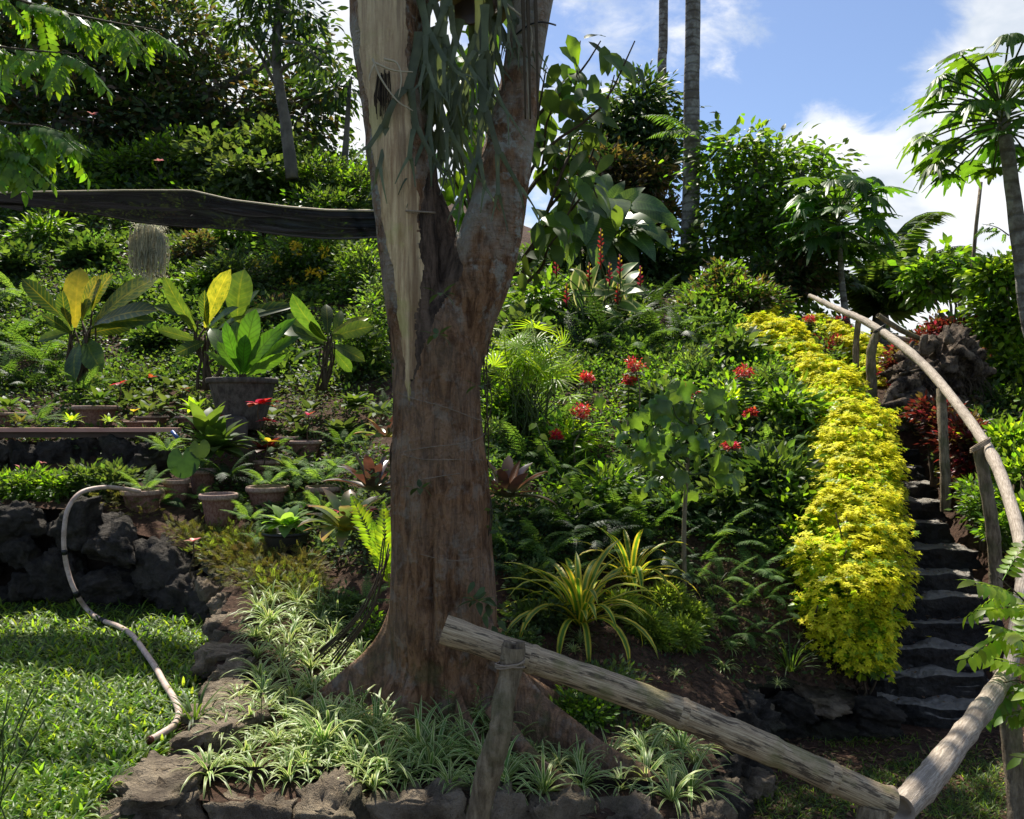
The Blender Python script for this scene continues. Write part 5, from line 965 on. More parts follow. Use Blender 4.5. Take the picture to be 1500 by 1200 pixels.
hedge('yellow_hedge', 'long golden yellow hedge cascading down the left side of the stone steps', [(1125, 478, 13, 24), (1108, 497, 12.4, 34), (1140, 505, 12.0, 38), (1150, 525, 11.5, 40), (1172, 545, 11, 36), (1200, 562, 10.3, 38), (1230, 578, 9.9, 36), (1222, 600, 9.4, 42), (1245, 625, 9.0, 48), (1252, 660, 8.5, 54), (1238, 690, 8.1, 50), (1263, 700, 8.0, 52), (1250, 735, 7.6, 58), (1263, 762, 7.3, 56), (1228, 778, 7.2, 48), (1258, 805, 7.0, 62), (1222, 835, 6.8, 56), (1262, 850, 6.7, 62), (1238, 885, 6.6, 62), (1262, 912, 6.5, 50), (1212, 888, 6.6, 42), (1252, 945, 6.4, 40), (1270, 968, 6.35, 27), (1225, 935, 6.45, 22)], 42000, 61)
hedge('yellow_hedge', 'smaller golden hedge patch on the far side of the stairs behind the forked post', [(1196, 482, 13.4, 20), (1215, 496, 13, 28), (1235, 510, 12.6, 32), (1254, 524, 12.2, 32), (1272, 535, 11.9, 28), (1278, 560, 11.4, 27), (1262, 555, 11.6, 24), (1282, 580, 11.2, 18)], 11000, 62)
tag(put('fallen_leaf', meshof(blade(.07, .05, 3, .1, .3, 'ovate'), YEL), None, Matrix.Translation(W(1363, 937, 6.85) + np.array([0, 0, .02]))), 'single yellow leaf lying on the third stone step', 'leaf')

# ------------------------------------------------------------------ uprooted stump
def stump():
    o0 = np.array(ground(1365, 600)); root = thing('uprooted_stump', 'huge uprooted dead stump with twisted roots right of the stairs', 'stump', tuple(o0)); Y = o0[1]; V, Q = cubesphere(34); P = norm(V); c = W(1375, 548, Y + .2) - o0; R3 = np.array([.56, .55, .50])
    n1 = noise3(P, 1.6, 2)[:, None]; n2 = noise3(P * np.array([1, 1, .5]), 4.5, 9)[:, None]; rid = np.abs(np.sin((P[:, :1] * 7 + P[:, 2:] * 5) + n1 * 4))
    P2 = P * (1 + .28 * n1 + .20 * n2 - .16 * rid); V2 = c + P2 * R3; V2[:, 2] += (P2[:, 0] * .12); MB().add(V2, [Q]).build('root_plate', STUMP, root)
    rg = np.random.default_rng(4); specs = [((1340, 560), (1290, 612), .10, .03), ((1350, 575), (1275, 600), .09, .03), ((1360, 590), (1305, 625), .09, .03), ((1370, 600), (1330, 620), .08, .03), ((1350, 545), (1310, 580), .07, .02), ((1345, 555), (1318, 548), .04, .015), ((1390, 500), (1385, 478), .06, .03), ((1345, 520), (1338, 500), .05, .02), ((1400, 510), (1420, 560), .07, .02), ((1375, 500), (1355, 490), .07, .04), ((1405, 545), (1432, 530), .03, .01), ((1350, 580), (1362, 625), .08, .03), ((1390, 580), (1425, 600), .06, .02)]
    for k, (a, b, r0, r1) in enumerate(specs):
        mb = MB(); A_ = W(*a, Y - .25) - o0; B_ = W(*b, Y - .45 if k < 6 else Y - .2) - o0; M_ = (A_ + B_) / 2 + rg.normal(size=3) * .08; Ps = smoothline(np.array([A_, M_, B_]), 6); mb.add(*tube(Ps, np.linspace(r0, r1, len(Ps)), 9, seed=k, rough=.1)); mb.build('root', STUMP, root)
    fm = MB()
    for k in range(140):
        a = W(rg.uniform(1340, 1440), rg.uniform(540, 600), Y - .2) - o0; limb(fm, a, a + np.array([rg.normal() * .12, rg.normal() * .1 - .05, -rg.uniform(.1, .4)]), .006, .003, k, n=3)
    fm.build('fine_roots', STEMB, root)
stump()
def redshrub(label, base, bl, n, seed, tips=40, sz=.075):
    root = shrub('red_leaf_shrub', label, base, [pblob(*b) for b in bl], DI, sz, n, 9, [REDL, REDL, GBR], seed=seed, group='red leaved shrubs around the stump and stairs', shell=.2)
    rg = np.random.default_rng(seed); o0 = np.array(root.location); P_, d_ = blobpts([(b[0] - o0[0], b[1] - o0[1], b[2] - o0[2], *b[3:]) for b in [pblob(*b) for b in bl]], tips, .9, rg); P_[:, 2] = np.abs(P_[:, 2]); mb = MB(); clumps(mb, P_ + [0, -.05, .03], 7, .10, DI, sz, d_, .6, 0, rg=rg); mb.build('crimson_tips', REDB, root, False)['kind'] = 'stuff'
redshrub('maroon shrub with crimson tips between the curved handrail and the stump', W(1325, 585, 10.8), [(1318, 535, 24, 10.8, 24), (1330, 520, 18, 10.8, 16), (1345, 545, 16, 10.6, 20)], 190, 1)
redshrub('maroon shrub crowning the top of the uprooted stump', W(1390, 560, 11.3), [(1360, 498, 24, 11, 16), (1395, 492, 28, 11, 20), (1415, 515, 18, 11, 20), (1372, 480, 8, 11, 12)], 240, 2)
redshrub('maroon shrub with red tips below the stump, behind the grey handrail post', W(1370, 700, 8.9), [(1378, 615, 22, 9, 20), (1394, 640, 20, 8.9, 26), (1360, 600, 16, 9.2, 14)], 260, 3, 22)
redshrub('maroon shrub by the stairs right of the grey handrail post', W(1415, 720, 8.4), [(1408, 645, 24, 8.5, 30), (1425, 670, 18, 8.4, 30), (1415, 700, 18, 8.4, 22)], 260, 4, 20)
redshrub('low maroon plant in the middle of the second yellow hedge', W(1225, 530, 12.4), [(1222, 512, 22, 12.3, 14), (1205, 520, 16, 12.3, 12)], 110, 5, 24)
redshrub('maroon shrub at the foot of the small papaya trunk', W(1235, 510, 13), [(1228, 480, 12, 13, 14), (1238, 500, 12, 12.8, 12)], 80, 6, 22)
redshrub('dark maroon bush behind the stump at its right shoulder', W(1440, 620, 11), [(1445, 575, 26, 11.3, 34), (1430, 545, 20, 11.3, 24)], 220, 7, 12)
for lab, bs, bl, mt, sz, n, sd in (
    ('grey green low bush in the corner where the stairs turn', (1312, 640, 9.9), [(1300, 612, 22, 10, 14), (1322, 612, 16, 9.9, 12)], [G5, G1], .07, 170, 1),
    ('small dark green bush right of the topmost visible steps', (1385, 690, 9.2), [(1384, 668, 14, 9.3, 12), (1392, 690, 14, 9, 12)], [G1, G5], .06, 110, 2),
    ('bright green low bush beside the short handrail post', (1440, 790, 7.4), [(1440, 740, 22, 7.5, 24), (1425, 715, 14, 7.8, 12), (1462, 770, 20, 7.2, 20)], [G3, G1], .06, 220, 3),
    ('bright green bush at the right edge outside the handrail', (1500, 760, 7.2), [(1480, 650, 34, 8.2, 22), (1495, 700, 30, 7.8, 34), (1500, 770, 26, 7.2, 30)], [G3, G1, G4], .09, 420, 4),
    ('pale green bush at the right edge beyond the handrail bend', (1490, 640, 10), [(1465, 590, 24, 10, 22), (1492, 600, 30, 10, 34), (1480, 560, 26, 10.4, 22)], [G5, G1, G3], .10, 380, 5),
    ('green shrub with narrow leaves behind the stump against the cloud', (1420, 520, 12.5), [(1395, 490, 30, 12.8, 18), (1440, 500, 28, 12.4, 22), (1350, 500, 26, 13.5, 12)], [G1, G3], .13, 260, 6),
    ('young tree with palmate leaves and thin stem right of the coconut palm', (1415, 520, 12.8), [(1375, 385, 28, 13, 18), (1395, 410, 26, 13, 16), (1350, 400, 24, 13, 16), (1365, 420, 36, 13, 14)], [G1, G3, G3], .17, 120, 7),
    ('bright green small leaved tree at the right edge under the tall papaya', (1480, 600, 10.5), [(1455, 410, 30, 10.6, 26), (1490, 400, 34, 10.6, 22), (1470, 450, 38, 10.5, 22), (1495, 480, 34, 10.4, 26), (1450, 480, 24, 10.6, 14), (1480, 530, 34, 10.4, 20)], [G3, G1, G4], .12, 520, 8)):
    shrub('green_bush', lab, W(*bs), [pblob(*b) for b in bl], OV if sz > .1 else DI, sz, n, 8, mt, seed=200 + sd, nst=7, stem=STEMB if sd < 7 else STEML, sr=.02 if sd < 7 else .04)
spray('leafy_twig', 'thin twig with small leaves growing beside the straight pole', [W(1478, 345, 10), W(1460, 333, 10), W(1438, 328, 10)], 9, .16, 9, hang=.3, r=.008)

# foreground foliage at the right edge
CL4 = meshof(CL, G4, 'compound_leaf')
for i, (tx, n, lab) in enumerate(((([W(1600, 1000, 4.0), W(1540, 930, 3.95), W(1500, 880, 3.9), W(1462, 845, 3.85)]), 9, 'lime green leafy twig reaching in at the right edge over the steps, upper one'), (([W(1600, 1060, 4.0), W(1540, 990, 3.95), W(1500, 940, 3.9), W(1450, 915, 3.85)]), 10, 'lime green leafy twig at the right edge in front of the rail bend, middle one'), (([W(1600, 1100, 4.2), W(1540, 1050, 4.1), W(1500, 1000, 4.05), W(1470, 1000, 4.0)]), 8, 'darker leafy twig at the right edge over the thick post, lower one'))): spray('leafy_twig', lab, tx, n, .30, 30 + i, CL4 if i < 2 else CLM, hang=.1, r=.008)

# ------------------------------------------------------------------ crotons and bird nest fern on the upper terrace
CRM = blade(1, .33, 8, .18, .5, 'obov', wav=.025); CRT = CRM[0][9 + 8]; CRO = meshof(CRM, CROT); CROYM = meshof(CRM, CROY); BDM = blade(1, .24, 8, .2, .5, 'obov', wav=.05); BDO = meshof(BDM, BIRD); BDT = BDM[0][9 + 8]
def heroplant(name, label, cat, base, Y, trunkr, leaves, me, tip, wsc=1.0, seed=0, up=(0, -.9, .45)):
    root = thing(name, label, cat, W(*base, Y)); o0 = np.array(root.location); rg = np.random.default_rng(seed); sm = MB()
    for bx, by, tx, ty, w_, *yl in leaves:
        leaf_to(root, o0, CROYM if yl else me, W(bx, by, Y), W(tx, ty, Y + rg.uniform(-.45, .35)), tip, w_ * wsc, np.array(up) + rg.normal(size=3) * .25); limb(sm, (rg.normal() * .04, rg.normal() * .04, -.1), W(bx, by, Y) - o0, trunkr, trunkr * .5, int(tx), n=6)
    sm.build('stem', STEMB, root); return root
heroplant('croton', 'broad leaved yellow and green croton, leftmost of the three on the upper terrace', 'croton', (118, 560), 10.9, .022, [(98, 470, 32, 408, .8), (110, 480, 118, 392, 1.15, 1), (120, 470, 150, 402, 1.0, 1), (135, 455, 166, 400, 1.0, 1), (140, 472, 230, 408, 1.3, 1), (135, 478, 232, 455, .9), (130, 480, 228, 470, .8), (105, 485, 92, 425, 1.3), (125, 490, 195, 478, 1.0), (115, 500, 110, 560, 1.2), (125, 495, 150, 545, 1.2), (110, 485, 55, 500, .8), (120, 470, 140, 430, 1.3), (130, 485, 180, 440, 1.0), (105, 490, 60, 460, .9)], CRO, CRT, 1.05, 1)
heroplant('croton', 'croton with one large upright round leaf, behind the bowl planter', 'croton', (300, 560), 10.7, .026, [(292, 490, 240, 402, .7), (300, 480, 338, 394, .9, 1), (348, 478, 358, 394, 1.9), (290, 470, 225, 448, .9), (290, 500, 230, 482, .9), (300, 490, 350, 450, .8), (285, 480, 262, 440, 1.0), (310, 485, 435, 448, .6), (300, 500, 255, 520, 1.1), (310, 490, 390, 455, .9), (305, 480, 300, 425, .9), (350, 470, 380, 425, 1.2)], CRO, CRT, 1.0, 2)
heroplant('croton', 'green croton with arching leaves, nearest the big tree trunk', 'croton', (475, 560), 10.3, .02, [(480, 500, 428, 430, 1.2), (478, 505, 400, 480, 1.1), (485, 495, 548, 478, 1.1), (485, 490, 540, 466, .8, 1), (480, 490, 478, 446, .9), (488, 505, 535, 530, 1.0), (470, 510, 430, 530, 1.2), (475, 500, 420, 460, 1.0), (490, 500, 500, 455, .8), (485, 510, 515, 545, 1.0), (480, 500, 455, 470, 1.2)], CRO, CRT, 1.1, 3)
heroplant('bird_nest_fern', 'bird nest fern with ribbed green leaves growing in the big dark bowl', 'fern', (355, 556), 9.6, .012, [(348, 545, 308, 480, 1.2), (352, 545, 345, 470, 1.2), (357, 545, 375, 452, 1.5), (360, 545, 412, 480, 1.1), (362, 548, 435, 465, .8), (350, 548, 318, 500, 1.2), (358, 548, 395, 505, 1.3), (354, 548, 330, 470, 1.0), (360, 548, 440, 492, .8), (356, 548, 360, 490, 1.6), (350, 550, 300, 515, .9), (360, 550, 420, 520, 1.0)], BDO, BDT, 1.0, 4)
# hanging moss bundle
hm = thing('hanging_moss', 'bundle of grey hanging moss strands under the shade net', 'moss', W(218, 335, 8.5)); mb = MB(); rg = np.random.default_rng(8)
for k in range(260):
    x = rg.uniform(-.16, .16); y = rg.uniform(-.1, .1); l = rg.uniform(.3, .62) * (1 - .4 * abs(x) / .2); t = np.linspace(0, 1, 7); P = np.stack([x * (1 + .15 * np.sin(t * 3)) + rg.normal(size=7) * .007, y + rg.normal(size=7) * .007, .03 - l * t - .10 * (abs(x) / .16) ** 2], -1); mb.add(*tube(P, .0035, 3, False))
q = rg.uniform(-1, 1, (2500, 3)) * [.16, .1, .27] + [0, 0, -.22]; mb.scatter(DIN, q, frame(rg.normal(size=(2500, 3))), .03); mb.build('strands', SPAN, hm)
MB().add(*tube([(0, 0, 0), (0, 0, .35)], .004, 5)).build('string', BLKT, hm)

# ------------------------------------------------------------------ bromeliads, striped plants, grasses
BRM = [meshof(blade(1, .24, 7, .35, d_, 'strap', wav=.01), BROM) for d_ in (.7, 1.2)]; BDK = [meshof(blade(1, .22, 6, .35, d_, 'strap'), BROD) for d_ in (.3, .7)]
def brom(label, px, py, Y, L, n, me, seed, el=(0.1, 1.3), group=None, lift=.1, w=1.0):
    root = thing('bromeliad', label, 'bromeliad', W(px, py, Y), group=group); rosette(root, me, n, L, el[0], el[1], np.random.default_rng(seed), (0, 0, lift), w, .035); return root
b1 = brom('large green bromeliad with a yellow heart and red tipped leaves, left of the trunk', 508, 800, 6.3, .36, 24, BRM, 1, lift=.12, w=1.3)
RBM = meshof(blade(1, .4, 4, .2, .8, 'ovate'), REDF)
for k in range(9): put('red_bract', RBM, b1, mat4((.10 * math.cos(k * 2.4) + .05, .08 * math.sin(k * 2.4), .26), frame(dire(k * 2.4, .5)), .11))
brom('dark brown bromeliad left of the trunk, above the green one', 545, 735, 7.3, .40, 18, BDK, 2, (.2, 1.35)); brom('dark brown upright bromeliad just right of the trunk', 742, 745, 7.2, .42, 20, BDK, 3, (.2, 1.3), w=1.2)
brom('small dark bromeliad in the shade above the other one, left of the trunk', 565, 655, 8.4, .28, 14, [BDK[0], BRM[0]], 4)
PDM = [meshof(blade(1, .075, 10, .3, d_, 'strap', start=.2), PAND) for d_ in (1.2, 1.9, 2.5)]
def strapplant(label, px, py, L, n, seed, me, el=(.5, 1.35), cat='striped plant', nm='striped_pandan', w=1.0, Y=None):
    c = ground(px, py) if Y is None else W(px, py, Y); root = thing(nm, label, cat, tuple(c)); rosette(root, me, n, L, el[0], el[1], np.random.default_rng(seed), (0, 0, .03), w, .03); return root
strapplant('large yellow and green striped plant with arching leaves right of the trunk', 850, 925, .72, 46, 1, PDM, (.35, 1.4)); strapplant('second yellow striped plant just behind the largest one', 925, 868, .62, 26, 2, PDM, (.45, 1.35))
GRM = [meshof(blade(1, .045, 8, .3, d_, 'grass', start=.1), G1) for d_ in (.8, 1.6)]
strapplant('dark green grassy clump on the bare soil left of the hedge foot', 1158, 990, .36, 40, 3, GRM, (.5, 1.45), 'grass clump', 'grass_clump'); strapplant('small pale grassy clump by the young tree trunk', 1045, 878, .22, 22, 4, GRM, (.3, 1.3), 'grass clump', 'grass_clump')
# spider plants
SPM = []
for s in range(6):
    rr = np.random.default_rng(s); mb = MB()
    for k in range(int(rr.integers(20, 42))):
        az = k * 2.4 + rr.uniform(-.3, .3); el = rr.uniform(.35, 1.4); mb.add(*xf(blade(1, .085, 6, .3, rr.uniform(1.0, 2.2), 'grass', start=.1, twist=rr.uniform(-.3, .3)), (.03 * math.cos(az), .03 * math.sin(az), 0), frame(dire(az, el)), rr.uniform(.6, 1.1)))
    SPM.append(mb.mesh('spider_leaves', SPID))
SPOLY = [[(378, 885), (520, 900), (545, 960), (480, 1060), (560, 1085), (700, 1065), (850, 1135), (930, 1100), (1030, 1110), (1010, 1185), (300, 1150), (322, 1080), (368, 1000)]]
rg = np.random.default_rng(42); sp = []
for tries in range(9000):
    px, py = rg.uniform(290, 1040), rg.uniform(885, 1195)
    if not inpoly(np.array([px]), np.array([py]), SPOLY[0])[0]: continue
    dmin = 22 + (py - 885) * .035
    if px < 560 and py < 1060 and rg.random() < .5: dmin *= 1.35
    if all((px - a) ** 2 + ((py - b) * 1.3) ** 2 > dmin ** 2 for a, b in sp): sp.append((px, py))
sp += [(640, 1120), (850, 945), (1040, 870), (880, 1010), (905, 1040), (860, 1000), (990, 1080), (955, 1060), (1070, 960), (1140, 1010), (1060, 985), (990, 995), (840, 960), (1100, 880), (1170, 940)]
def spregion(px, py):
    if px > 1035 or (py < 1050 and px > 830): return 'small spider plant on the bare soil uphill of the bamboo rail', 'spider plants on the bare soil', .14
    if py > 1150: return 'white edged spider plant behind the front edging stones', 'spider plants along the front edging', .22
    if px < 560 and py < 1060: return 'white edged spider plant between the stone edging and the left buttress', 'spider plants left of the tree', .22
    if px > 730: return 'white edged spider plant right of the crooked forked post', 'spider plants right of the forked post', .22
    if px < 470: return 'white edged spider plant at the left end of the bed by the stone edging', 'spider plants in the left corner of the bed', .20
    return 'lush white edged spider plant in front of the buttress roots', 'spider plants in front of the buttress roots', .29
ORD = ['first', 'second', 'third', 'fourth', 'fifth', 'sixth', 'seventh', 'eighth', 'ninth', 'tenth', 'eleventh', 'twelfth', 'thirteenth', 'fourteenth', 'fifteenth', 'sixteenth', 'seventeenth', 'eighteenth', 'nineteenth', 'twentieth']
def rowlabels(items, rowh, fmt):
    """items: (px, py) on the ground; counted in rows from the front, and from the left in each row"""
    left = sorted(items, key=lambda a: -a[1]); out = {}; row = 0
    while left:
        r_ = sorted([a for a in left if a[1] > left[0][1] - rowh]); left = [a for a in left if a not in r_]
        for i, a in enumerate(r_): out[a] = fmt % (ORD[i] + ' from left', ORD[row])
        row += 1
    return out
splab = {}
for g_ in {spregion(*a)[1] for a in sp}:
    it = [a for a in sp if spregion(*a)[1] == g_]
    short = {'spider plants on the bare soil': 'small spider plant on bare soil uphill of the bamboo rail', 'spider plants along the front edging': 'spider plant behind the front edging stones', 'spider plants left of the tree': 'spider plant between edging and left buttress', 'spider plants right of the forked post': 'spider plant right of the forked post', 'spider plants in the left corner of the bed': 'spider plant in the left bed corner', 'spider plants in front of the buttress roots': 'lush spider plant before the buttress roots'}[g_]
    for a, l_ in rowlabels(it, 30 if 'bare' not in g_ else 60, short + ', %s, %s row').items(): splab[a] = (g_, spregion(*a)[2], l_)
for px, py in sp:
    gr, L, lab = splab[(px, py)]; c = ground(px, py); o = put('spider_plant', SPM[rg.integers(6)], None, mat4(c + np.array([0, 0, .01]), frame(dire(rg.uniform(0, 6.28), 0.0)), L * rg.uniform(.65, 1.35))); tag(o, lab, 'spider plant', gr)
for px, py, lab in ((530, 1010, 'spider plant flower stalk with pale plantlets standing before the left buttress'), (700, 1010, 'spider plant flower stalk with plantlets beside the forked post'), (383, 990, 'curling flower stalk over the spider plants at the left end of the bed'), (655, 1010, 'thin leaning flower stalk in front of the cavity of the trunk')):
    c = ground(px, py + 70); o0 = np.array(c); root = thing('flower_stalk', lab, 'flower stalk', tuple(c)); e = W(px, py, c[1] - .05) - o0; limb(mb2 := MB(), (0, 0, 0), e, .003, .002, int(px), n=4); mb2.build('stem', STEM, root); m3 = MB(); P_ = np.linspace(.45, 1, 9)[:, None] * e + rg.normal(size=(9, 3)) * .006; clumps(m3, P_, 5, .02, DIN, .028, None, .5, 0); m3.build('plantlets', SPID, root)

# ------------------------------------------------------------------ ferns
FR = {c: [MB().add(*frond(1, .36, 16, True, .7 + .35 * s, s, .1, .32, .3)).mesh('frond', m_) for s in range(3)] for c, m_ in (('g', GF), ('p', GF2), ('d', G2))}
FR['b'] = [MB().add(*frond(1, .36, 20, False, .5, s, .2, .30, .15)).mesh('frond', G4) for s in range(2)]
def fern(px, py, L, n, label, col='g', group=None, Y=None, el=(.15, 1.0), seed=None, lift=.0):
    c = np.array(ground(px, py)) if Y is None else W(px, py, Y); root = thing('fern', label, 'fern', tuple(c), group=group); rg_ = np.random.default_rng(int(px * 7 + py)); rosette(root, FR[col], n, L, el[0], el[1], rg_, (0, 0, lift), 1.0, .02, 'frond'); return root
FS = 'ferns on the slope between the tree and the yellow hedge'
def ferngroup(L_, fmt, grp):
    L_ = sorted(set(L_))
    lb = rowlabels([(a[0], a[1]) for a in L_], 45, fmt)
    for px, py, L, n, c in L_: fern(px, py, L, n, lb[(px, py)], c, grp)
FG1 = [(745, 815, .5, 8, 'g'), (790, 820, .55, 9, 'g'), (770, 675, .6, 8, 'g'), (812, 690, .55, 8, 'g'), (855, 745, .55, 8, 'g'), (905, 760, .6, 9, 'g'), (940, 785, .55, 8, 'g'), (872, 800, .6, 9, 'd'), (835, 790, .6, 8, 'd'), (960, 745, .5, 7, 'g'), (730, 770, .45, 7, 'p'), (800, 865, .5, 8, 'p'), (860, 835, .4, 7, 'p'), (985, 720, .5, 7, 'd')]
rgf = np.random.default_rng(70)
for k in range(26):
    q = (float(round(rgf.uniform(725, 1000))), float(round(rgf.uniform(600, 850))), rgf.uniform(.35, .6), int(rgf.integers(6, 9)), 'ggpd'[rgf.integers(4)]); FG1.append(q)
ferngroup(FG1, 'green fern right of the trunk on the slope, %s, %s row', FS)
FG2 = [(1045, 700, .5, 7, 'p'), (1090, 690, .55, 8, 'p'), (1130, 665, .55, 8, 'p'), (1160, 650, .5, 7, 'p'), (1095, 610, .6, 7, 'p'), (1140, 615, .55, 8, 'p'), (1165, 715, .5, 7, 'g'), (1060, 780, .42, 7, 'g'), (1125, 755, .4, 7, 'p'), (1105, 840, .42, 7, 'p'), (1060, 850, .38, 7, 'p'), (1140, 815, .45, 7, 'p'), (1165, 860, .36, 6, 'p'), (1085, 890, .32, 6, 'p'), (1030, 820, .35, 6, 'g'), (1120, 880, .3, 6, 'p'), (1015, 760, .4, 6, 'g')]
for k in range(14): FG2.append((float(round(rgf.uniform(1010, 1175))), float(round(rgf.uniform(570, 800))), rgf.uniform(.35, .6), int(rgf.integers(6, 9)), 'gppd'[rgf.integers(4)]))
for q in [(1015, 850), (1050, 905), (1085, 930), (1120, 925), (1150, 900), (1010, 950), (1060, 940), (1165, 830), (1035, 790), (1180, 880), (1130, 850), (1100, 800), (945, 850), (975, 840)]: FG2.append((float(q[0]), float(q[1]), rgf.uniform(.24, .36), 7, 'gpp'[rgf.integers(3)]))
ferngroup(FG2, 'pale fern left of the long yellow hedge, %s, %s row', 'ferns beside the long yellow hedge')
FG3 = [(885, 500, .9, 8, 'd'), (925, 480, .95, 9, 'd'), (965, 500, .9, 8, 'g'), (1000, 500, .8, 8, 'd'), (850, 510, .8, 7, 'd'), (950, 450, .9, 7, 'd'), (930, 520, .7, 7, 'g'), (1180, 560, .5, 6, 'g')]
ferngroup(FG3, 'dark fern near the cream leaved heliconia, %s, %s row', 'ferns by the heliconia')
FG4 = [(15, 500, 1.0, 9, 'g'), (60, 530, .95, 9, 'g'), (-10, 450, 1.0, 8, 'p'), (85, 545, .8, 8, 'g'), (30, 440, .9, 8, 'p'), (5, 560, .7, 7, 'g'), (45, 570, .6, 7, 'd')]
ferngroup(FG4, 'feathery fern at the left edge, %s, %s row', 'ferns at the left edge')
for px, py, L, n, lab, c, Y in [(212, 716, .34, 9, 'fern spilling out of the terracotta pot nearest the hose', 'p', 7.7), (392, 708, .36, 9, 'fern drooping over the wide yellow rimmed pot', 'p', 7.9), (470, 705, .40, 10, 'arching pale fern in the pot near the trunk', 'p', 7.9), (440, 700, .42, 10, 'large pale fern between the pots and the dark bromeliad', 'p', 8.1), (350, 745, .30, 8, 'fern behind the lone fluted pot', 'g', 7.9), (365, 760, .32, 8, 'pale fern right of the lone fluted pot', 'p', 7.4), (380, 790, .26, 7, 'small fern at the foot of the black pot', 'p', 7.1), (330, 700, .42, 9, 'dark fern under the hosta clump', 'd', 8.1), (470, 745, .34, 8, 'pale fern above the black pot', 'p', 7.5), (245, 660, .34, 8, 'fine fern beside the upper rock wall', 'p', 8.5), (500, 690, .35, 8, 'fern left of the dark bromeliad', 'p', 8.0), (55, 615, .38, 8, 'fern on the upper terrace at the left end of the plank', 'g', 9.3), (400, 660, .36, 8, 'fern under the red and yellow leaves', 'g', 8.6), (500, 650, .4, 8, 'green fern near the trunk on the upper terrace', 'g', 9.0), (120, 570, .5, 8, 'shaded fern under the leftmost croton', 'g', 10.4), (535, 880, .3, 7, 'small fern by the dangling roots at the trunk foot', 'p', 5.9), (235, 735, .26, 7, 'small fern between the first two terracotta pots', 'g', 7.8), (290, 730, .25, 7, 'tiny leaved fern left of the lone pot', 'p', 7.9)]:
    fern(px, py, L, n, lab, c, None, Y)
rgf = np.random.default_rng(71); FG5 = [(float(round(rgf.uniform(380, 560))), float(round(rgf.uniform(640, 850))), rgf.uniform(.22, .38), 7, 'gpd'[rgf.integers(3)]) for k in range(20)] + [(float(round(rgf.uniform(560, 580))), float(round(rgf.uniform(600, 700))), .35, 7, 'g') for k in range(3)]
ferngroup(FG5, 'small fern among the pots left of the trunk, %s, %s row', 'small ferns among the pots')
fb = thing('sword_fern', 'bright lime sword fern with ladder like leaflets against the left side of the trunk', 'fern', W(566, 830, 5.4)); fo = np.array(fb.location); LFT = np.array([0, .95, -.1])
for k, (bx, by, tx, ty) in enumerate([(568, 850, 562, 735), (566, 850, 545, 760), (570, 860, 575, 770), (560, 820, 512, 720)]): put('frond', FR['b'][k % 2], fb, mat4(W(bx, by, 5.35 + .05 * k) - fo, frame(W(tx, ty, 5.3) - W(bx, by, 5.35), (0, -1, .3)), np.linalg.norm(W(tx, ty, 5.3) - W(bx, by, 5.35))))
fan = join([xf(blade(1, .07, 4, .25, .5, 'lance'), (0, 0, 0), frame([math.sin(a), math.cos(a), 0])) for a in np.linspace(-1.7, 1.7, 11)]); FANM = meshof(fan, G4, 'leaf_fan')
rp = thing('fan_palm_shrub', 'bright lime palm shrub with thin fan leaves right of the trunk', 'palm shrub', tuple(ground(775, 640))); ro_ = np.array(rp.location); sm = MB(); rg = np.random.default_rng(15)
for k in range(64):
    px, py = rg.normal(775, 27), rg.normal(530, 24); e = W(px, py, ro_[1] + rg.uniform(-.4, .3)) - ro_; put('leaf_fan', FANM, rp, mat4(e, frame(norm([rg.normal() * .7, -.3 + rg.normal() * .5, .35 + rg.normal() * .35]), (0, -.6, .8)), rg.uniform(.2, .34))); limb(sm, (rg.normal() * .1, rg.normal() * .1, -.05), e, .01, .004, k, n=4)
sm.build('canes', STEM, rp)
# ------------------------------------------------------------------ young broad leaved tree
def lobf(a): return np.maximum(.30, (1 - .55 * np.abs(a) / PI) * (.86 + .16 * np.cos(a * 5)) * (1 - .75 * np.exp(-((np.abs(a) - PI) / .28) ** 2)))
LBM = [meshof(radial_leaf(lobf, 46, .62, c_), LOBE) for c_ in (.25, .5)]
yt = thing('young_tree', 'young slender tree with large drooping lobed leaves in the middle of the slope', 'tree', tuple(ground(1003, 868))); yo = np.array(yt.location); Yt = yo[1]
tr_ = smoothline(np.array([yo + [0, 0, -.05], W(1002, 780, Yt), W(1006, 700, Yt), W(1012, 640, Yt), W(1015, 600, Yt)]), 5); MB().add(*tube(tr_ - yo, np.linspace(.022, .010, len(tr_)), 8)).build('trunk', STEML, yt)
sm = MB(); rg = np.random.default_rng(5)
BR = [((1004, 700), (930, 640)), ((1006, 690), (900, 620)), ((1008, 680), (960, 610)), ((1010, 650), (985, 590)), ((1012, 650), (1050, 600)), ((1010, 670), (1055, 640)), ((1004, 705), (945, 690)), ((1010, 640), (1020, 580)), ((1006, 690), (1050, 690))]
for k, (a, b) in enumerate(BR): limb(sm, W(*a, Yt) - yo, W(*b, Yt + rg.uniform(-.35, .3)) - yo, .011, .006, k, n=5)
for k in range(84):
    a, b = BR[k % len(BR)]; t = rg.uniform(.4, 1.1); px = a[0] + (b[0] - a[0]) * t + rg.normal() * 20; py = a[1] + (b[1] - a[1]) * t + rg.normal() * 15; c = W(px, py, Yt + rg.uniform(-.5, .45)) - yo; az = rg.uniform(0, 2 * PI); dv = norm(np.array([math.cos(az) * .7, math.sin(az) * .5 - .25, -.55 - rg.uniform(0, .5)])); put('leaf', LBM[k % 2], yt, mat4(c, frame(dv, (rg.normal() * .8, -.5 + rg.normal() * .5, .7)), rg.uniform(.13, .24)))
sm.build('branches', STEM, yt)

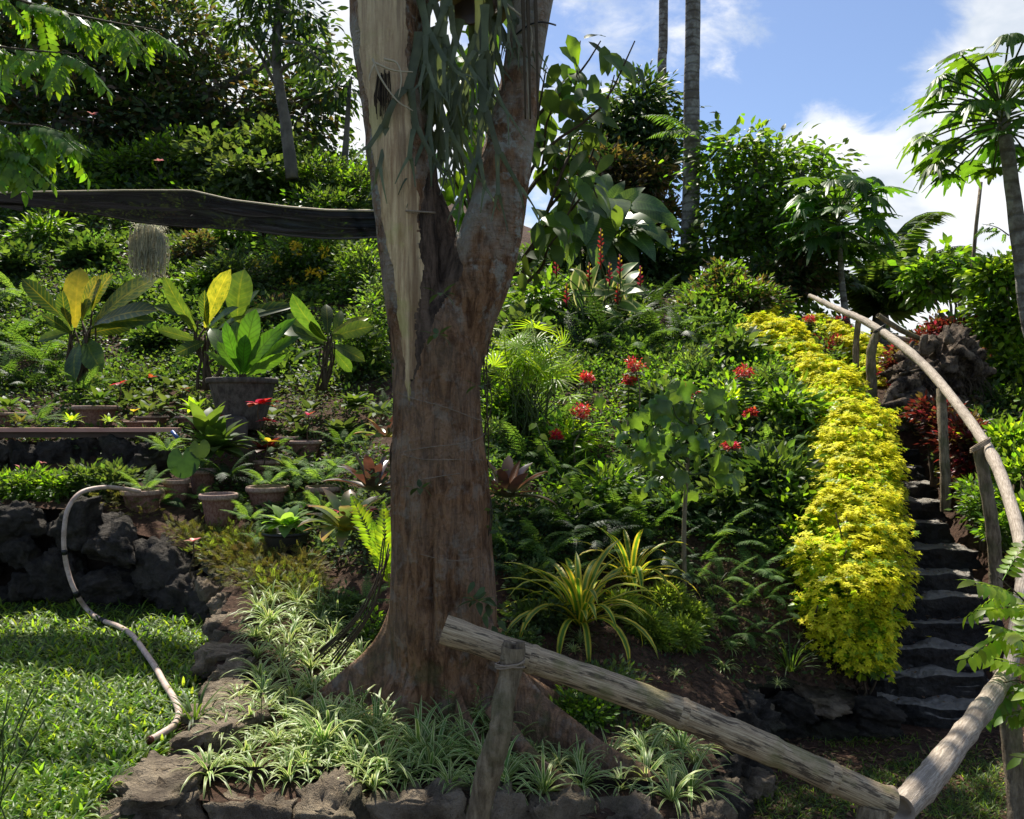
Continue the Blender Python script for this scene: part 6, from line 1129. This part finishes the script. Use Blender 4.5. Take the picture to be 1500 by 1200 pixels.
# ------------------------------------------------------------------ leafy potted and bedding plants
def leafy(name, label, c, n, L, mat, seed, el=(.1, 1.2), prof='ovate', w=.5, cat='plant', droop=.8, lift=.03, group=None, cache={}):
    k = (mat.name, prof, w, droop)
    if k not in cache: cache[k] = meshof(blade(1, w, 5, .15, droop, prof, wav=.02), mat)
    root = thing(name, label, cat, tuple(c), group=group); rosette(root, [cache[k]], n, L, el[0], el[1], np.random.default_rng(seed), (0, 0, lift), 1.0, .03); return root
leafy('leafy_plant', 'pale green leafy plant growing in the black plastic pot', W(419, 775, 7.0), 26, .24, GF2, 1, (-.05, 1.2)); leafy('hosta_clump', 'dark glossy green broad leaved clump behind the terracotta pots', W(315, 680, 8.5), 40, .42, G1, 2, (-.1, 1.3), w=.42, lift=.15)
leafy('hosta_clump', 'glossy upright leaves at the top of the dark green clump', W(300, 650, 8.5), 9, .40, G1, 12, (.8, 1.35), w=.4, lift=.1)
hp = thing('elephant_ear', 'single dark heart shaped leaf plant beside the small terracotta pot', 'plant', W(262, 700, 7.9)); HM = meshof(radial_leaf(lambda a: (1 - .35 * np.abs(a) / PI) * (1 - .8 * np.exp(-((np.abs(a) - PI) / .3) ** 2)), 30, .6, .1), G2)
ho2 = np.array(hp.location)
for q, (px, py, s_) in enumerate(((268, 672, .32), (252, 740, .2), (292, 655, .2))): put('leaf', HM, hp, mat4(W(px, py, 7.85) - ho2, frame((.15, -.2, -1), (0, -1, .1)), s_))
sm = MB(); limb(sm, (0, 0, 0), W(266, 675, 7.9) - ho2, .008, .005, 1); sm.build('stalk', STEM, hp)
for i, (px, py, Y, L, mt, lab, el) in enumerate([(300, 770, 7.7, .0, G1, '', 0)]): pass
leafy('variegated_plant', 'white flecked small leaved plant left of the lone fluted pot', W(300, 750, 7.8), 40, .10, HELI, 6, (.1, 1.4)); leafy('begonia', 'begonia with dark red green leaves in the small pot under the grey slab', W(390, 665, 8.6), 14, .20, REDL, 7, (.1, 1.2), w=.7); leafy('begonia', 'striped silver green begonia right of the small pot', W(425, 690, 8.3), 16, .24, G5, 8, (0, 1.0), w=.55)
leafy('leafy_plant', 'dull green begonias filling the shade left of the trunk at plank level', W(500, 640, 9.4), 40, .26, G5, 9, (0, 1.3), w=.55); leafy('leafy_plant', 'shaded leafy plant under the third croton', W(520, 600, 9.8), 30, .26, G1, 10, (.1, 1.3)); leafy('leafy_plant', 'pale rosette plant against the left side of the trunk at plank level', W(555, 610, 7.6), 20, .18, G5, 11, (.1, 1.3), w=.3, prof='lance')
for i, (px, py, lab) in enumerate([(440, 640, 'green begonia behind the shaded terracotta pot'), (145, 590, 'leafy plant in the wide brown pot on the upper terrace'), (215, 608, 'small red tinged plant in the low pot at the end of the plank'), (285, 605, 'yellowish leaved plant in the dark low pot left of the bowl'), (10, 600, 'palm like seedling in the wide pot at the left edge'), (105, 620, 'small yellow green tuft on the plank at left'), (160, 622, 'pale green tuft on the plank near its right end'), (30, 622, 'yellow green moss tuft on the plank at the left edge')]):
    leafy('small_plant', lab, W(px, py, 9.5 if i < 5 else 8.98), 16, .2 if i < 5 else .12, [G5, G1, G5, G4, G1, G4, FEATH, MOSSY][i], 30 + i, (.1, 1.3), w=.45 if i < 5 else .3)
# anthuriums / dead leaves under the crotons
AN = 'anthuriums in the shade of the upper terrace'
ANL = [(170, 575), (195, 590), (220, 580), (245, 590), (270, 575), (250, 565), (290, 590), (150, 560), (185, 565), (310, 600), (230, 600), (430, 620), (455, 600), (400, 610)]
anl = rowlabels(ANL, 16, 'anthurium in shade below the crotons, %s, %s row')
for i, (px, py) in enumerate(ANL):
    leafy('anthurium', anl[(px, py)], ground(px, py + 15) + np.array([0, 0, .1]), 9, .22, G5, 60 + i, (0, 1.2), 'heart', .6, group=AN)
def redflower(label, px, py, Y, n, L, seed, mat=None, nm='anthurium_flower'):
    root = thing(nm, label, 'flower', W(px, py, Y)); o0 = np.array(root.location); rg = np.random.default_rng(seed); sm = MB(); limb(sm, (0, 0, -.35), (0, 0, 0), .008, .006, seed); sm.build('stalk', STEMB, root); me = meshof(blade(1, .6, 4, .15, .4, 'ovate'), mat or REDF, 'petal')
    for k in range(n): put('petal', me, root, mat4((0, 0, 0), frame(dire(k * 2.4, rg.uniform(-.1, .7))), L * rg.uniform(.8, 1.2)))
redflower('big bright red bloom above the grey slab', 380, 592, 8.9, 12, .19, 1); redflower('second red bloom right below the big one', 392, 617, 8.9, 8, .13, 2); redflower('dull red bloom under the rim of the bowl planter', 318, 610, 9.2, 6, .12, 3)
redflower('tiny red bloom in the shade right of the big red bloom', 452, 608, 9.0, 4, .09, 4); redflower('small orange red bloom above the brown pot', 175, 562, 9.8, 5, .10, 5); redflower('small red and white bloom in the dark below the hillside', 222, 553, 10.5, 4, .09, 6); redflower('small red bloom left of the bowl planter', 268, 571, 10, 4, .09, 7)
redflower('red and yellow round leaf beside the begonia', 393, 647, 8.5, 4, .12, 8, YELF); redflower('small yellow and red bloom at the end of the plank', 196, 603, 9.2, 4, .08, 9, YELF)
redflower('pink star shaped flower on the moss by the rock edging', 283, 793, 6.9, 7, .07, 10, PINKF, 'pink_flower'); redflower('pink rose like flower at the left edge of the lower terrace', 30, 685, 8.0, 7, .06, 11, PINKF, 'pink_flower'); redflower('tiny pink flower above the lower terrace at left', 62, 678, 8.1, 5, .04, 12, PINKF, 'pink_flower')
redflower('pale orange hibiscus on the dark hillside at the upper left', 136, 168, 20, 6, .13, 13, PINKF, 'hibiscus_flower'); redflower('second pale hibiscus just above the shade net', 233, 236, 19, 5, .12, 14, PINKF, 'hibiscus_flower')
for i, (px, py, r_, Y, lab, mt) in enumerate([(60, 712, 62, 7.75, 'low green bedding plants with pink flowers on the rock wall at left', [G1, G3]), (150, 703, 42, 7.85, 'grey green bedding plant on the rock wall left of the first pot', [G5, G1]), (-30, 714, 40, 7.75, 'low green bedding plant at the very left edge', [G1])]):
    shrub('bedding_plant', lab, W(px, py + 25, Y), [pblob(px - 20, py, r_ * .6, Y, 18), pblob(px + 20, py + 3, r_ * .6, Y, 16)], DI, .07, 260, 7, mt, seed=300 + i, sr=.008)
for i, (px, py, r_, ry, kind) in enumerate([(60, 345, 26, 26, 0), (130, 375, 24, 16, 1), (285, 365, 26, 22, 2), (20, 390, 26, 20, 1), (330, 350, 22, 18, 0), (255, 330, 20, 14, 2), (180, 430, 22, 10, 1), (90, 320, 20, 16, 2), (405, 300, 24, 22, 0), (500, 320, 22, 24, 1), (300, 420, 20, 12, 0), (400, 460, 26, 20, 2), (230, 500, 24, 10, 1)]):
    c = ground(px, py + ry * .9); Y = c[1]; shrub('hillside_shrub', ['upright small leaved', 'dark rounded', 'pale scruffy'][kind] + ' shrub on the left hillside, ' + ['far left behind the net', 'left of the hanging moss', 'right of the hanging moss', 'at the left edge below the net', 'under the net right of the moss', 'just under the net edge', 'above the gap between two crotons', 'under the left end of the net', 'above the right part of the net', 'above the net near the bare stem', 'below the hanging moss to the right', 'between the second and third crotons', 'between the first and second crotons'][i], c, [pblob(px, py, r_, Y, ry), pblob(px - r_ * .5, py + ry * .4, r_ * .6, Y, ry * .6), pblob(px + r_ * .5, py - ry * .2, r_ * .5, Y, ry * .8)], [LA, DIW, DI][kind], [.16, .13, .1][kind] * Y / 14, 130, 8, [[G3, G1], [G2, G1], [G5, GBR]][kind], seed=600 + i, shell=.2)
for i, (px, py, r_, ry, lab, mt, sz, n) in enumerate([(450, 370, 55, 45, 'loose shrub with yellow flower spikes on the hillside', [G1, G5, G3], .12, 520), (340, 400, 45, 30, 'low grey green shrub left of the yellow flowered one', [G5, G1], .12, 260), (530, 400, 40, 45, 'pale leafy shrub behind the bare stem on the hillside', [G5, G3, G1], .10, 360), (535, 500, 35, 60, 'light green leafy shrub against the left of the trunk', [G3, G5, G1], .075, 420), (560, 440, 30, 40, 'airy pale shrub touching the left of the bare stem', [G5, GF2], .08, 220)]):
    c = ground(px, py + ry * .9); Y = c[1]; shrub('hillside_shrub', lab, c, [pblob(px, py, r_, Y, ry), pblob(px - r_ * .4, py + ry * .4, r_ * .6, Y, ry * .6), pblob(px + r_ * .5, py + ry * .3, r_ * .6, Y, ry * .6)], DI, sz, n, 8, mt, seed=320 + i)
YF = thing('yellow_blossoms', 'yellow candle like blossoms standing above the hillside shrub', 'flowers', W(450, 400, 15.5)); yfo = np.array(YF.location)
for px, py in ((404, 375), (433, 362), (433, 354), (476, 366), (470, 395), (425, 410), (502, 405), (372, 382), (561, 424), (455, 395)):
    m3 = MB(); clumps(m3, [W(px, py + q * 3, 15.4) - yfo for q in range(4)], 6, .05, DI, .09, None, .4, 0); m3.build('blossom', YELF, YF, False)

SLP = [(790, 440, 24, 22, 'left of the cream leaved heliconia'), (760, 490, 20, 20, 'close to the trunk above the lime palm'), (1010, 540, 26, 20, 'above the young tree crown to the right'), (1060, 600, 24, 20, 'between the young tree and the hedge'), (1150, 600, 20, 18, 'touching the hedge at mid height'), (960, 590, 20, 16, 'just above the young tree crown'), (1120, 560, 18, 18, 'below the head of the hedge'), (830, 650, 24, 20, 'left of the young tree crown'), (890, 720, 22, 18, 'under the left half of the young tree'), (1080, 520, 20, 16, 'left of the hedge head'), (720, 640, 18, 24, 'against the trunk at mid slope'), (1170, 790, 16, 20, 'touching the hedge at its widest part')]
for i, (px, py, r_, ry, wh) in enumerate(SLP):
    c = ground(px, py + ry * .9, 4.9); Y = c[1]; kd = i % 4; shrub('slope_plant', ['narrow leaved', 'broad leaved', 'pale fine leaved', 'bright green'][kd] + ' plant on the slope ' + wh, c, [pblob(px, py, r_, Y, ry), pblob(px - r_ * .5, py + ry * .4, r_ * .6, Y, ry * .6), pblob(px + r_ * .5, py - ry * .5, r_ * .5, Y, ry * .8)], [LA, OV, DIN, LA][kd], [.20, .17, .09, .16][kd] * Y / 11, [70, 60, 170, 80][kd], 7, [[G1, G3], [G1, G5], [GF2, G5], [G3, G4]][kd], 'plant', seed=700 + i, shell=.2, sr=.01)
# pagoda flowers
PGL = meshof(radial_leaf(lambda a: (.8 + .15 * np.cos(a * 5)) * (1 - .6 * np.exp(-((np.abs(a) - PI) / .3) ** 2)), 30, .55, .2), G1)
def pagoda(label, px, py, r, base, seed, n=160):
    c = ground(*base); root = thing('pagoda_flower', label, 'flowering shrub', tuple(c)); o0 = np.array(c); Y = c[1]; h = W(px, py, Y - .1) - o0; sm = MB(); limb(sm, (0, 0, -.05), h, .012, .007, seed); rg = np.random.default_rng(seed)
    r = r * .68; P_, d_ = blobpts([(*h, r / F * Y, r / F * Y * .8, r / F * Y * .9)], n // 4, .4, rg)
    for q in P_[::3]: limb(sm, h - [0, 0, .08], q, .003, .002, seed, n=3)
    sm.build('stem', STEML, root); m3 = MB(); clumps(m3, P_, 6, .045, DI, .035, d_, .5, 0, rg=rg); m3.build('flower_head', REDF, root, False)['kind'] = 'stuff'
    for k in range(6):
        t = .45 + .09 * k; put('leaf', PGL, root, mat4(h * t, frame(dire(k * 2.4 + seed, -.1), (0, -.2, 1)), rg.uniform(.16, .26)))
for i, a in enumerate([('bright red flower cluster on a bare brown stem in the middle of the slope', 851, 603, 16, (842, 680)), ('small flat red cluster above the brown stemmed one', 860, 552, 7, (850, 640)), ('tallest red tiered flower head above the young tree leaves', 929, 535, 15, (935, 640)), ('lower half of red tiered blooms left above the young tree', 922, 556, 9, (915, 640)), ('red cluster just above the young tree crown', 1003, 572, 15, (1010, 680)), ('red blooms left of the yellow hedge at mid height', 1090, 545, 12, (1092, 610)), ('tiny red bloom low on the slope near the trunk', 816, 638, 6, (816, 680)), ('single red bloom right of the young tree crown', 1071, 652, 6, (1075, 700)), ('small red blooms at the foot of the tall ferns by the hedge', 1100, 605, 5, (1100, 640)), ('crimson bloom among the leaves near the hedge top', 1186, 468, 8, (1190, 500))]): pagoda(*a, seed=400 + i)
nec = thing('young_tree_vine', 'vine with bright round leaves hanging diagonally across the ferns', 'vine', W(785, 620, 7)); no = np.array(nec.location); vp = smoothline(np.array([W(785, 620, 7), W(800, 660, 6.9), (W(822, 700, 6.8)), W(845, 725, 6.7), W(862, 735, 6.7)]), 5); MB().add(*tube(vp - no, .006, 5)).build('stem', STEM, nec)
vm = meshof(blade(1, .6, 4, .1, .4, 'ovate'), G4)
for k in range(11): put('leaf', vm, nec, mat4(vp[k * 2 - (k > 9)] - no, frame((.6 if k % 2 else -.5, -.5, -.4), (0, -.7, .7)), .10))
# climbers on the trunk
for i, (px, py, n, lab) in enumerate([(615, 715, 7, 'small green seedling clinging to the front of the trunk'), (702, 565, 6, 'tiny epiphyte on the right edge of the trunk'), (640, 490, 7, 'small grey climber below the fork of the trunk'), (645, 430, 6, 'small climbing plant inside the fork'), (700, 880, 14, 'leafy creeper on the lower right of the trunk')]):
    root = thing('epiphyte', lab, 'climber', W(px, py, TY - .33)); rosette(root, [meshof(blade(1, .4, 4, .1, .6, 'ovate'), G5)], n, .09, -.6, .9, np.random.default_rng(i), (0, 0, 0), 1, .02)
    if i == 4:
        for k in range(14): put('leaf', meshof(blade(1, .4, 4, .1, .6, 'ovate'), G5), root, mat4((rg.normal() * .03 + .02 * k / 2, .02, -.03 * k + .1), frame((rg.normal(), -.5, -.5), (0, -1, .3)), .08))
for px, lab, p0, p1_ in ((712, 'tangle of thin vines and small leaves down the right side of the trunk', 470, 940), (578, 'thin leafy vine down the left side of the trunk', 430, 700)):
    c = W(px, p1_, TY); root = thing('climbing_vine', lab, 'vine', tuple(c)); o0 = np.array(c); sm = MB(); m3 = MB()
    for q in range(3):
        P = np.array([W(px + rg.uniform(-5, 9) * (1 if px > 650 else -1), y_, TY - .02 + rg.uniform(-.05, .1)) for y_ in np.linspace(p0, p1_, 9)]) - o0; sm.add(*tube(smoothline(P, 3), .004, 4)); clumps(m3, P[rg.integers(0, 9, 16)] + rg.normal(size=(16, 3)) * .04, 4, .06, DI, .05, None, .4, 0)
    sm.build('stem', STEMB, root); m3.build('leaves', G5, root, False)

# ------------------------------------------------------------------ small leafy plants by the trunk foot and on the soil
for i, (px, py, r_, ry, lab, mt, sz, n) in enumerate([(790, 900, 40, 22, 'small glossy leaved plants right of the trunk under the striped plant', [G5, G1], .05, 260), (760, 940, 22, 18, 'white flecked small leaved plant behind the forked post', [HELI, G5], .045, 120), (880, 1000, 55, 20, 'low green leafy plants below the bamboo rail near the buttress', [G1, G5], .045, 300), (850, 1040, 45, 18, 'fresh green low plants right of the right buttress', [G1, G3], .04, 240), (920, 1080, 60, 22, 'low leafy plants at the right end of the bed', [G1, G5], .045, 280), (500, 890, 30, 20, 'small leafy plants left of the dangling roots', [G5, G1], .045, 130), (545, 920, 22, 20, 'small leafy seedling by the left buttress', [G3, G5], .045, 70), (780, 855, 26, 22, 'leafy tangle against the right side of the trunk', [G1, G5], .06, 160), (1130, 700, 40, 30, 'broad leaved dark plants left of the hedge', [G2, G1], .13, 160), (1160, 740, 30, 26, 'glossy green plant with one yellow leaf next to the hedge', [G1, G3], .12, 120), (985, 740, 26, 26, 'green undergrowth beside the young tree stem', [G1, G2], .08, 160), (1080, 730, 36, 20, 'grey green leaf cluster right of the young tree', [G5, G1], .13, 90), (720, 560, 22, 60, 'leafy shrub hugging the right side of the trunk', [G3, G1, G5], .07, 260), (745, 600, 30, 40, 'bright leafy shrub below the lime palm shrub', [G3, G1], .09, 240)]):
    c = ground(px, py + ry * .8, 4.9); Y = c[1]; shrub('leafy_plant', lab, c, [pblob(px, py, r_, Y, ry), pblob(px + r_ * .5, py + ry * .2, r_ * .6, Y, ry * .7), pblob(px - r_ * .5, py + ry * .2, r_ * .6, Y, ry * .7)], DI, sz, n, 7, mt, 'plant', seed=350 + i, sr=.008)
# feathery mounds
def mound(label, px, py, r, mat, seed, n=420, L=.05):
    c = ground(px, py + r * .6); Y = c[1]; b = pblob(px, py, r, Y, r * .8); root = thing('feathery_plant', label, 'plant', tuple(c)); o0 = np.array(c); rg = np.random.default_rng(seed); P_, d_ = blobpts([(b[0] - o0[0], b[1] - o0[1], b[2] - o0[2], *b[3:])], n, .6, rg); m3 = MB(); clumps(m3, P_, 8, .05, DIN, L, d_, .5, 0, rg=rg); m3.build('foliage', mat, root, False)
for i, a in enumerate([(945, 915, 24), (975, 880, 26), (1010, 905, 24), (995, 930, 24), (910, 890, 20), (965, 935, 18)]): mound(['light feathery mound, leftmost of the group below the young tree', 'light feathery mound under the second striped plant', 'light feathery mound, rightmost of the group', 'light feathery mound at the front of the group on the soil', 'light feathery mound against the large striped plant', 'small feathery mound at the lower edge of the group'][i], *a, FEATH, i)
# dense yellow-green moss fern cover
def cover(name, label, polys, n, per, leaf, szpx, mats, spread=1.3, lift=.4, up=.7, seed=0, hang=0.0, cat='ground cover'):
    rg = np.random.default_rng(seed + 900); pts = []
    for poly in polys:
        a = np.array(poly, float); x0, y0 = a.min(0); x1, y1 = a.max(0); m_ = int(n / len(polys)); px = rg.uniform(x0, x1, m_ * 3); py = rg.uniform(y0, y1, m_ * 3); k = inpoly(px, py, poly); px, py = px[k][:m_], py[k][:m_]; p, ok = groundv(px, py); pts.append(p[ok])
    P = np.concatenate(pts); s = szpx / F * P[:, 1]; hgt = fbm(P[:, 0], P[:, 1], 2.2, .5, seed); P = P + np.stack([0 * s, 0 * s, s * lift * (1 + np.clip(hgt, -.8, 2))], -1); mb = MB()
    for mi in range(len(mats)):
        if mi == 0: pv = fbm(P[:, 0], P[:, 1], 1.1, .8, seed + 3) + fbm(P[:, 0], P[:, 1], 4.5, .5, seed + 4) + rg.normal(size=len(P)) * .35; pq = np.searchsorted(np.quantile(pv, np.linspace(0, 1, len(mats) + 1)[1:-1]), pv); s = s * (1 + .35 * np.clip(fbm(P[:, 0], P[:, 1], 1.7, .8, seed + 5), -.8, 1.6)); dr = rg.random(len(P)) < .82 + .5 * fbm(P[:, 0], P[:, 1], 2.6, .8, seed + 6)
        sel = (pq == mi) & dr; clumps(mb, P[sel], per, s[sel] * spread, leaf, s[sel], None, up, mi, hang=hang, rg=rg)
    o = mb.build(name, mats, None, False); tag(o, label, cat, kind='stuff'); return o
FS_ = join([xf(diamond(.34 - .03 * k, .07), (0, .12 + .11 * k, .02 * k), frame([sg * .7, .7, 0])) for k in range(7) for sg in (-1, 1)]) 
SEL = [[(140, 722), (185, 745), (250, 785), (330, 790), (400, 815), (455, 835), (470, 885), (400, 895), (350, 860), (310, 830), (250, 785), (180, 750)]]
cover('moss_fern_cover', 'yellow green feathery moss fern carpet between the rock edging and the pots', SEL, 2600, 6, FS_, 15, [MOSSY, MOSSB, MOSSY, FEATH, MOSSY], 1.6, .35, .5, 1)
cover('hillside_ground_cover', 'dense low green leaves covering the left hillside', [[(-60, 300), (560, 300), (575, 560), (430, 575), (-60, 575)]], 12500, 6, DIW, 7.5, [G1, G2, GF, G1], 1.8, .8, .9, 2)
cover('hillside_ground_cover', 'taller scruffy growth along the upper left hillside', [[(-60, 230), (560, 240), (565, 345), (-60, 345)]], 4200, 7, DI, 9.5, [G1, G5, G3, G2], 2.4, 2.2, .4, 3)
cover('slope_ground_cover', 'dense green ground cover on the upper middle of the slope', [[(700, 370), (1000, 390), (1100, 500), (1010, 560), (860, 570), (700, 560)]], 6000, 6, DI, 8, [G1, G2, GF], 1.6, .8, .9, 4)
cover('slope_ground_cover', 'mixed leafy undergrowth on the middle of the slope', [[(700, 540), (1190, 520), (1200, 760), (1180, 820), (1000, 800), (960, 850), (700, 860)]], 6500, 6, DI, 10, [G1, G2, G5, G3, GF], 1.7, 1.0, .6, 5)
cover('slope_ground_cover', 'undergrowth at the top of the slope around the hedge head', [[(1000, 440), (1200, 440), (1240, 560), (1170, 640), (1080, 560), (1000, 470)]], 2600, 6, DI, 9, [G1, GF, G3], 1.7, 1.0, .7, 6)
cover('slope_ground_cover', 'leafy growth on the right bank beyond the stairs', [[(1310, 560), (1560, 560), (1560, 900), (1480, 860), (1420, 760), (1380, 680), (1330, 630)]], 3000, 6, DI, 9, [G1, G2, G5, GBR], 1.5, .9, .6, 7)
cover('sparse_seedlings', 'sparse small seedlings and weeds on the bare lower slope', [[(740, 850), (1200, 800), (1200, 1010), (1100, 1010), (900, 1010), (740, 980)]], 800, 6, DI, 8, [G1, G5, G2], 1.6, .5, .6, 8)
cover('sparse_seedlings', 'small weeds over the dark soil at the foot of the crotons and pots', [[(-40, 560), (560, 560), (570, 860), (470, 830), (350, 760), (250, 690), (-40, 650)]], 2400, 6, DI, 9, [G5, G1, G2, G5], 1.8, .9, .6, 9)
cover('leaf_litter', 'brown dead leaves and twigs scattered on the soil', [[(300, 880), (1200, 800), (1200, 1010), (1100, 1010), (1040, 1180), (300, 1180)], [(700, 600), (1300, 600), (1300, 1000), (700, 880)]], 2600, 3, DI, 6, [LITT], 3.0, .15, 1.5, 10)

# ------------------------------------------------------------------ lawn and path grass
def grass(name, label, P, L, seed, mats, wide=.16):
    rg = np.random.default_rng(seed); n = len(P); mb = MB(); GB = [blade(1, wide, 3, .25, d_, 'grass', start=.1) for d_ in (.6, 1.3, 2.0)]
    for k in range(3 * len(mats)):
        sel = np.arange(n) % (3 * len(mats)) == k; m_ = sel.sum(); az = rg.uniform(0, 2 * PI, m_); el = rg.uniform(.25, 1.2, m_); dv = np.stack([np.cos(az) * np.cos(el), np.sin(az) * np.cos(el), np.sin(el)], -1); mb.scatter(GB[k % 3], P[sel], frame(dv), rg.uniform(.55, 1.25, m_) * L, k // 3)
    o = mb.build(name, mats, None, True); tag(o, label, 'grass', kind='stuff'); return o
rg = np.random.default_rng(123); n = 42000; Yg = 7.25 * 2.7 / (2.7 + (7.25 - 2.7) * rg.uniform(0, 1, n) ** .9); pxg = rg.uniform(-120, 420, n); Xg = (pxg - 750) / F * Yg
edge = np.interp(Yg, [2.7, 3.5, 4.8, 7.0, 7.3], [-1.75, -1.76, -1.84, -2.6, -2.8]); k = (Xg < edge + fbm(Xg, Yg, 6, .05, 3)); Xg, Yg = Xg[k], Yg[k]; den = fbm(Xg, Yg, 3, .5, 9); k = rg.random(len(Xg)) < .78 + den * .4; Xg, Yg = Xg[k], Yg[k]
grass('lawn_grass', 'bright green broad bladed lawn at the lower left', np.stack([Xg, Yg, lawnz(Xg, Yg)], -1), .10, 1, [GRASS, GRASS, G3, G1], .2)
def patch(cx, cy, rx, ry, n, seed):
    rg = np.random.default_rng(seed); q = rg.normal(size=(n, 2)) * .5; px, py = cx + q[:, 0] * rx, cy + q[:, 1] * ry; Y = (EYE + .8) * F / np.maximum(py - 600, 300); X = (px - 750) / F * Y; return np.stack([X, Y, pathz(X, Y)], -1)[(Y < 6.25)]
P = np.concatenate([patch(*a) for a in ((1130, 1180, 90, 40, 700, 1), (1220, 1190, 60, 30, 350, 2), (1440, 1150, 60, 50, 1100, 3), (1340, 1120, 60, 14, 280, 4), (1290, 1140, 50, 14, 250, 5), (1270, 1085, 90, 10, 260, 6), (1400, 1190, 80, 24, 500, 7), (1250, 1130, 160, 60, 420, 8))])
grass('path_grass', 'patchy tufts of short grass on the brown earth path', P, .075, 5, [GRASS, G1], .12)
rg = np.random.default_rng(9); n = 2600; Y = rg.uniform(4.6, 6.3, n); X = rg.uniform(.9, 4.6, n); P = np.stack([X, Y, pathz(X, Y) + .012], -1); mb = MB(); mb.scatter(DI, P, frame(rg.normal(size=(n, 3)) * [1, 1, .15], (0, 0, 1)), rg.uniform(.02, .06, n)); tag(mb.build('leaf_litter', LITT, None, False), 'fallen brown leaves and bits on the earth path', 'leaf litter', kind='stuff')
rg = np.random.default_rng(19); n = 260; kk = rg.integers(0, 12, n); X = np.array([rg.uniform(np.interp(STEPY[k_], [6.43, 9.5], [3.0, 4.0]), np.interp(STEPY[k_], [6.43, 7.34, 9.5], [3.9, 4.25, 4.7])) for k_ in kk]); Y = np.array([STEPY[k_] for k_ in kk]) + rg.uniform(.03, .22, n); P = np.stack([X, Y, np.array([STZ[k_] for k_ in kk]) + .012], -1); mb = MB(); mb.scatter(DI, P, frame(rg.normal(size=(n, 3)) * [1, 1, .15], (0, 0, 1)), rg.uniform(.02, .055, n)); tag(mb.build('leaf_litter', LITT, None, False), 'dry leaves lying on the treads of the stone steps', 'leaf litter', kind='stuff')
# fringe of tall blades by the lawn edge
strapplant('clump of tall grass blades leaning on the edging stones near the hose end', 285, 1060, .22, 26, 7, GRM, (.3, 1.3), 'grass clump', 'grass_clump', 2.0, 4.4)
# feathery weed in the lower left corner
fw = thing('feathery_weed', 'thin blue green feathery weed in the bottom left corner', 'weed', (-1.9, 2.75, -.02)); fo = np.array(fw.location); rg = np.random.default_rng(3); m3 = MB()
for k in range(9):
    a = W(rg.uniform(-60, 40), 1230, 2.8); b = W(rg.uniform(-20, 95), rg.uniform(990, 1080), 2.75); P = smoothline(np.array([a, (a + b) / 2 + rg.normal(size=3) * .03, b]), 6) - fo; m3.add(*tube(P, [.003] * len(P), 4), mat=1)
    for q in np.linspace(.15, 1, 22): c = P[int(q * (len(P) - 1))]; m3.scatter(blade(1, .06, 3, .2, .4, 'lance'), [c], frame([[rg.normal() * .5, rg.normal() * .4, .8]]), [rg.uniform(.05, .11)])
m3.build('foliage', [GF2, STEM], fw)
